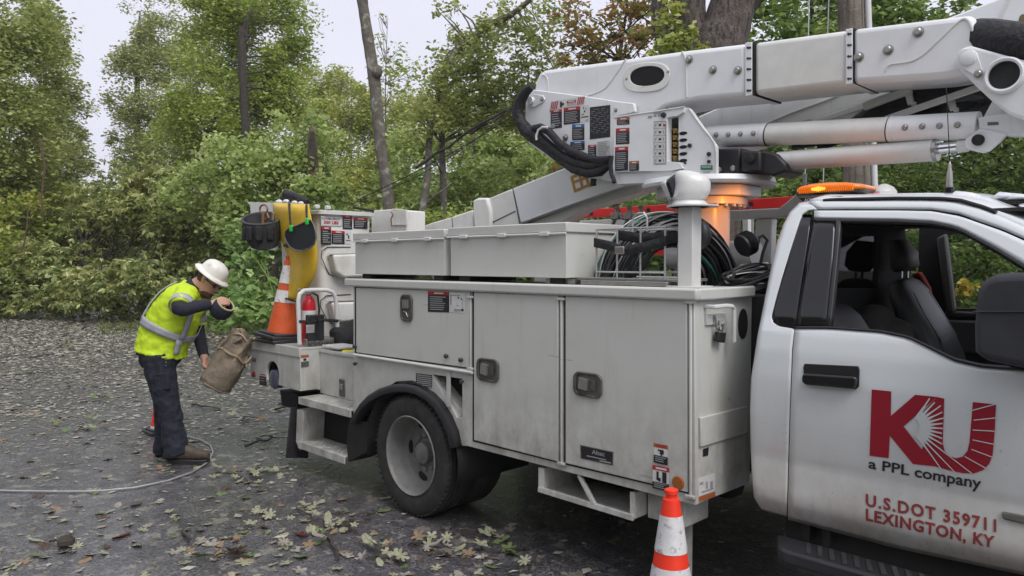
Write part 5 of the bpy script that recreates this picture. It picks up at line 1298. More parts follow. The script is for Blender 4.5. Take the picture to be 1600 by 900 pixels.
# rack, ladder and other gear on the far side of the bed
plate('rack_beam', [(1090, 331), (1217, 325), (1253, 295), (1268, 292), (1290, 294), (1290, 303), (1262, 316), (1230, 339), (1090, 346)], 4.75, .09, M['white'], bevel=.01)
plate('rack_post', [(1180, 343), (1206, 341), (1203, 420), (1178, 420)], 4.76, .08, M['white'], bevel=.01)
plate('rack_rail', [(905, 345), (1110, 335), (1110, 350), (905, 360)], 5.02, .05, M['white'], bevel=.004)
MB().tube([PY(1050, 400, 4.55), PY(1182, 396, 4.55)], .09, 20).build('pressure_tank', M['white'], T, smooth=45)
for xq in (960, 1160): plate('far_post', [(xq, 340), (xq + 9, 340), (xq + 9, 440), (xq, 440)], 5.1, .05, M['white'])
la = PY(884, 340, 5.22); lb_ = PY(1236, 316, 5.22)
lz1 = PY(1046, 319, 5.22).z; lz0 = lz1 - .075
ld = thing('ladder', 'red fiberglass extension ladder lying on edge along the far side of the truck bed', 'ladder', (la.x, 5.22, lz1 - .42))
for dz in (0, -.335):
    xa = la.x if dz == 0 else la.x + .05
    MB().prism([(xa, 5.22, lz0 + dz), (xa + .16, 5.22, lz1 + dz), (lb_.x + .1, 5.22, lz1 + dz), (lb_.x + .1, 5.22, lz0 + dz)], (0, .035, 0)).build('rail', M['red'], ld, bevel=.004)
nr = 6
for k in range(nr):
    x = la.x + .3 + k * .305
    MB().tube([(x, 5.235, lz0 + .03), (x, 5.235, lz0 - .32)], .016, 8).build('rung', M['steel'], ld)
    MB().lathe([(.019, 0), (.019, .004), (.001, .004)], 14, align((0, -1, 0)), (x, 5.219, lz0 + .036)).build('rung_end', M['chassis'], ld)
text_on('ladder_lettering', 'WERNER', [(1158, 320.5), (1175, 319.5), (1175, 323.5), (1158, 324.5)], lambda x, y: PY(x, y, 5.218), M['dec_text'], ld, .02)
for i, (px, lab) in enumerate([(963, 'left'), (983, 'middle'), (1001, 'right')]):
    c = PY(px, 340, 4.35)
    g = thing('grounding_clamp', {'left': 'silver grounding clamp nearest the tool chest, leftmost of three in front of the red ladder', 'middle': 'silver grounding clamp between two others in front of the red ladder', 'right': 'silver grounding clamp nearest the spotlight, rightmost of three before the red ladder'}[lab], 'clamp', c, None, 'grounding clamps hung in front of the red ladder')
    b = MB(); b.box(c + V((0, 0, .01)), (.07, .05, .05)); b.tube([c + V((-.03, 0, -.05)), c + V((.0, 0, .02)), c + V((.03, 0, .04))], .017, 8); b.box(c + V((.05, 0, .0)), (.05, .03, .022), R_y(35)); b.build('jaw', M['steel'], g, bevel=.006)
    MB().tube([c + V((0, 0, .03)), c + V((0, 0, .085))], .009, 8).build('screw', M['steel'], g); MB().lathe([(.022, 0), (.024, .01), (.014, .02), (.001, .021)], 8, None, c + V((0, 0, .06))).build('eye_nut', M['steel'], g)
    MB().tube([c + V((-.03, 0, -.05)), c + V((-.03, 0, -.16))], .012, 8).build('cable_tail', M['black_cable'], g)
wl_ = PD(1168, 380, 4.25); wd_ = (-RIGHT + V((0, 0, -.45)) - FH * .4).normalized()
WL = MB().lathe([(.001, -.07), (.03, -.068), (.062, -.02), (.066, .03), (.06, .045), (.001, .046)], 20, align(wd_), wl_).build('work_light', M['black'], T)
fn = MB()
for k in range(9): fn.lathe([(.067, -.018 + k * .006), (.0705, -.017 + k * .006), (.067, -.0155 + k * .006)], 20, align(wd_), wl_)
fn.build('cooling_fins', M['chassis'], WL)
MB().tube([wl_ + V((.04, 0, .02)), PD(1192, 368, 4.25), PD(1199, 375, 4.25), PD(1192, 395, 4.25), PD(1188, 412, 4.25)], .009, 8).build('light_cable', M['black_cable'], WL)

# ================================================================== BUCKET AT THE TIP
BX0, BX1, BY0, BY1 = -6.50, -5.72, 3.36, 3.92
bcx, bcy = (BX0 + BX1) / 2, (BY0 + BY1) / 2
zt_b = PX(540, 330, BX1).z
ex, ey, ez = V((1, 0, 0)), V((0, 1, 0)), V((0, 0, 1))
bq = MB(); bq.rings([((bcx, bcy, 1.06), ex, ey, .335, .235, 6), ((bcx, bcy, 1.03), ex, ey, .30, .2, 6)], n=40)
bq = MB(); bq.rings([((bcx, bcy, z), ex, ey, hx, hy, 8) for z, hx, hy in [(1.04, .31, .21), (1.055, .335, .235), (1.1, .345, .245), (1.5, .362, .256), (zt_b - .04, .385, .275), (zt_b - .035, .415, .305), (zt_b - .004, .418, .308), (zt_b, .405, .295), (zt_b, .37, .26), (zt_b - .5, .35, .24)]], n=48, caps=True)
BK = bq.build('bucket', M['bucket'], T, smooth=40)
def bxp(px, py, o=0.0):
    z = PX(px, py, BX1).z; x = bcx + .362 + (.385 - .362) * (z - 1.5) / (zt_b - .04 - 1.5) if z > 1.5 else bcx + .345 + (z - 1.1) * .0425
    return PX(px, py, x + o)
def bdec(name, x0, y0, x1, y1, rects, sk=.055):
    decal(name, [bxp(x0, y0), bxp(x1, y0 + sk * (x1 - x0)), bxp(x1, y1 + sk * (x1 - x0) * .5), bxp(x0, y1)], (1, 0, 0), rects, BK, off=.004)
bdec('capacity_sign', 501, 337, 534, 353, [(0, 0, 1, 1, 'dec_text'), (.02, .05, .98, .95, 'dec_white')])
text_on('capacity_lettering', 'PLATFORM CAPACITY', [(503, 339.5), (532, 341), (532, 344.2), (503, 342.8)], lambda x, y: bxp(x, y, .0075), M['ink'], BK, .01, (0, 0, 0))
text_on('capacity_lettering', '350 LBS', [(506, 344.5), (529, 345.6), (529, 350.6), (506, 349.5)], lambda x, y: bxp(x, y, .0075), M['dec_red'], BK, .03, (0, 0, 0))
bdec('bucket_decal', 535, 336, 550, 358, warn(5, 'dec_red', .2, 13)); bdec('bucket_decal', 552, 339.5, 574, 357, warn(4, 'dec_red', .22, 14))
bdec('bucket_decal', 502, 354, 517, 382, warn(6, 'dec_red', .15, 15)); bdec('bucket_decal', 518, 360, 538, 381, warn(5, 'dec_red', .2, 16))
bdec('bucket_diagram', 538.5, 361, 548, 381, [(0, 0, 1, 1, 'dec_white'), (.2, .2, .5, .3, 'dec_black'), (.5, .3, .7, .6, 'dec_black'), (.2, .7, .9, .76, 'dec_black')])
for (pts, gp_) in [([(511, 398), (577, 396), (577, 431), (528, 434), (516, 425)], [(548, 386), (512, 386), (503, 392), (502, 402), (514, 428), (522, 432)]), ([(509, 472), (577, 470), (577, 497), (524, 503), (514, 497)], [(548, 460), (510, 462), (501, 470), (501, 480), (511, 500), (520, 506)])]:
    s_ = MB().prism([bxp(x, y, .0) for x, y in pts], (.10, 0, 0)).build('bucket_step', M['bucket'], BK, bevel=.02, seg=3)
    q = [bxp(x, y, .03) for x, y in pts[:2]]; MB().prism([q[0] + V((.06, .01, .004)), q[1] + V((.06, 0, .004)), q[1] + V((-.02, 0, .004)), q[0] + V((-.02, .01, .004))], (0, 0, .002)).build('step_opening', M['dark'], s_)
    MB().tube([bxp(x, y, .003) for x, y in gp_], .004, 6).build('step_groove', M['chassis'], BK)
plate('bucket_mount', [(580, 329), (612, 327), (634, 329), (634, 372), (580, 372)], 4.05, .22, M['bucket'], bevel=.008)
plate('mount_cover', [(612, 326), (635, 328), (635, 352), (612, 352)], 4.03, .02, M['bucket'], bevel=.004)
weld('mount_crack', [(611, 331), (614, 336), (611, 342), (612, 354)], 4.028, BK, .005, 'brown')
plate('tool_board', [(386, 316), (432, 317), (432, 391), (393, 390), (391, 321)], 3.34, .018, M['bucket'], BK, bevel=.003)
# odds and ends on the rim
rim_it = MB()
for x, y, r in [(436, 316, .035), (447, 315, .03), (460, 317, .03), (470, 318, .028), (430, 320, .03)]:
    rim_it.ball(PY(x, y, 3.42), (r * 1.5, r, r * .8), 10)
top(rim_it, 'rope_tie', M['white'], 'lumpy white rope tie bunched on the bucket rim above the yellow sleeve', 'rope', PY(450, 318, 3.42), remesh=.012)
for (x, y, lb2) in [(495, 320, 'small white rim clip between the yellow sleeve and the capacity sign'), (512, 321.5, 'small white rim clip above the capacity sign')]:
    k2 = MB(); k2.box(PX(x, y + 3, BX1 + .01), (.04, .04, .03)); k2.ball(PX(x, y + 2, BX1 + .01), (.02, .025, .014), 10); top(k2, 'rim_clip', M['white'], lb2, 'clip', PX(x, y + 5, BX1 + .01), bevel=.006)
gl = MB()
for (a, b, r) in [((446, 302), (462, 316), .045), ((452, 304), (476, 316), .04), ((458, 309), (481, 316), .035), ((442, 310), (470, 317), .04)]:
    gl.tube([PY(a[0], a[1], 3.55), PY((a[0] + b[0]) / 2, (a[1] + b[1]) / 2 - 3, 3.55), PY(*b, 3.55)], [r, r * .8, r * .9], 8)
top(gl, 'strap_bundle', M['hose'], 'black folded straps piled on top of the bucket behind the yellow sleeve', 'straps', PY(462, 318, 3.55), remesh=.01)
bu = MB(); bu.tube([PX(552, 324, BX1 + .02), PX(575, 328, BX1 + .02), PX(583, 329, BX1), PX(582, 333, BX1)], .012, 8); top(bu, 'bungee_cord', M['black_cable'], 'thin dark cord draped along the rim at the right corner of the bucket', 'cord', PX(565, 328, BX1), )
# tool bag on the rear of the bucket
tb = thing('tool_bag', 'black nylon tool pouch full of tools hanging on the rear side of the bucket', 'tool bag', PY(410, 388, 3.15))
k69 = 6.95 / F
q = MB(); tb_b = (FH * .86 + V((0, 0, .42))).normalized(); q.rings([(PY(410 + dx, y, 3.12), RIGHT, tb_b, r * k69, r * k69 * .8, 2.3) for y, r, dx in [(386, 14, 4), (383, 20, 4), (374, 24, 2), (360, 26.5, 1), (348, 28, 0), (342, 29, -1), (342, 26, -1), (356, 23, 0), (356, 4, 0)]], n=28); q.build('pouch', M['toolbag'], tb, smooth=60)
q = MB()
for k in range(28):
    pass
q.tube([PY(409, 341.5, 3.12) + RIGHT * (29 * k69 * math.cos(a)) + tb_b * (23.5 * k69 * math.sin(a)) for a in [2 * math.pi * i / 28 for i in range(28)]], .011, 8, closed=True); q.build('pouch_rim', mat('webbing_grey', (.07, .07, .072), .8), tb)
for i, (a, hgt, w2) in enumerate([(-150, .12, .055), (-118, .13, .06), (-84, .13, .065), (-48, .12, .06), (180, .11, .05)]):
    a = R(a); rad_ = (RIGHT * math.cos(a) + FH * math.sin(a)); tan_ = (FH * math.cos(a) - RIGHT * math.sin(a)); c = PY(410, 366, 3.12) + RIGHT * (26.5 * k69 * math.cos(a)) + FH * (24 * k69 * math.sin(a))
    MB().box(c, (w2, .035, hgt), frame(tan_, rad_, (0, 0, 1))).build('side_pocket', M['toolbag'], tb, bevel=.014)
q = MB(); q.tube([PY(412 + 6 * math.cos(a), 327 + 7 * math.sin(a), 3.14) for a in [2 * math.pi * i / 16 for i in range(16)]], .008, 8, closed=True); q.tube([PY(417, 333, 3.14), PY(420, 340, 3.14), PY(413, 345, 3.13)], .009, 8)
top(q, 'snap_hook', M['brown'], 'tan leather hook loop clipped above the black tool pouch', 'hook', PY(412, 340, 3.14))
q = MB(); q.tube([PY(411, 350, 3.12), PY(411, 334, 3.12)], .014, 8); top(q, 'hammer_handle', M['brown'], 'brown wooden tool handle sticking out of the black tool pouch', 'tool', PY(411, 345, 3.12))
q = MB(); q.tube([PY(426, 344, 3.14), PY(427, 332, 3.14)], [.012, .015], 8); top(q, 'wrench', M['steel'], 'grey metal tool end sticking up at the right edge of the black pouch', 'tool', PY(427, 342, 3.14))
# yellow rubber sleeve
rws = [((436, 317), (484, 319), .10), ((427, 317.5), (483, 320), .0), ((426, 321), (483, 324), -.03), ((427, 334), (486, 339), -.03), ((431, 350), (490, 356), -.03), ((438, 374), (495, 378), -.03), ((448, 396), (496.5, 401), -.03), ((452, 410), (495.5, 417), -.03), ((449, 428), (490, 436), -.03), ((445, 446), (480, 453), -.03), ((440, 464), (466, 471), -.03)]
gr = []
for (a, b, o) in rws:
    row = []
    for k in range(11):
        t = k / 10; p = PY(a[0] + (b[0] - a[0]) * t, a[1] + (b[1] - a[1]) * t, 3.27 + o - .05 * math.sin(math.pi * t) ** .7 * (1 if o < 0 else .1)); row.append(p)
    gr.append(row)
gy = MB().grid(gr); YS_ = top(gy, 'rubber_sleeve', M['yellow'], 'long yellow rubber insulating sleeve draped over the bucket rim', 'rubber sleeve', PY(450, 470, 3.25), smooth=70)
md = YS_.modifiers.new('sub', 'SUBSURF'); md.levels = 2; md.render_levels = 2; md = YS_.modifiers.new('solid', 'SOLIDIFY'); md.thickness = .012
q = MB().tube([PY(440 + 22 * t, 464 + 7 * t, 3.24 - .075 * math.sin(math.pi * t)) for t in [i / 8 for i in range(9)]], .008, 6); MWk = MW; o = q.build('sleeve_hem', M['chassis'], YS_)
vz = thing('face_visor', 'dark face shield visor with green clips hanging in front of the yellow sleeve', 'visor', PY(470, 391, 3.11))
vpx = [(446, 362), (451, 357), (460, 354), (470, 350), (480, 345), (486, 344), (490, 351), (493, 362), (494, 372), (491, 382), (484, 388), (473, 392), (462, 391), (453, 386), (448, 378), (445, 370)]
MB().prism([PY(x, y, 3.13 - .03 * math.sin(math.pi * (x - 445) / 49)) for x, y in vpx], (0, .006, 0)).build('shield', M['navyvisor'], vz, smooth=60)
MB().tube([PY(x, y, 3.128 - .03 * math.sin(math.pi * (x - 445) / 49)) for x, y in vpx], .006, 6, closed=True).build('shield_rim', mat('visor_rim', (.12, .12, .13), .5), vz)
MB().tube([PY(452, 316, 3.3), PY(452, 320, 3.16), PY(453, 340, 3.14), PY(455, 358, 3.12)], .010, 6).build('visor_strap', M['hose'], vz)
MB().tube([PY(479, 320, 3.3), PY(479, 323, 3.16), PY(479, 335, 3.14), PY(480, 346, 3.12)], .010, 6).build('visor_strap', M['hose'], vz)
for x, y in [(455, 357), (480, 346)]: MB().box(PY(x, y, 3.105), (.045, .02, .055)).build('visor_clip', M['clipgreen'], vz, bevel=.008)
q = MB(); q.tube([PY(444, 384, 3.2), PY(447, 382, 3.2), PY(449, 386, 3.2)], .01, 6); q.build('hook', M['hose'], vz)
# hoop guard with extinguisher
hx_ = XMAX - .04
HG = MB().tube([PX(468, 538, hx_)] + [PX(x, y, hx_) for x, y in [(467, 500), (466, 470), (468, 460), (475, 454), (490, 453), (510, 453), (519, 456), (524, 464), (526, 480), (527, 505), (528, 536)]], .018, 10).build('guard_hoop', M['white'], T)
q = MB().bb(hx_ - .02, hx_ + .03, PX(476, 540, hx_).y, PX(529, 540, hx_).y, zs1 + .02, zs1 + .085).build('hoop_base', M['steel'], T, bevel=.004)
for k in range(6): MB().lathe([(.018, 0), (.018, .012), (.001, .016)], 10, align((1, 0, 0)), (hx_ + .031, PX(481 + k * 8.6, 540, hx_).y, zs1 + .05)).build('hoop_bolt', M['latch'], T)
ec_ = PX(483, 545, hx_ - .09); ec_.z = zs1 + .022
ext = thing('fire_extinguisher', 'red fire extinguisher strapped upright inside the white guard hoop', 'fire extinguisher', ec_)
MB().lathe([(.001, 0), (.052, .0), (.056, .02), (.056, .33), (.05, .37), (.03, .405), (.02, .41), (.02, .43), (.001, .43)], 24, None, ec_).build('cylinder', M['extred'], ext, smooth=50)
MB().lathe([(.0568, .20), (.0568, .29)], 24, None, ec_).build('label_band', M['dec_white'], ext)
q = MB(); q.tube([ec_ + V((0, -.02, .44)), ec_ + V((0, -.09, .47))], .01, 8); q.tube([ec_ + V((0, -.02, .43)), ec_ + V((0, -.08, .43))], .009, 8); q.lathe([(.024, .42), (.024, .455), (.001, .46)], 12, None, ec_); q.build('valve_handle', M['steel'], ext)
MB().tube([ec_ + V((.02, .02, .44)), ec_ + V((.06, .05, .41)), ec_ + V((.065, .06, .3)), ec_ + V((.06, .05, .16))], .009, 8).build('hose', M['hose'], ext)
q = MB(); q.tube([PX(467, 502, hx_ + .015), PX(485, 503, hx_ + .03), PX(505, 500, hx_ + .04), PX(528, 501, hx_ + .015)], .012, 6); top(q, 'tie_strap', M['hose'], 'black rubber strap tied across the white guard hoop', 'strap', PX(497, 502, hx_))
bxq = thing('wheel_chock', 'black bracket box with grey tape hanging in the white guard hoop', 'bracket', PX(494, 535, hx_ + .02))
MB().prism([PX(x, y, hx_ + .0) for x, y in [(477, 492), (503, 491), (503, 531), (477, 532)]], (.04, 0, 0)).build('bracket_box', M['black'], bxq, bevel=.006)
MB().prism([PX(x, y, hx_ + .041) for x, y in [(478, 508), (491, 507), (491, 520), (478, 521)]], (.006, 0, 0)).build('tape_patch', M['grey_cable'], bxq, bevel=.003)
MB().tube([PX(497, 495, hx_ + .05), PX(500, 510, hx_ + .06), PX(496, 528, hx_ + .05)], .008, 6).build('bracket_hook', M['chassis'], bxq)
# cargo on the shelf inside
q = MB(); q.box(PX(532, 541, -5.35), (.25, .2, .02)); top(q, 'rag', M['conewhite'], 'pale crumpled rag lying on the deck behind the white guard hoop', 'rag', PX(532, 545, -5.35), bevel=.006)
q = MB()
for k in range(5): q.ball(PX(540 + k * 2.2, 549 + (k % 2) * 1.5, -5.2), (.03, .035, .014), 8)
top(q, 'yellow_tape', mat('yellow_plastic', (.75, .62, .04), .5), 'bright yellow scrap of tape on the step box lid', 'tape', PX(545, 552, -5.2))
q = MB()
for (x, y, r) in [(538, 530, .13), (548, 522, .12), (560, 515, .14), (528, 520, .08)]: q.ball(PX(x, y, -5.55) , (r, r, r * .7), 12)
top(q, 'black_sack', M['toolbag'], 'black sack lying at the foot of the bucket behind the guard hoop', 'sack', PX(540, 535, -5.6), remesh=.02)

# ================================================================== CONES
def cone(loc, h, label, mats, bands, base=.36, rot=None, base_mat='black', collar=True):
    t = thing('traffic_cone', label, 'traffic cone', loc, rot, None)
    Mx = MW[t.name]
    rb_, rt_ = h * .19, h * .042
    def prof_(z0, z1, o=0.0):
        n_ = 6; out = []
        for i in range(n_ + 1):
            z = z0 + (z1 - z0) * i / n_; out.append((rb_ + (rt_ - rb_) * (z / h) ** .96 + o, z))
        return out
    def loc_build(mb, name, mt, par, **k): return mb.build(name, mt, par, world=False, **k)
    b = MB(); b.box((0, 0, .018), (base, base, .036)); b.box((0, 0, .045), (base * .82, base * .82, .02)); loc_build(b, 'base', M[base_mat], t, bevel=.012)
    body = MB().lathe(prof_(.04, h * .94) + [(rt_ * 1.0, h * .94), (rt_ * .8, h * .945), (rt_ * .8, h * .965), (rt_ * .98, h * .972), (rt_ * .98, h * .995), (rt_ * .7, h), (.001, h * .99)], 32)
    bo = loc_build(body, 'cone_body', M[mats[0]], t, smooth=40)
    for z0, z1, mt in bands:
        loc_build(MB().lathe(prof_(h * z0, h * z1, .0025), 32), 'reflective_band', M[mt], bo, smooth=50)
    return t
fc = PD(1049, 765, 3.27)
cone((fc.x, fc.y, 0), fc.z + .004, 'bright orange cone with dirty white bands standing in the foreground before the truck body', ['conered'], [(.14, .542, 'conewhite'), (.627, .846, 'conewhite')], .36)
cp = PY(440, 528, 3.19)
tilt_ax = FH
cone((cp.x, cp.y, zs1 + .05), .72, 'faded orange cone with two white bands stacked on the tailshelf behind the yellow sleeve', ['orange'], [(.44, .585, 'conewhite'), (.67, .885, 'conewhite')], .36, Matrix.Rotation(R(6), 3, tilt_ax))
sb = MB(); sb.box((cp.x, cp.y, zs1 + .036), (.37, .35, .03)); top(sb, 'rubber_mat', M['black'], 'flat black rubber base lying under the cone on the tailshelf', 'rubber base', (cp.x, cp.y, zs1 + .021), bevel=.01)
cg = PZ(250, 676, 0)
cone((cg.x, cg.y, 0), .50, 'small orange cone standing on the road hidden behind the worker legs', ['conered'], [(.1, .16, 'conewhite')], .26)
# ================================================================== THE WORKER
g0 = PZ(285, 719, 0); D0 = (g0 - CAM).dot(FWD)
ROT = frame(RIGHT, FH, (0, 0, 1))
man = thing('person', 'lineman in white hard hat and yellow vest bending over the bag he holds', 'person', g0, ROT)
MI = MW[man.name].inverted()
def L(px, py, d=0.0): return MI @ PD(px, py, D0 + d)
ks = D0 / F
skin = mat('skin', (.52, .29, .21), .5, var=.1, vscale=25)
navy = mat('navy_shirt', (.018, .019, .032), .85, var=.3, vscale=14, bump=.5, bscale=22)
jean = mat('navy_work_pants', (.011, .015, .025), .85, var=.35, vscale=9, bump=.5, bscale=16)
hiv = mat('hi_vis_yellow', (.52, .70, .02), .7, var=.10, vscale=9, bump=.5, bscale=14)
refl = mat('reflective_tape', (.36, .37, .40), .45, var=.12, vscale=12, bump=.2, bscale=20)
beard = mat('beard_brown', (.085, .042, .025), .9, var=.3, vscale=60, bump=.5, bscale=120)
boot = mat('boot_leather', (.075, .052, .038), .65, var=.35, vscale=14, bump=.3, bscale=30)
hatm = mat('hard_hat_white', (.74, .73, .66), .35, var=.05, vscale=10, dirt_or_shade=[((.35, .32, .26), 12, .55, .75, .6)])
hatin = mat('hard_hat_inner', (.42, .38, .20), .6)
canvas = mat('canvas_tan', (.22, .18, .13), .9, var=.25, vscale=10, bump=.6, bscale=26, dirt_or_shade=[((.08, .06, .04), 6, .5, .7, .7)])
def mb_build(mb, name, mt, par=man, **k): return mb.build(name, mt, par, world=False, **k)
ax_d = V((0, 1, 0))
# spine: (px, py, half thickness px, half width m)
SP = [(250, 556, 33, .185), (253, 540, 34.5, .185), (259, 524, 35.5, .185), (267, 506, 35, .195), (276, 489, 33, .205), (285, 474, 29, .21), (294, 461, 23, .205), (302, 450, 15, .15), (308, 443, 10, .07)]
def spine(v):
    v = max(0, min(len(SP) - 1.0001, v)); i = int(v); t = v - i; a, b = SP[i], SP[i + 1]
    c = [a[k] + (b[k] - a[k]) * t for k in range(4)]
    p0 = L(*SP[max(i - 1, 0)][:2]) if t < .5 else L(*SP[i][:2]); p1 = L(*SP[min(i + 1, 8)][:2]) if t < .5 else L(*SP[min(i + 2, 8)][:2])
    tg = (L(*SP[min(i + 1, 8)][:2]) - L(*SP[i][:2])).normalized()
    if i < 7: tg2 = (L(*SP[i + 2][:2]) - L(*SP[i + 1][:2])).normalized(); tg = tg.lerp(tg2, t * .5).normalized()
    tg.y = 0; fr = V((tg.z, 0, -tg.x)).normalized()
    return L(c[0], c[1]), fr, c[2] * ks, c[3]
def spt(v, u, o=0.0):
    c, fr, ra, rb = spine(v); pw = 2.4; ca, sa = math.cos(u), math.sin(u)
    ca = math.copysign(abs(ca) ** (2 / pw), ca); sa = math.copysign(abs(sa) ** (2 / pw), sa)
    return c + fr * (ca * (ra + o)) + ax_d * (sa * (rb + o))
def torso_rings(v0, v1, n_, o):
    out = []
    for i in range(n_):
        c, fr, ra, rb = spine(v0 + (v1 - v0) * i / (n_ - 1)); out.append((c, fr, ax_d, ra + o, rb + o, 2.4))
    return out
def limb(mb, pts, rs, n=16, sub=5):
    P = [V(p) for p in pts]; Q = []; Rr = []
    for i in range(len(P) - 1):
        a, b = P[i], P[i + 1]; p0 = P[max(i - 1, 0)]; p3 = P[min(i + 2, len(P) - 1)]
        for k in range(sub):
            t = k / sub; Q.append(.5 * ((2 * a) + (b - p0) * t + (2 * p0 - 5 * a + 4 * b - p3) * t * t + (3 * a - p0 - 3 * b + p3) * t ** 3)); Rr.append(rs[i] + (rs[i + 1] - rs[i]) * t)
    Q.append(P[-1]); Rr.append(rs[-1]); mb.tube(Q, Rr, n); return mb
# arm joints
shN, elN, wrN = L(291, 461, -.17), L(281, 482, -.33), L(331, 475, -.20)
shF, elF, wrF = L(299, 464, .17), L(311, 524, .19), L(320, 562, .06)
# head frame
u_ = V((.62, 0, .785)).normalized(); f_ = V((.785, 0, -.62)).normalized()
hc = L(327, 437)
def H(f, l, u): return hc + f_ * f + ax_d * l + u_ * u
body = MB()
body.rings([(c, a, b, ra - .03, rb - .03, 2.4) for c, a, b, ra, rb, _ in torso_rings(0, 7.6, 16, 0)], n=20)
limb(body, [L(300, 452), L(310, 444), H(-.025, 0, -.03)], [.075, .064, .062])
HS = [(-.135, .02, .045, .032), (-.12, .035, .055, .05), (-.09, .022, .075, .062), (-.05, .012, .088, .07), (-.01, .006, .094, .075), (.03, .0, .096, .077), (.065, -.004, .088, .072), (.09, -.008, .066, .055), (.105, -.01, .03, .025)]
body.rings([(H(cf, 0, uu), f_, ax_d, rf, rl, 2.2) for uu, cf, rf, rl in HS], n=22)
body.ball(H(.10, 0, -.035), (.017, .015, .021), 10); body.rings([(H(.092, 0, .0), f_, ax_d, .010, .009), (H(.105, 0, -.02), f_, ax_d, .016, .013), (H(.108, 0, -.035), f_, ax_d, .019, .017), (H(.095, 0, -.046), f_, ax_d, .012, .014)], n=10)
body.ball(H(.088, 0, .022), (.02, .055, .014), 12); body.ball(H(.088, 0, -.066), (.015, .026, .012), 10); body.ball(H(.078, 0, -.105), (.026, .03, .024), 10)
for s in (-1, 1):
    body.rings([(H(-.015, s * .074, -.035), f_, ax_d, .008, .008), (H(-.018, s * .08, -.015), f_, ax_d, .016, .008), (H(-.022, s * .083, .008), f_, ax_d, .02, .008), (H(-.02, s * .08, .024), f_, ax_d, .012, .007)], n=10)
limb(body, [L(288, 460, -.08), shN, elN, wrN], [.07, .062, .05, .034]); limb(body, [L(298, 462, .08), shF, elF, wrF], [.07, .06, .046, .033])
for (h0, kn, an) in ((L(248, 560, -.09), L(262, 628, -.11), L(277, 704, -.11)), (L(250, 560, .09), L(257, 628, .14), L(262, 702, .17))):
    limb(body, [h0, kn, an], [.085, .058, .042])
# hands: palm, four fingers, thumb
def hand(wr, dirv, palm_n, curl, side, spread=.018, s=1.0):
    d = dirv.normalized(); pn = palm_n.normalized(); sd = d.cross(pn).normalized() * side
    body.rings([(wr - d * .02, sd, pn, .026, .022), (wr + d * .02, sd, pn, .034, .020, 2.6), (wr + d * .06 * s, sd, pn, .042, .018, 2.8), (wr + d * .088 * s, sd, pn, .040, .015, 2.6)], n=14)
    for i, ln in enumerate((.068, .078, .073, .056)):
        b = wr + d * .08 * s + sd * (spread * (1.5 - i)); pts = [b]; a = .25; dd = d
        for j, fl in enumerate((.45, .32, .23)):
            a += curl * (1.0 if j else .8); dv = d * math.cos(a) + pn * math.sin(a); pts.append(pts[-1] + dv * (ln * fl * 1.25))
        limb(body, pts, [.0105, .0098, .009, .0075], 8, 3)
    b = wr + d * .025 + sd * .032; limb(body, [b, b + d * .03 + sd * .022 + pn * .014, b + d * .055 + sd * .012 + pn * .034, b + d * .072 + sd * (-.004) + pn * .046], [.015, .013, .011, .009], 8, 3)
hand(wrN, (L(346, 471, -.20) - wrN), V((.05, 1, -.35)), .55, -1)
hand(wrF, V((.30, -.05, -1)), V((1, -.2, .35)), .5, 1)
BODY = mb_build(body, 'body', skin, remesh=.0075)
# beard, glasses, hair
bd = MB(); bd.rings([(H(cf, 0, uu), f_, ax_d, rf, rl, 2.2) for uu, cf, rf, rl in [(-.15, .046, .03, .028), (-.138, .046, .05, .044), (-.12, .048, .062, .056), (-.098, .046, .060, .062), (-.08, .040, .058, .060), (-.06, .030, .050, .052)]], n=20)
mb_build(bd, 'beard', beard, remesh=.006)
hrm = MB(); hrm.rings([(H(cf, 0, uu), f_, ax_d, rf, rl, 2.2) for uu, cf, rf, rl in [(-.045, -.03, .062, .066), (-.02, -.022, .078, .0755), (.02, -.02, .088, .081), (.06, -.02, .085, .076)]], n=20); mb_build(hrm, 'hair', beard)
gs = MB()
for s in (-1, 1):
    gs.rings([(H(.082, s * .038, -.004), ax_d, u_, .030, .019, 3), (H(.094, s * .036, -.004), ax_d, u_, .027, .017, 3)], n=14)
    gs.tube([H(.085, s * .064, .0), H(.03, s * .081, .006), H(-.03, s * .082, .004)], .004, 6)
gs.tube([H(.098, -.012, .002), H(.098, .012, .002)], .004, 6); mb_build(gs, 'safety_glasses', M['trim'])
# hard hat with a full brim
hb = H(-.005, 0, .062)
ht = MB(); n_ = 32
rot_h = frame(f_, ax_d, u_)
def hat(mb, prof_, c, sx=1.12):
    b0 = len(mb.v)
    for r, h in prof_:
        for k in range(n_):
            a = 2 * math.pi * k / n_; mb.v.append(c + rot_h @ V((r * math.cos(a) * sx, r * math.sin(a), h)))
    for i in range(len(prof_) - 1):
        for k in range(n_):
            k2 = (k + 1) % n_; mb.f.append([b0 + i * n_ + k, b0 + i * n_ + k2, b0 + (i + 1) * n_ + k2, b0 + (i + 1) * n_ + k]); mb.m.append(0)
HSC = .86
hat(ht, [(q_[0] * HSC, q_[1] * HSC) for q_ in [(.172, -.024), (.165, -.012), (.145, -.002), (.126, .006), (.122, .03), (.116, .065), (.10, .098), (.07, .122), (.035, .133), (.001, .136)]], hb)
HAT = mb_build(ht, 'hard_hat', hatm, smooth=50)
md = HAT.modifiers.new('solid', 'SOLIDIFY'); md.thickness = .004
ht = MB(); hat(ht, [(.143, -.024), (.122, -.006), (.104, .002), (.1, .025)], hb); mb_build(ht, 'hat_lining', hatin)
ht = MB(); ht.tube([H(.0 + .1 * math.cos(a), .085 * math.sin(a), .045 + .01) for a in [2 * math.pi * i / 24 for i in range(24)]], .010, 6, closed=True); mb_build(ht, 'hat_band', M['chassis'])
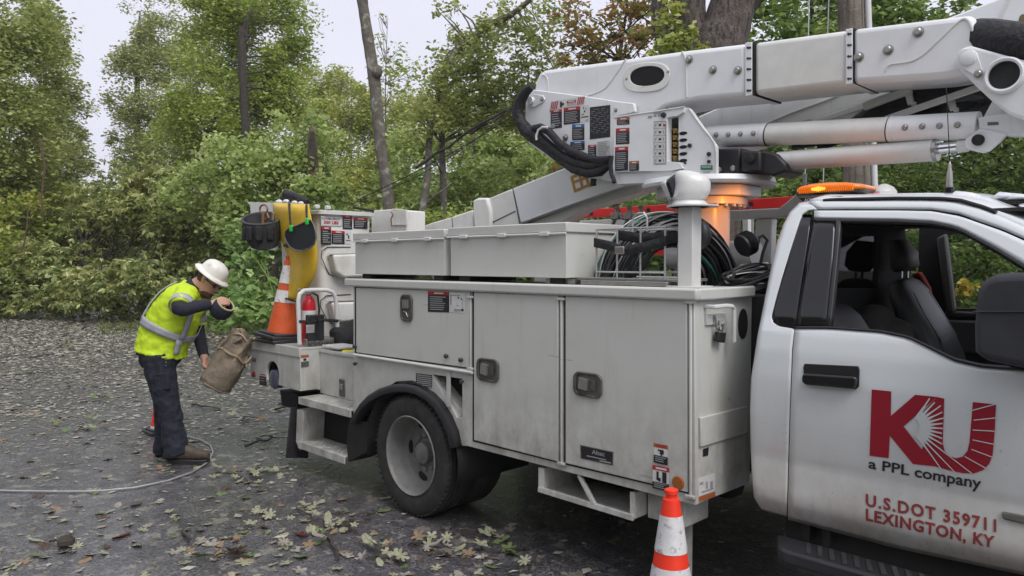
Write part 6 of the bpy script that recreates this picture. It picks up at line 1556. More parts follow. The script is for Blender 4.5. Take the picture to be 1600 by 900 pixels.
ht = MB(); ht.tube([H(-.10, -.03, .052), H(-.125, -.02, .03), H(-.12, .02, .03), H(-.1, .03, .05)], .012, 6); mb_build(ht, 'hat_ratchet', M['yellow'])
# shirt: hem below the vest and long sleeves
shirt = MB(); shirt.rings(torso_rings(.05, 7.0, 16, -.008), n=24)
limb(shirt, [L(289, 461, -.10), shN, elN, L(306, 479, -.27), L(330, 475, -.20)], [.08, .075, .066, .054, .042]); limb(shirt, [L(299, 464, .08), shF, elF, L(319, 558, .08)], [.08, .07, .056, .042])
limb(shirt, [L(303, 449), L(309, 443.5)], [.085, .072])
SH = mb_build(shirt, 'shirt', navy, remesh=.011)
# vest
vest = MB()
rg = torso_rings(.40, 7.25, 22, .014)
c, a, b, ra, rb, pw = rg[0]; rg[0] = (c - V((0, 0, .012)), a, b, ra + .012, rb + .012, pw)
vest.rings(rg, n=28)
limb(vest, [L(287, 463, -.08), shN, shN.lerp(elN, .92)], [.10, .095, .092]); limb(vest, [L(298, 465, .08), shF, shF.lerp(elF, .75)], [.098, .092, .086])
# loose front flap
fl_ = [L(283, 520, -.14), L(300, 535, -.15), L(297, 558, -.16), L(283, 553, -.17)]
VE = mb_build(vest, 'safety_vest', hiv, remesh=.012)
tx = bpy.data.textures.new('cloth_folds', 'CLOUDS'); tx.noise_scale = .075; tx.noise_depth = 2
md = VE.modifiers.new('folds', 'DISPLACE'); md.texture = tx; md.strength = .032; md.mid_level = .5; md.texture_coords = 'LOCAL'
def band(v0, v1, u0, u1, name, o=.033, nv=4, nu=30, vskew=0.0):
    rows = []
    for i in range(nv):
        v = v0 + (v1 - v0) * i / (nv - 1); rows.append([spt(v + vskew * (k / (nu - 1)), u0 + (u1 - u0) * k / (nu - 1), o) for k in range(nu)])
    o_ = mb_build(MB().grid(rows), name, refl, VE); m_ = o_.modifiers.new('solid', 'SOLIDIFY'); m_.thickness = .006; return o_
band(2.35, 3.0, 0, 2 * math.pi, 'waist_tape')
def strip(path, wd, name, o=.034):
    rows = []
    for (v, u) in path:
        w_ = wd / .2
        rows.append([spt(v, u - w_ / 2, o), spt(v, u, o + .002), spt(v, u + w_ / 2, o)])
    o_ = mb_build(MB().grid(rows), name, refl, VE); m_ = o_.modifiers.new('solid', 'SOLIDIFY'); m_.thickness = .006
pi = math.pi
strip([(2.6 + .35 * k, -pi + .62 - .02 * k) for k in range(13)], .05, 'shoulder_tape'); strip([(2.6 + .35 * k, pi - .62 + .02 * k) for k in range(13)], .05, 'shoulder_tape')
strip([(.9 + .4 * k, -.60 - .03 * k) for k in range(5)], .05, 'front_tape'); strip([(2.6 + .35 * k, -.62) for k in range(9)], .05, 'front_tape'); strip([(2.6 + .35 * k, .62) for k in range(9)], .05, 'front_tape')
def cuff(a, b, t0, t1, r0, name):
    mb = MB(); mb.tube([a.lerp(b, t0), a.lerp(b, (t0 + t1) / 2), a.lerp(b, t1)], r0, 20, caps=False); o_ = mb_build(mb, name, refl, VE, smooth=60); m_ = o_.modifiers.new('solid', 'SOLIDIFY'); m_.thickness = .006
cuff(shN, elN, .55, .88, .0985, 'sleeve_tape'); cuff(shF, elF, .48, .68, .094, 'sleeve_tape')
# trousers
pn = MB(); pn.rings(torso_rings(-.0, 1.1, 6, .002), n=24)
pn.ball(L(250, 560), (.17, .17, .12), 16)
limb(pn, [L(248, 556, -.085), L(253, 590, -.10), L(262, 628, -.11), L(269, 668, -.11), L(277, 711, -.11)], [.135, .118, .098, .093, .102]); limb(pn, [L(250, 556, .085), L(252, 590, .11), L(257, 628, .14), L(259, 668, .16), L(257, 709, .18)], [.13, .112, .094, .09, .096])
PN = mb_build(pn, 'trousers', jean, remesh=.012)
tx2 = bpy.data.textures.new('denim_folds', 'CLOUDS'); tx2.noise_scale = .065; tx2.noise_depth = 2
md = PN.modifiers.new('folds', 'DISPLACE'); md.texture = tx2; md.strength = .034; md.mid_level = .5; md.texture_coords = 'LOCAL'
pk = MB(); pk.tube([L(245, 562, -.228), L(246, 586, -.225)], .009, 6); mb_build(pk, 'belt_tool', M['chassis'], PN)
pk = MB()
for k in range(3): pk.box(L(259.5, 561 + 5 * k, -.228), (.010, .01, .012))
mb_build(pk, 'key_ring', M['chrome'], PN)
pk = MB(); pk.box(L(253, 596, -.205), (.13, .03, .15), Matrix.Rotation(R(-6), 3, 'Y')); mb_build(pk, 'thigh_pocket', jean, PN, bevel=.014)
# boots
for (hx, tx_, y, d, yt) in ((262, 328, 721, -.11, 700), (246, 307, 713, .19, 695)):
    kk = (D0 + d) / F
    bt = MB(); z0 = L(290, y, d).z
    def bp_(px, w_, h, hz_): return (V((L(px, y, d).x, L(px, y, d).y, z0 + hz_)), ax_d, V((0, 0, 1)), w_, h, 2.6)
    le = tx_ - hx
    bt.rings([bp_(hx + le * t, w_, h, h + .02) for t, w_, h in [(0, .022, .03), (.03, .036, .05), (.15, .042, .07), (.3, .045, .075), (.45, .045, .06), (.6, .048, .048), (.78, .052, .042), (.92, .044, .036), (.98, .030, .026), (1, .012, .012)]], n=18)
    bt.rings([(L(hx + le * .2, y - 8, d), V((1, 0, 0)), ax_d, .06, .05), (L(hx + le * .24, y - 28, d), V((1, 0, 0)), ax_d, .062, .055)], n=18)
    B_ = mb_build(bt, 'boot', boot, remesh=.008)
    so2 = MB(); so2.prism([V((L(hx + le * t, y, d).x, L(hx, y, d).y + w_, z0)) for t, w_ in [(0, -.03), (.1, -.045), (.4, -.042), (.75, -.055), (.95, -.04), (1.01, 0), (.95, .04), (.75, .055), (.4, .042), (.1, .045), (0, .03)]], (0, 0, .024)); mb_build(so2, 'boot_sole', M['black'], B_, bevel=.006)
# canvas bag held in the lowered hand
bg_ = thing('canvas_bag', 'worn tan canvas tool bag tilted in the lineman lowered hand with its mouth open', 'canvas bag', PD(345, 612, D0 + .02))
def bpx(x, y, d=0.0): return PD(x, y, D0 + d)
axis = [(334.5, 604, 23, .11), (335.5, 602, 26, .125), (341, 594, 27, .13), (350, 579, 27, .13), (359, 564, 26.5, .13), (366, 551, 24, .12), (371, 541, 21, .11), (376, 532, 17, .09), (381, 524, 18, .085)]
q = MB(); rg = []
tg = (bpx(371, 541) - bpx(336, 601)).normalized(); sdv = tg.cross(FWD).normalized(); fdv = sdv.cross(tg)
for x, y, r, rd in axis: rg.append((bpx(x, y), sdv, fdv, r * ks * .93, rd * .93, 2.4))
rg.append((bpx(380, 525), sdv, fdv, 15 * ks, .07, 2.4)); rg.append((bpx(369, 546), sdv, fdv, 18 * ks, .09, 2.4))
q.rings(rg, n=32)
for i in range(32 * 3, 32 * 9):   # crumple
    g_ = min(1, (i // 32 - 2) / 4); q.v[i] += sdv * (.026 * g_ * math.sin((i % 32) * .8 + (i // 32) * 2.1)) + tg * (.03 * g_ * math.sin((i % 32) * .6 + (i // 32) * 1.3)) + fdv * (.03 * g_ * math.sin((i % 32) * 1.2 + i // 32))
BGO = q.build('bag_body', canvas, bg_, smooth=60)
q = MB(); rows = []
for t in range(0):
    row = []
    for k in range(10):
        a = -.9 + 2.4 * k / 9; r = (24 + 3 * t * (.3)) * ks
        row.append(bpx(370, 543) + sdv * (r * math.cos(a) * -1) + fdv * (.12 * math.sin(a)) + tg * (.026 * t + .016 * math.sin(k * 1.3 + t)) - sdv * (.006 * t * t) )
    rows.append(row)
q = MB(); q.tube([bpx(366, 551) + sdv * (25 * ks * math.cos(a)) + fdv * (.125 * math.sin(a)) + tg * (.016 * math.sin(3 * a) + .012 * math.sin(5 * a)) for a in [2 * pi * i / 30 for i in range(30)]], .009, 6, closed=True); q.build('bag_hem', mat('canvas_hem', (.33, .25, .16), .9, var=.2), bg_)
q = MB(); q.tube([bpx(380.5, 525) + sdv * (16.5 * ks * math.cos(a)) + fdv * (.08 * math.sin(a)) + tg * (.02 * math.sin(3 * a)) for a in [2 * pi * i / 24 for i in range(24)]], .008, 6, closed=True); q.build('mouth_hem', M['lf_fallen'] if False else mat('canvas_pale', (.38, .31, .22), .9, var=.2), bg_)
q = MB(); q.tube([bpx(336.5, 601.5) + sdv * (24.8 * ks * math.cos(a)) + fdv * (.119 * math.sin(a)) for a in [2 * pi * i / 30 for i in range(30)]], .007, 6, closed=True); q.build('bottom_seam', canvas, bg_)
q = MB(); q.prism([bpx(340, 578, -.13), bpx(352, 570, -.135), bpx(349, 558, -.135), bpx(340, 566, -.13)], (0, .0, .0015)); q.build('bag_stencil', mat('stencil_ink', (.09, .07, .05), .9), bg_) if False else None
# dark pouch in the raised hand
ph = thing('dark_pouch', 'round navy pouch with a yellow rim held open in front of the lineman face', 'pouch', PD(343, 500, D0 - .16))
pa = (PD(357, 470, D0 - .19) - PD(342, 487, D0 - .15)).normalized()
rot_p = align(pa)
q = MB().lathe([(.001, -.15), (.05, -.145), (.085, -.11), (.095, -.06), (.085, -.015), (.076, .0), (.066, .0), (.075, -.04), (.06, -.1), (.001, -.11)], 26, rot_p, PD(353, 475, D0 - .18)); q.build('pouch_bag', navy, ph, smooth=60)
q = MB().tube([PD(353, 475, D0 - .18) + rot_p @ V((.073 * math.cos(a), .073 * math.sin(a), 0)) for a in [2 * pi * i / 26 for i in range(26)]], .0075, 8, closed=True); q.build('pouch_rim', hatin, ph)
# ================================================================== VEGETATION
def quads(name, P, mt, parent=None, base=None):
    """P: (N, 4, 3) array -> one mesh of N leaf-sized quads"""
    N = len(P)
    if parent is not None: P = P - np.array(MW[parent.name].translation)
    if base is not None: P = P - np.array(base)
    me = bpy.data.meshes.new(name)
    me.vertices.add(4 * N); me.vertices.foreach_set('co', P.astype(np.float32).ravel())
    me.loops.add(4 * N); me.loops.foreach_set('vertex_index', np.arange(4 * N, dtype=np.int32))
    me.polygons.add(N); me.polygons.foreach_set('loop_start', np.arange(0, 4 * N, 4, dtype=np.int32))
    me.update(calc_edges=True); me.materials.append(mt)
    o = bpy.data.objects.new(name, me); COL.objects.link(o)
    if parent is not None: o.parent = parent; MW[o.name] = MW[parent.name]
    if base is not None: o.location = base
    return o
def leaves(C, size, droop=0.0, asp=.5, flat=.65):
    """leaf quads at centres C (N,3): kite-shaped, folded along the midrib"""
    N = len(C); s = size * (0.65 + .7 * rng.random(N))
    az = rng.random(N) * 2 * np.pi; el = (rng.random(N) - .5) * 1.6 * (1 - flat * .4) - droop
    d = np.stack([np.cos(az) * np.cos(el), np.sin(az) * np.cos(el), np.sin(el)], 1)
    r = rng.normal(size=(N, 3)); r[:, 2] += 1.2 * flat
    sd = np.cross(d, r); sd /= np.linalg.norm(sd, axis=1, keepdims=True) + 1e-9
    nn = np.cross(sd, d)
    a = C - d * (s * .5)[:, None]; b = C + d * (s * .5)[:, None]
    m_ = C - d * (s * .08)[:, None] + nn * (s * .09)[:, None]
    l = m_ + sd * (s * asp * .5)[:, None]; r_ = m_ - sd * (s * asp * .5)[:, None]
    return np.stack([a, l, b, r_], 1)
DM = 7.0
def rosettes(C, size, n=6, asp=.36):
    N = len(C); ax = rng.normal(size=(N, 3)); ax[:, 2] = np.abs(ax[:, 2]) + .6; ax /= np.linalg.norm(ax, axis=1, keepdims=True)
    t = np.cross(ax, rng.normal(size=(N, 3))); t /= np.linalg.norm(t, axis=1, keepdims=True); b = np.cross(ax, t); out = []
    for k in range(n):
        an = 2 * np.pi * (k + rng.random(N) * .6) / n; s = size * (.6 + .7 * rng.random(N)); dr = .15 + .9 * rng.random(N)
        d = t * np.cos(an)[:, None] + b * np.sin(an)[:, None] - ax * .1; d[:, 2] -= dr * .7; d /= np.linalg.norm(d, axis=1, keepdims=True)
        sd = np.cross(d, ax); sd /= np.linalg.norm(sd, axis=1, keepdims=True) + 1e-9; nn = np.cross(sd, d)
        m_ = C + d * (s * .5)[:, None] + nn * (s * .06)[:, None]
        out.append(np.stack([C, m_ + sd * (s * asp * .5)[:, None], C + d * s[:, None], m_ - sd * (s * asp * .5)[:, None]], 1))
    return np.concatenate(out)
def blob_world(b):
    px, py, r, D = b[:4]; c = PD(px, py, D); return np.array(c), r * D / F
def crown_pts(blobs, size, dens, clump=.24, k0=16, squash=.75, hollow=.55):
    pts = []; cl = []
    for b in blobs:
        c, r = blob_world(b); sparse = b[4] if len(b) > 4 else 1.0
        K = k0
        v = rng.normal(size=(K, 3)); v /= np.linalg.norm(v, axis=1, keepdims=True)
        rad = r * (hollow + (1 - hollow) * rng.random(K)) * .92
        cc_ = c + v * rad[:, None] * np.array([1, 1, .95])
        n = int(DM * dens * sparse ** 1.3 * 3.1 * r * r / (size * size * .5))
        per = rng.multinomial(n, rng.dirichlet(np.ones(K) * 4))
        for j in range(K):
            s = clump * r * (.6 + .8 * rng.random())
            g_ = np.clip(rng.normal(size=(per[j], 3)), -1.7, 1.7) * np.array([s, s, s * squash])
            g_[:, 2] -= .25 * np.hypot(g_[:, 0], g_[:, 1])
            pts.append(cc_[j] + g_); cl.append(cc_[j])
    P = np.concatenate(pts); return P[P[:, 2] > .03], cl
def limb_tube(mb, a, b, r0, r1, n=6, seg=5, wob=.06, n_s=None):
    a, b = V(a), V(b); L_ = (b - a).length; pts = []; rs = []
    for i in range(seg + 1):
        t = i / seg; p = a.lerp(b, t); w_ = wob * L_ * math.sin(math.pi * t)
        p += V((rnd.uniform(-1, 1) * w_, rnd.uniform(-1, 1) * w_, rnd.uniform(-.3, 1) * w_)); pts.append(p); rs.append(r0 + (r1 - r0) * t)
    mb.tube(pts, rs, n); return pts
def trunk_mesh(mb, pts, rs, n=12):
    Q, Rr = [], []
    P = [V(p) for p in pts]
    for i in range(len(P) - 1):
        a, b = P[i], P[i + 1]; p0 = P[max(i - 1, 0)]; p3 = P[min(i + 2, len(P) - 1)]
        for k in range(5):
            t = k / 5; Q.append(.5 * ((2 * a) + (b - p0) * t + (2 * p0 - 5 * a + 4 * b - p3) * t * t + (3 * a - p0 - 3 * b + p3) * t ** 3)); Rr.append((rs[i] + (rs[i + 1] - rs[i]) * t) * (1 + rnd.uniform(-.05, .05)))
    Q.append(P[-1]); Rr.append(rs[-1]); mb.tube(Q, Rr, n); return Q, Rr
def tree(name, label, cat, blobs, lm, size, dens, trunk=None, bark='bark_grey', group='trees in the roadside wood', limbs=.35, droop=.15, asp=.5, rtr=.2, k0=16, clump=.24, part='crown', rose=False):
    D = sum(b[3] for b in blobs) / len(blobs)
    if trunk is None:
        xs_ = sum(b[0] for b in blobs) / len(blobs); g_ = PZ(xs_, 409 + 1.7 * F / D, 0); top_ = min(blobs, key=lambda b: b[1])
        tb_ = PD((top_[0] + xs_) / 2, top_[1] + top_[2] * .3, D)
        trunk = [g_, g_.lerp(tb_, .35) + V((rnd.uniform(-.2, .2), rnd.uniform(-.2, .2), 0)), g_.lerp(tb_, .7) + V((rnd.uniform(-.3, .3), rnd.uniform(-.3, .3), 0)), tb_]; radii = [rtr, rtr * .8, rtr * .5, rtr * .15]
    else:
        radii = [t[3] for t in trunk]; trunk = [PD(t[0], t[1], t[2]) for t in trunk]
    base = V((trunk[0].x, trunk[0].y, 0))
    if trunk[0].z > .1: trunk = [V((trunk[0].x, trunk[0].y, 0))] + trunk; radii = [radii[0] * 1.1] + radii
    root = thing(name, label, cat, base, None, group)
    P, cl = crown_pts(blobs, size, dens, clump, k0)
    quads(part, rosettes(P[rng.random(len(P)) < 1 / 5.5], size, 6, asp) if rose else leaves(P, size, droop, asp), M[lm], root)
    mb = MB(); Q, Rr = trunk_mesh(mb, trunk, radii)
    for c in cl:
        if rnd.random() < limbs * .4:
            j = min(range(len(Q)), key=lambda i: (Q[i] - V(c)).length + (1.2 if Q[i].z > c[2] - .4 else 0)); limb_tube(mb, Q[j], c, max(.01, min(Rr[j] * .3, .045)), .006)
    mb.build('trunk' , M[bark], root, smooth=60, fixn=False)
    return root
# ---- left of the road
tree('oak_tree', 'tall dense oak at the far left edge of the road gap', 'tree', [(30, 40, 75, 25), (-30, 130, 85, 24), (40, 130, 70, 25), (10, 220, 75, 24), (-60, 20, 85, 24), (60, 210, 55, 26), (-50, 260, 80, 24), (25, 300, 60, 25), (55, 20, 40, 27)], 'lf_oak', .155, 1.15, rtr=.28, bark='bark_dark')
tree('oak_tree', 'slimmer oak bordering the strip of sky, just right of the tall left oak', 'tree', [(78, 95, 38, 32), (92, 165, 40, 32), (104, 210, 34, 32), (85, 240, 45, 31), (98, 270, 45, 31), (62, 50, 38, 33), (75, 160, 45, 32), (50, 290, 55, 30), (100, 135, 28, 32)], 'lf_elm', .165, 1.1, rtr=.2)
tree('vine_tangle', 'brownish vine covered thicket below the tall left oak', 'thicket', [(30, 350, 55, 24), (-20, 390, 60, 23), (80, 330, 45, 26), (20, 420, 45, 23), (70, 390, 40, 25), (100, 320, 35, 26)], 'lf_olive', .17, .9, rtr=.08, bark='bark_dark', group=None, droop=.4)
vt = thing('bare_vine', 'pale bare vine stem hanging before the brown thicket at left', 'vine', PZ(45, 490, 0))
mb = MB(); mb.tube([PD(44, 318, 22), PD(43, 345, 22), PD(38, 380, 22), PD(30, 402, 22)], .022, 6); mb.tube([PD(62, 215, 23), PD(70, 260, 23), PD(64, 310, 23), PD(67, 335, 23)], .03, 6); mb.build('stem', M['splinter'], vt)
# ---- centre: far elm, bright maples
tree('elm_tree', 'pale feathery elm on the right side of the sky gap', 'tree', [(215, 120, 46, 35), (205, 190, 38, 35), (240, 60, 42, 36), (265, 150, 60, 35), (225, 245, 45, 34), (290, 85, 60, 36), (180, 150, 22, 35, .6), (185, 215, 22, 35, .6), (260, 230, 50, 34), (200, 90, 25, 35, .5), (250, 15, 30, 36, .35), (210, 10, 26, 36, .2)], 'lf_elm', .16, 1.0, rtr=.25, limbs=.6)
tree('maple_tree', 'tall bright green maple in the middle with a dark leaning trunk', 'tree', [(340, 50, 72, 28), (400, 120, 75, 28), (330, 160, 78, 28), (410, 25, 65, 28), (440, 95, 50, 28), (462, 50, 34, 28, .7), (305, 220, 60, 28), (350, -10, 60, 28), (380, 200, 70, 27), (455, 150, 45, 28)], 'lf_maple', .14, 1.3, trunk=[(384, 410, 27, .2), (383, 260, 26.5, .17), (382, 160, 26, .15), (378, 90, 25.6, .13), (384, 40, 25.6, .08), (390, 20, 25.6, .03)], bark='bark_dark', limbs=.45)
mb = MB(); sn = thing('snag', 'blackened broken snag standing up through the bright maple', 'dead tree', PZ(382, 480, 0))
Q, _ = trunk_mesh(mb, [PD(384, 300, 24), PD(383, 200, 24), PD(380, 130, 24), PD(378, 65, 24), PD(379, 41, 24)], [.13, .12, .12, .12, .08]); limb_tube(mb, PD(379, 70, 24), PD(396, 46, 24), .07, .03); limb_tube(mb, PD(379, 48, 24), PD(390, 22, 24), .06, .02); limb_tube(mb, PD(383, 55, 24), PD(410, 64, 24), .04, .015); limb_tube(mb, PD(383, 135, 24), PD(418, 140, 24), .04, .015)
mb.v += []; mb.build('trunk', M['bark_dark'], sn, smooth=60, fixn=False)
sn['label'] = 'blackened broken snag standing up through the bright maple'
tree('maple_tree', 'low broad maple with pale large leaves above the bucket', 'tree', [(420, 230, 62, 20), (350, 260, 62, 21), (470, 280, 52, 20), (400, 305, 58, 20), (490, 220, 40, 20), (360, 330, 50, 20), (440, 340, 50, 19), (486, 310, 42, 18.6, 1.3), (488, 290, 22, 18.4, 1.3), (300, 300, 50, 21), (510, 300, 40, 20)], 'lf_lime', .145, .95, rtr=.12, droop=.3, asp=.7)
tree('maple_tree', 'yellow green young trees filling the gap behind the slender trunk', 'tree', [(555, 170, 48, 38), (520, 150, 45, 39), (600, 180, 55, 38), (640, 190, 55, 36), (560, 245, 65, 36), (500, 190, 50, 37), (610, 260, 60, 34), (540, 310, 60, 33), (530, 125, 25, 40, .6), (490, 130, 34, 40)], 'lf_olive', .17, .95, rtr=.15)
tree('sapling', 'thin sapling with sparse leaves poking into the sky beside the slender trunk', 'sapling', [(592, 60, 16, 24, .30), (598, 95, 20, 24, .35), (618, 75, 14, 24, .3), (632, 100, 20, 24, .35), (596, 25, 9, 24, .3), (615, 120, 26, 24, .5), (655, 110, 22, 24, .5)], 'lf_maple', .15, .8, rtr=.04, limbs=.8, clump=.35)
st_ = thing('slender_trunk', 'slender lichen spotted bare trunk rising out of the picture behind the bucket', 'tree', PZ(610, 409 + 1.7 * F / 16, 0), None, None)
mb = MB(); trunk_mesh(mb, [V((PD(609, 330, 16).x, PD(609, 330, 16).y, 0)), PD(607, 320, 16), PD(596, 240, 16), PD(590, 180, 16), PD(585, 125, 16), PD(575, 60, 16), PD(566, 0, 16), PD(558, -60, 16)], [.14, .125, .12, .125, .13, .12, .115, .11], 14)
mb.ball(PD(589, 112, 15.9), (.13, .12, .16), 8); limb_tube(mb, PD(590, 180, 16), PD(612, 150, 16.5), .03, .01); limb_tube(mb, PD(596, 240, 16), PD(575, 205, 16.4), .03, .01); mb.build('trunk', M['bark_grey'], st_, smooth=60, fixn=False)
bs = thing('broken_stub', 'splintered broken stub with a dark hollow between maple and slender trunk', 'broken tree', PZ(490, 409 + 1.7 * F / 19.3, 0), None, None)
mb = MB(); trunk_mesh(mb, [V((PD(490, 300, 19.3).x, PD(490, 300, 19.3).y, 0)), PD(490, 300, 19.3), PD(489, 265, 19.3), PD(488, 225, 19.3), PD(486, 198, 19.3)], [.17, .16, .15, .13, .03], 12); mb.build('trunk', M['splinter'], bs, smooth=60, fixn=False)
MB().prism([PD(485, 205, 19.1), PD(491, 206, 19.08), PD(493, 235, 19.08), PD(494, 262, 19.08), PD(485, 262, 19.08), PD(482, 235, 19.08)], FWD * .03).build('hollow', M['bark_dark'], bs)
# ---- right of centre
tree('maple_tree', 'mid green maple behind the raised tip of the boom', 'tree', [(650, 250, 55, 24), (610, 300, 45, 23), (705, 215, 55, 25), (725, 280, 55, 23), (780, 240, 58, 24), (825, 225, 48, 24), (760, 175, 55, 25), (660, 320, 40, 22), (700, 330, 40, 22), (840, 270, 45, 22), (800, 295, 50, 22)], 'lf_lime', .16, .95, rtr=.14, asp=.6)
mt_ = thing('bare_tree', 'grey tree trunk standing behind the raised boom tip', 'tree', PZ(668, 409 + 1.7 * F / 19, 0), None, None)
mb = MB(); trunk_mesh(mb, [V((PD(660, 345, 19).x, PD(660, 345, 19).y, 0)), PD(660, 340, 19), PD(668, 280, 19), PD(672, 210, 19), PD(690, 130, 19), PD(712, 80, 19)], [.11, .10, .085, .08, .07, .055], 12); limb_tube(mb, PD(664, 320, 19), PD(705, 285, 19), .04, .02); mb.build('trunk', M['bark_grey'], mt_, smooth=60, fixn=False)
tree('oak_tree', 'spreading oak with a thick slanting grey limb at the upper middle', 'tree', [(715, 120, 42, 20, .8), (745, 75, 42, 20, .8), (790, 30, 45, 19, .8), (775, 120, 48, 20), (835, 85, 42, 19, .8), (850, 30, 42, 18, .6), (735, 165, 45, 20), (700, 10, 26, 19, .45), (705, 95, 32, 18.6, .8), (690, 140, 34, 18.8, .8), (760, 60, 34, 18.0, .8), (670, 190, 38, 18.8, .9), (800, 160, 50, 20), (870, 110, 40, 19, .6), (720, 60, 26, 20, .5), (830, 170, 40, 20), (690, 180, 30, 20)], 'lf_oak', .13, .85, trunk=[(694, 330, 20.4, .09), (690, 200, 20.3, .09), (697, 105, 20, .11), (715, 78, 19.6, .115), (760, 45, 19.0, .10), (800, 22, 18.4, .07), (840, -10, 18, .05)], limbs=.55)
tree('rust_maple', 'tree with rusty red dying leaves above the lower boom', 'tree', [(900, 25, 42, 14, .55), (940, 55, 45, 14, .6), (985, 35, 45, 14, .6), (890, 80, 30, 14.5, .5), (1010, 70, 40, 13.5, .6), (960, 85, 40, 14, .7), (920, 95, 25, 14, .7), (1040, 45, 30, 13, .8), (1000, -5, 40, 14)], 'lf_rust', .12, .85, bark='bark_dark', rtr=.12, limbs=.7)
bt_ = thing('big_trunk', 'massive furrowed tree trunk above the middle of the lower boom', 'tree', PZ(1120, 409 + 1.7 * F / 11.5, 0), None, None)
mb = MB(); trunk_mesh(mb, [V((PD(1105, 300, 11.5).x, PD(1105, 300, 11.5).y, 0)), PD(1108, 200, 11.5), PD(1118, 90, 11.5), PD(1135, 40, 11.5), PD(1150, -20, 11.5), PD(1160, -120, 11.5)], [.55, .48, .42, .36, .34, .33], 18); trunk_mesh(mb, [PD(1100, 150, 11.6), PD(1080, 60, 11.6), PD(1075, 0, 11.6), PD(1068, -80, 11.6)], [.3, .28, .26, .26], 14); limb_tube(mb, PD(1060, 130, 11.7), PD(1030, -20, 11.9), .2, .12, 10); limb_tube(mb, PD(1150, 40, 11.5), PD(1210, -30, 11.3), .12, .08, 10); mb.build('trunk', M['bark_big'], bt_, smooth=60, fixn=False)
P, _c = crown_pts([(1065, 60, 30, 11), (1050, 25, 30, 11.2, .7), (1100, 78, 20, 11, .6), (1040, 80, 25, 11)], .10, .7); quads('ivy', leaves(P, .10, .2, .7), M['lf_olive'], bt_)
tree('hickory_tree', 'leafy dark green tree behind the utility pole along the top edge', 'tree', [(1210, 45, 52, 14), (1260, 20, 55, 14.5), (1285, 75, 50, 14), (1240, 95, 45, 14), (1390, 20, 55, 14, .9), (1440, 30, 52, 14, .8), (1375, 65, 40, 14.5), (1320, 30, 55, 15), (1480, 10, 42, 14, .6), (1210, -10, 40, 14), (1360, -10, 50, 14)], 'lf_dark', .14, .95, rtr=.2, bark='bark_dark', asp=.55)
tree('hemlock_tree', 'dark shady evergreen behind the cab roof and antenna', 'evergreen tree', [(1400, 260, 62, 13), (1470, 250, 55, 12.5), (1540, 240, 65, 12.5), (1610, 260, 65, 12), (1500, 310, 60, 12), (1580, 320, 60, 12), (1440, 315, 52, 12.5), (1380, 320, 45, 13), (1640, 200, 60, 12)], 'lf_hem', .10, .85, rtr=.16, bark='bark_dark', droop=.35, asp=.35, limbs=.5)
tree('hemlock_tree', 'evergreen branches seen through the open cab window', 'evergreen tree', [(1520, 400, 60, 11), (1580, 440, 60, 11), (1500, 460, 55, 11), (1450, 420, 60, 11.5), (1640, 400, 60, 11), (1560, 500, 60, 11), (1400, 400, 60, 12), (1340, 400, 60, 12.5)], 'lf_hem', .11, .9, rtr=.1, bark='bark_dark', droop=.3, asp=.4, limbs=.4)
tree('hemlock_tree', 'evergreen shrub behind the orange beacon and turntable', 'evergreen tree', [(1215, 270, 42, 13), (1260, 265, 42, 13.5), (1310, 270, 45, 13.5), (1200, 310, 40, 12.5), (1170, 330, 45, 12.5), (1130, 300, 45, 13), (1290, 320, 45, 13), (1070, 310, 45, 13)], 'lf_dark', .11, .9, rtr=.1, bark='bark_dark', droop=.25, asp=.45)
yl = MB(); P, _c = crown_pts([(1503, 450, 15, 9.8, .9), (1520, 449, 10, 9.8, .8)], .10, .7); yb_ = quads('yellow_shrub', leaves(P, .10, .2, .6), M['lf_yellow'], None, PZ(1506, 409 + 1.7 * F / 9.8, 0)); tag(yb_, 'small yellow leaved shrub seen through the far cab window', 'shrub')
# ---- undergrowth
for i, (lab, blobs, lm, sz) in enumerate([
    ('green undergrowth bush behind the bucket', [(400, 370, 45, 17), (450, 380, 45, 17), (500, 360, 45, 17), (540, 350, 40, 18)], 'lf_weed', .14),
    ('green undergrowth bush left of the boom tip', [(600, 350, 45, 18), (650, 360, 45, 18), (700, 350, 40, 18), (560, 360, 40, 18)], 'lf_maple', .13),
    ('undergrowth bush behind the folded boom and tool chests', [(760, 350, 50, 17), (820, 340, 50, 17), (880, 330, 45, 16), (930, 310, 45, 16), (980, 300, 45, 15), (870, 270, 40, 17)], 'lf_lime', .13),
    ('dark undergrowth bush behind the red ladder and grounding clamps', [(1000, 360, 55, 13), (1060, 370, 55, 13), (1120, 380, 55, 13), (1180, 390, 55, 12.5), (940, 360, 50, 14), (1040, 300, 40, 14)], 'lf_weed', .12),
    ('dark undergrowth bush behind the cab rear window', [(1240, 400, 60, 12), (1300, 420, 60, 12), (1360, 440, 60, 12), (1280, 370, 50, 12)], 'lf_dark', .12)]):
    tree('bush', lab, 'bush', blobs, lm, sz, .95, rtr=.05, group='undergrowth bushes along the wood edge', bark='bark_dark', part='foliage')
P, _c = crown_pts([(872, 260, 15, 15)], .13, .7)
tag(quads('rust_branch', leaves(P, .13, .2), M['lf_rust'], None, PD(870, 275, 15)), 'spray of rusty leaves just left of the gold emblem', 'branch')
# weeds beside the truck rear
for lab, blobs in [('broad leaved weeds with pale leaves left of the bucket', [(385, 420, 28, 13), (405, 450, 28, 12.8), (395, 485, 30, 12.5), (370, 500, 24, 13), (415, 490, 26, 12.5), (400, 395, 22, 13)]), ('leafy weeds between the lineman hard hat and the fallen tree', [(368, 440, 20, 14.5), (350, 470, 22, 14.5), (340, 500, 20, 14.5), (375, 470, 20, 14)])]:
    tree('weed', lab, 'weeds', blobs, 'lf_weed', .14, .8, rtr=.02, group=None, bark='lf_weed', asp=.75, part='foliage', clump=.3)
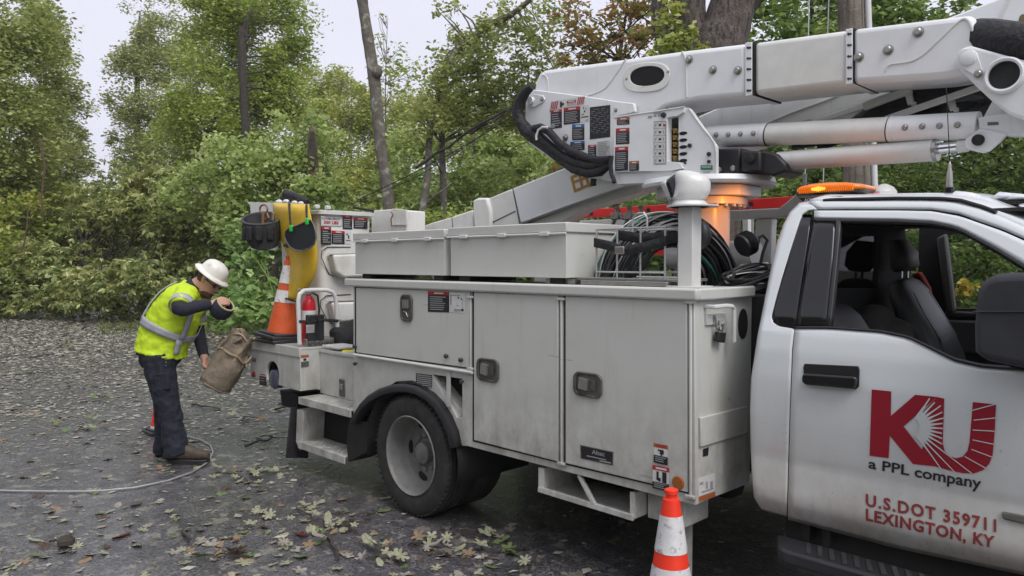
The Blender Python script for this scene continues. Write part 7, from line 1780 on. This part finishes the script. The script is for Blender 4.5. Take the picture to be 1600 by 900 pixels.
# ---- the fallen tree across the road
FT = tree('fallen_tree', 'big fallen tree crown with wilting pale leaves lying across the road', 'fallen tree', [(195, 290, 42, 24), (240, 280, 42, 24), (290, 290, 48, 23), (340, 310, 50, 23), (150, 315, 42, 25), (110, 345, 38, 25), (90, 390, 42, 24), (130, 370, 48, 25), (215, 340, 55, 24.5), (270, 350, 55, 23.5), (330, 370, 55, 22.5), (380, 385, 45, 22), (310, 425, 48, 22), (370, 430, 40, 21.5), (60, 440, 42, 22.5), (105, 448, 38, 22.5), (20, 450, 36, 22.5), (270, 410, 40, 23), (395, 350, 36, 22.5), (65, 350, 32, 25), (345, 465, 26, 21.5), (255, 445, 30, 22.5, .8), (180, 400, 38, 26), (160, 345, 45, 25), (235, 310, 50, 24), (300, 340, 50, 23), (350, 400, 50, 22), (290, 385, 50, 22.6), (120, 410, 45, 23.5), (60, 410, 42, 23), (-20, 455, 40, 22.5), (330, 440, 40, 21.8), (85, 465, 30, 22), (130, 468, 26, 22), (170, 472, 24, 22), (210, 476, 22, 21.8), (30, 478, 24, 22), (-30, 476, 30, 22), (250, 474, 22, 21.8), (230, 430, 45, 20.8), (300, 455, 36, 20.8), (180, 440, 42, 20.8), (345, 440, 36, 20.6), (120, 445, 40, 21), (270, 330, 50, 22.4), (200, 320, 45, 23)], 'lf_fallen', .18, 1.3, trunk=[(330, 482, 21.5, .07), (240, 466, 21.8, .09), (190, 452, 22.2, .09), (150, 430, 23, .07), (125, 405, 23.5, .05)], bark='bark_dark', group=None, limbs=.2, droop=.75, asp=.40, k0=26, rose=True)
mb = MB()
for a, b in [((140, 440), (335, 490)), ((160, 425), (300, 482)), ((250, 310), (330, 390)), ((220, 470), (340, 470))]:
    limb_tube(mb, PD(*a, 21.6), PD(*b, 21.4), .035, .015, 6, 6, .03)
mb.build('branches', M['bark_dark'], FT, smooth=60, fixn=False)
# ---- woods: what closes the view behind the trees, and the wood on the near side of the road
def woods(name, ring, lm, size, n, zmax, depth):
    pts = []
    for (x0, y0), (x1, y1) in zip(ring, ring[1:]):
        Ls = math.hypot(x1 - x0, y1 - y0); m_ = int(n * Ls)
        t = rng.random(m_); d_ = rng.random(m_) * depth; nx, ny = (y1 - y0) / Ls, -(x1 - x0) / Ls
        ph = rng.random() * 6; hmax = zmax * (.72 + .28 * np.sin(t * Ls * .45 + ph) * np.cos(t * Ls * .17 + ph)); z = hmax * rng.random(m_) ** .9
        p = np.stack([x0 + (x1 - x0) * t + nx * d_, y0 + (y1 - y0) * t + ny * d_, z], 1); pts.append(p)
    P = np.concatenate(pts); P += rng.normal(size=P.shape) * .3
    o = quads(name, leaves(P, size, .2, .6), M[lm]); tag(o, None, None, None, 'stuff'); return o
def gp2(px, D): p = PD(px, 409, D); return (p.x, p.y)
far = woods('far_woods', [gp2(1750, 17), gp2(1500, 19), gp2(1250, 21), gp2(1000, 25), gp2(800, 31), gp2(650, 38), gp2(480, 44), gp2(330, 46), gp2(235, 50), gp2(150, 58)], 'lf_dark', .34, 1900, 7.0, 4.0)
far['label'] = 'dense dark wood closing the view behind the roadside trees'; far['category'] = 'woods'
far2 = woods('far_woods', [gp2(150, 62), gp2(90, 46), gp2(0, 38), gp2(-140, 30)], 'lf_oak', .34, 1500, 8, 4.0)
far2['label'] = 'far wood on the left side of the road beyond the fallen tree'; far2['category'] = 'woods'
near = woods('near_woods', [(-26, -4), (-14, -8.5), (-4, -10.5), (6, -11), (18, -9)], 'lf_oak', .5, 700, 7.5, 4.0)
near['label'] = 'wood on the near side of the road behind the viewer'; near['category'] = 'woods'
# grass on the verge
gp = []
for k in range(7000):
    x = rnd.uniform(150, 430); D = 1.7 * F / (rnd.uniform(486, 524) - 409)
    p = PD(x, 409, D)
    if x < 325 and rnd.random() < .75: continue
    gp.append((p.x, p.y, rnd.uniform(.03, .10)))
for k in range(9000):
    t = rnd.random(); i = rnd.randrange(len(ROAD_R) - 2) + 1; a, b = ROAD_R[i], ROAD_R[i + 1]
    gp.append((a[0] + (b[0] - a[0]) * t + rnd.gauss(0, .1), a[1] + (b[1] - a[1]) * t + .5 + abs(rnd.gauss(0, .7)), rnd.uniform(.03, .12)))
gq = leaves(np.array(gp), .20, -.7, .12, 0)
tag(quads('grass', gq, leafmat('grass_blade', [(.09, .13, .03), (.16, .20, .05), (.24, .25, .09)])), None, None, None, 'stuff')

# ================================================================== POLE, WIRES
pole = thing('utility_pole', 'weathered wooden utility pole standing behind the boom and cab', 'utility pole', PZ(1352, 409 + 1.7 * F / 8.6, 0))
pbase = PZ(1352, 409 + 1.7 * F / 8.6, 0); ptop = PD(1328, -10, 8.6); ptop2 = pbase.lerp(ptop, 2.0)
mb = MB(); mb.tube([pbase.lerp(ptop2, i / 14) for i in range(15)], [.152 - .002 * i for i in range(15)], 22); mb.build('wooden_post', M['wood'], pole, smooth=60)
offc = RIGHT * .185 - FH * .03
MB().tube([pbase + offc * 1.0, pbase.lerp(ptop2, .5) + offc, ptop2 + offc], .036, 12).build('conduit', M['pvc'], pole, smooth=60)
def wire_thing(label, pts, r, mt='chassis', name='cable', cat='cable', group=None):
    mb = MB().tube(pts, r, 6); return top(mb, name, M[mt], label, cat, pts[0], group)
wire_thing('taut guy wire rising left of the utility pole, farther from it', [PD(1255, 400, 8.7), PD(1263, 60, 8.7), PD(1266, -80, 8.7)], .007, 'grey_cable', 'guy_wire', 'wire', 'thin wires beside the utility pole')
wire_thing('taut guy wire rising left of the utility pole, nearer to it', [PD(1283, 400, 8.7), PD(1293, 60, 8.7), PD(1298, -80, 8.7)], .007, 'grey_cable', 'guy_wire', 'wire', 'thin wires beside the utility pole')
MB().tube([PY(1256, 296, 4.6), PY(1258, 272, 4.6)], .013, 8).build('whip_mount', M['pvc'], T); MB().tube([PY(1282, 292, 4.6), PY(1282, 284, 4.6)], .018, 8).build('antenna_ferrule', M['yellow'], T)
sag = [PD(560 + 475 * t, 312 - 312 * t + 46 * math.sin(math.pi * t) * (.6), 15 - 3 * t) for t in [i / 24 for i in range(27)]]
wire_thing('fallen black power line sloping up through the trees behind the boom', sag, .009, 'chassis', 'power_line', 'power line')
sag2 = [PD(540 + 330 * t, 322 - 215 * t + 30 * math.sin(math.pi * t), 16 - 2 * t) for t in [i / 20 for i in range(21)]]
wire_thing('second dark line hanging close under the fallen power line', sag2, .007, 'chassis', 'power_line', 'power line')
db = MB(); limb_tube(db, PD(650, 262, 15.5), PD(790, 172, 14.5), .03, .022, 7, 8, .03); limb_tube(db, PD(735, 210, 15), PD(760, 190, 14.9), .03, .06, 7); limb_tube(db, PD(770, 190, 14.8), PD(835, 150, 14.6), .03, .01, 6)
top(db, 'broken_branch', M['bark_dark'], 'dark broken branch caught on the fallen power line', 'branch', PD(650, 262, 15.5), smooth=60, fixn=False)
gw = [(-60, 764), (20, 767), (90, 768), (150, 767.5), (210, 762), (262, 751), (300, 738), (325, 722), (333, 707), (329, 696), (315, 688), (298, 683), (284, 681)]
wire_thing('silver conductor wire curling over the road around the worker boots', [PZ(x, y, .012) for x, y in gw], .0075, 'grey_cable', 'wire', 'wire')

# ================================================================== LITTER ON THE ROAD
def on_road(p): return True
mleaf = []
def maple_outline(n_l, jag, seed):
    r = random.Random(seed); pts = []
    N = n_l * 4
    for i in range(N):
        a = 2 * math.pi * i / N; lob = abs(math.cos(a * n_l / 2)) ** .6
        rr_ = .28 + .5 * lob * (1 - .25 * abs(a - math.pi) / math.pi) + r.uniform(-jag, jag); pts.append((rr_ * math.cos(a) * .62, rr_ * math.sin(a) * .62))
    return pts
def leaf_mesh(name, pts, mt, curl, seed):
    r = random.Random(seed); mb = MB(); n_ = len(pts)
    vs_ = [(0, 0, .02)] + [(x, y, .02 + curl * (x * x + y * y) * r.uniform(.2, 1.6)) for x, y in pts]
    mb.add(vs_, [(0, 1 + i, 1 + (i + 1) % n_) for i in range(n_)])
    me = bpy.data.meshes.new(name); me.from_pydata([tuple(p) for p in mb.v], [], mb.f); me.materials.append(mt); return me
oval_l = [(math.cos(a) * .5, math.sin(a) * .26 * (1 + .12 * math.cos(5 * a))) for a in [2 * math.pi * i / 16 for i in range(16)]]
LMT = {'pale': mat('litter_pale', (.26, .26, .17), .6, var=.3, vscale=8), 'green': mat('litter_green', (.11, .15, .05), .55, var=.35, vscale=8), 'tan': mat('litter_tan', (.21, .14, .08), .65, var=.3, vscale=8), 'brown': mat('litter_brown', (.075, .045, .03), .6, var=.3, vscale=8), 'red': mat('litter_red', (.10, .018, .014), .5, var=.3, vscale=8), 'grey': mat('litter_grey', (.25, .225, .19), .6, var=.3, vscale=8)}
KIND = {'pale': ('pale yellow green leaf lying on the wet road', 'pale fallen leaves'), 'green': ('dull green leaf lying on the wet road', 'green fallen leaves'), 'tan': ('light brown leaf lying on the wet road', 'tan fallen leaves'), 'brown': ('dark brown leaf lying flat on the wet road', 'brown fallen leaves'), 'grey': ('greyish underside up leaf lying on the wet road', 'grey fallen leaves'), 'red': ('dark red leaf lying on the wet road', 'red fallen leaves')}
SHAPES = [maple_outline(5, .05, 1), maple_outline(5, .08, 2), maple_outline(7, .06, 3), oval_l, maple_outline(3, .08, 5)]
MESH = {(k, i): leaf_mesh('leaf', s, LMT[k], .35, i * 7 + len(k)) for k in LMT for i, s in enumerate(SHAPES)}
def put_leaf(p, k, size, tilt=.25):
    o = bpy.data.objects.new('fallen_leaf', MESH[(k, rnd.randrange(5))]); COL.objects.link(o); o.location = (p.x, p.y, .004)
    o.rotation_euler = (rnd.uniform(-tilt, tilt), rnd.uniform(-tilt, tilt), rnd.uniform(0, 6.28)); o.scale = (size, size, size * rnd.uniform(.4, 1.0))
    return tag(o, KIND[k][0], 'leaf', KIND[k][1])
ks_ = ['pale'] * 8 + ['grey'] * 8 + ['green'] * 5 + ['tan'] * 4 + ['brown'] * 3
cnt = 0
while cnt < 265:
    y = 545 + 360 * rnd.random() ** .85; x = rnd.uniform(-5, 1000)
    if y < 700 and x > 480: continue
    p = PZ(x, y, 0)
    if p.y > 2.9 and -6.3 < p.x < -1.5 and rnd.random() < .8: continue
    put_leaf(p, rnd.choice(ks_), rnd.uniform(.05, .115)); cnt += 1
for (x, y) in [(190, 838), (470, 836)]: put_leaf(PZ(x, y, 0), 'red', .13)
# clumps: twigs with many leaves, each a thing
for i, (x, y, n_, r, k, lab) in enumerate([
    (150, 630, 14, .22, 'green', 'green leaf clump on the road at left, before the worker'), (125, 670, 16, .26, 'green', 'green leaf clump on the road left of the worker legs'),
    (430, 572, 12, .25, 'green', 'green leafy twig on the road beside the tailshelf'), (362, 746, 14, .20, 'pale', 'pale leaf clump right of the worker boots'), (400, 742, 12, .2, 'pale', 'pale leaf clump between boots and lower truck step'),
    (478, 812, 22, .24, 'pale', 'large pale maple leaf pile left of the rear wheel'), (540, 822, 12, .17, 'pale', 'pale maple leaf pile close to the rear wheel'), (600, 868, 14, .12, 'pale', 'pale maple leaves at the bottom edge below the rear wheel'),
    (668, 848, 12, .13, 'grey', 'curled grey leaf heap under the rear wheel front'), (745, 850, 10, .12, 'pale', 'yellow green maple leaves in the truck shadow'), (800, 862, 8, .12, 'green', 'green leaves in the truck shadow toward the cone'),
    (455, 640, 10, .2, 'green', 'green sprig on the road under the tailshelf'), (60, 585, 12, .3, 'green', 'green branch litter far left on the road'), (95, 545, 12, .35, 'green', 'green branch litter near the fallen tree'),
    (235, 515, 12, .4, 'green', 'leaf heap on the road just before the fallen tree'), (380, 655, 10, .18, 'tan', 'tan leaf and twig clump below the canvas bag'), (340, 872, 12, .12, 'tan', 'brown leaf clump at the bottom edge of the road'), (90, 850, 2, .06, 'brown', 'two dark seed husks at the bottom left')]):
    c = PZ(x, y, 0); root = thing('leaf_clump', lab, 'leaf clump', c, None, 'leaf clumps on the road')
    for j in range(n_):
        o = bpy.data.objects.new('leaf', MESH[(k if rnd.random() < .7 else rnd.choice(['pale', 'green', 'tan', 'grey']), rnd.randrange(5))]); COL.objects.link(o); o.parent = root
        s = rnd.uniform(.055, .115); o.location = (rnd.gauss(0, r), rnd.gauss(0, r * .7), .006 + rnd.random() * .05); o.rotation_euler = (rnd.uniform(-.6, .6), rnd.uniform(-.6, .6), rnd.uniform(0, 6.28)); o.scale = (s, s, s)
    mb = MB(); a = rnd.uniform(0, 3); mb.tube([c + V((-r * math.cos(a), -r * math.sin(a), .012)), c + V((.03, .02, .03)), c + V((r * math.cos(a), r * math.sin(a) * .8, .012))], .005, 5); mb.build('twig', M['bark_dark'], root)
# sticks
for (a, b, lab) in [((383, 697), (432, 683), 'dark stick on the road right of the worker'), ((300, 632), (345, 640), 'short dark stick beyond the canvas bag'), ((430, 640), (452, 634), 'short dark stick below the tailshelf'), ((512, 835), (530, 872), 'thin crooked twig left of the rear wheel at the bottom'), ((40, 560), (95, 552), 'dark stick at the far left of the road'), ((285, 560 + 270), (298, 843), 'small dark twig at the bottom centre left')]:
    mb = MB(); limb_tube(mb, PZ(*a, .02), PZ(*b, .03), .014, .006, 6, 6, .04); top(mb, 'stick', M['bark_dark'], lab, 'stick', PZ(*a, 0), 'sticks on the road', smooth=60, fixn=False)
hs2 = MB(); hs2.ball(PZ(103, 846, .03), (.05, .05, .04), 10); top(hs2, 'hickory_nut', M['bark_dark'], 'round dark nut husk lying at the bottom left of the road', 'nut', PZ(103, 849, 0))
# fine litter that nobody could count
N = 125000
DD = 3.9 + 24 * rng.random(N) ** .75; xx = rng.uniform(-60, 1000, N); keep = rng.random(N)
pts = []
for D, x, kp in zip(DD, xx, keep):
    p = PZ(x, 409 + 1.7 * F / D, 0)
    dens = .35 + .6 * (.5 + .5 * math.sin(p.x * 1.3 + 2 * math.sin(p.y * .9)) * math.cos(p.y * 1.7 + p.x * .4))
    if D < 9: dens *= .10 + .90 * max(0, (D - 5.5) / 3.5) ** 1.5
    if p.y > 2.9 and -5.4 < p.x: dens *= .12
    if D > 10: dens += .6
    if kp < dens: pts.append((p.x, p.y, .006))
C = np.array(pts)
extra = np.stack([rng.uniform(-9, 3, 1500), rng.uniform(2.6, 7, 1500), np.full(1500, .006)], 1)
C = np.concatenate([C, extra])
Qd = leaves(C, (.018 + .07 * rng.random(len(C)) ** 2.4) * (1 + .5 * np.clip((-C[:, 0] - 9) / 8, 0, 1)), 0, .65, 1); far_ = np.clip((-Qd[:, :1, 0] - 9) / 8, 0, 1); Qd[:, :, 2] = .005 + np.abs(Qd[:, :, 2] - .006) * (.22 + .7 * far_)
tag(quads('leaf_litter', Qd, leafmat('leaf_litter_mix', [(.14, .115, .09), (.30, .27, .22), (.42, .40, .34), (.52, .50, .44), (.27, .28, .18), (.46, .43, .37), (.22, .17, .13)], trans=.05, vscale=.9)), None, None, None, 'stuff')
# litter on the forest floor
C = np.stack([rng.uniform(-30, 10, 26000), rng.uniform(6.6, 16, 26000), np.full(26000, .01)], 1)
Qd = leaves(C, .11, 0, .6, 1); Qd[:, :, 2] = .005 + np.abs(Qd[:, :, 2] - .01) * .5
tag(quads('forest_litter', Qd, leafmat('forest_litter_mix', [(.05, .035, .02), (.12, .08, .045), (.2, .15, .09), (.1, .13, .05)], trans=.05)), None, None, None, 'stuff')

# ================================================================== MIST
hz_ = MB().bb(-160, 160, -160, 160, -1.1, 24.0)
hm_ = bpy.data.materials.new('mist'); hm_.use_nodes = True; nt = hm_.node_tree
nt.nodes.remove(nt.nodes['Principled BSDF']); pv = nt.nodes.new('ShaderNodeVolumePrincipled')
pv.inputs['Color'].default_value = (.93, .95, .97, 1); pv.inputs['Density'].default_value = .0007
lk(nt, pv.outputs[0], nt.nodes['Material Output'].inputs['Volume'])
tag(hz_.build('haze', hm_, None, smooth=0), kind='stuff')
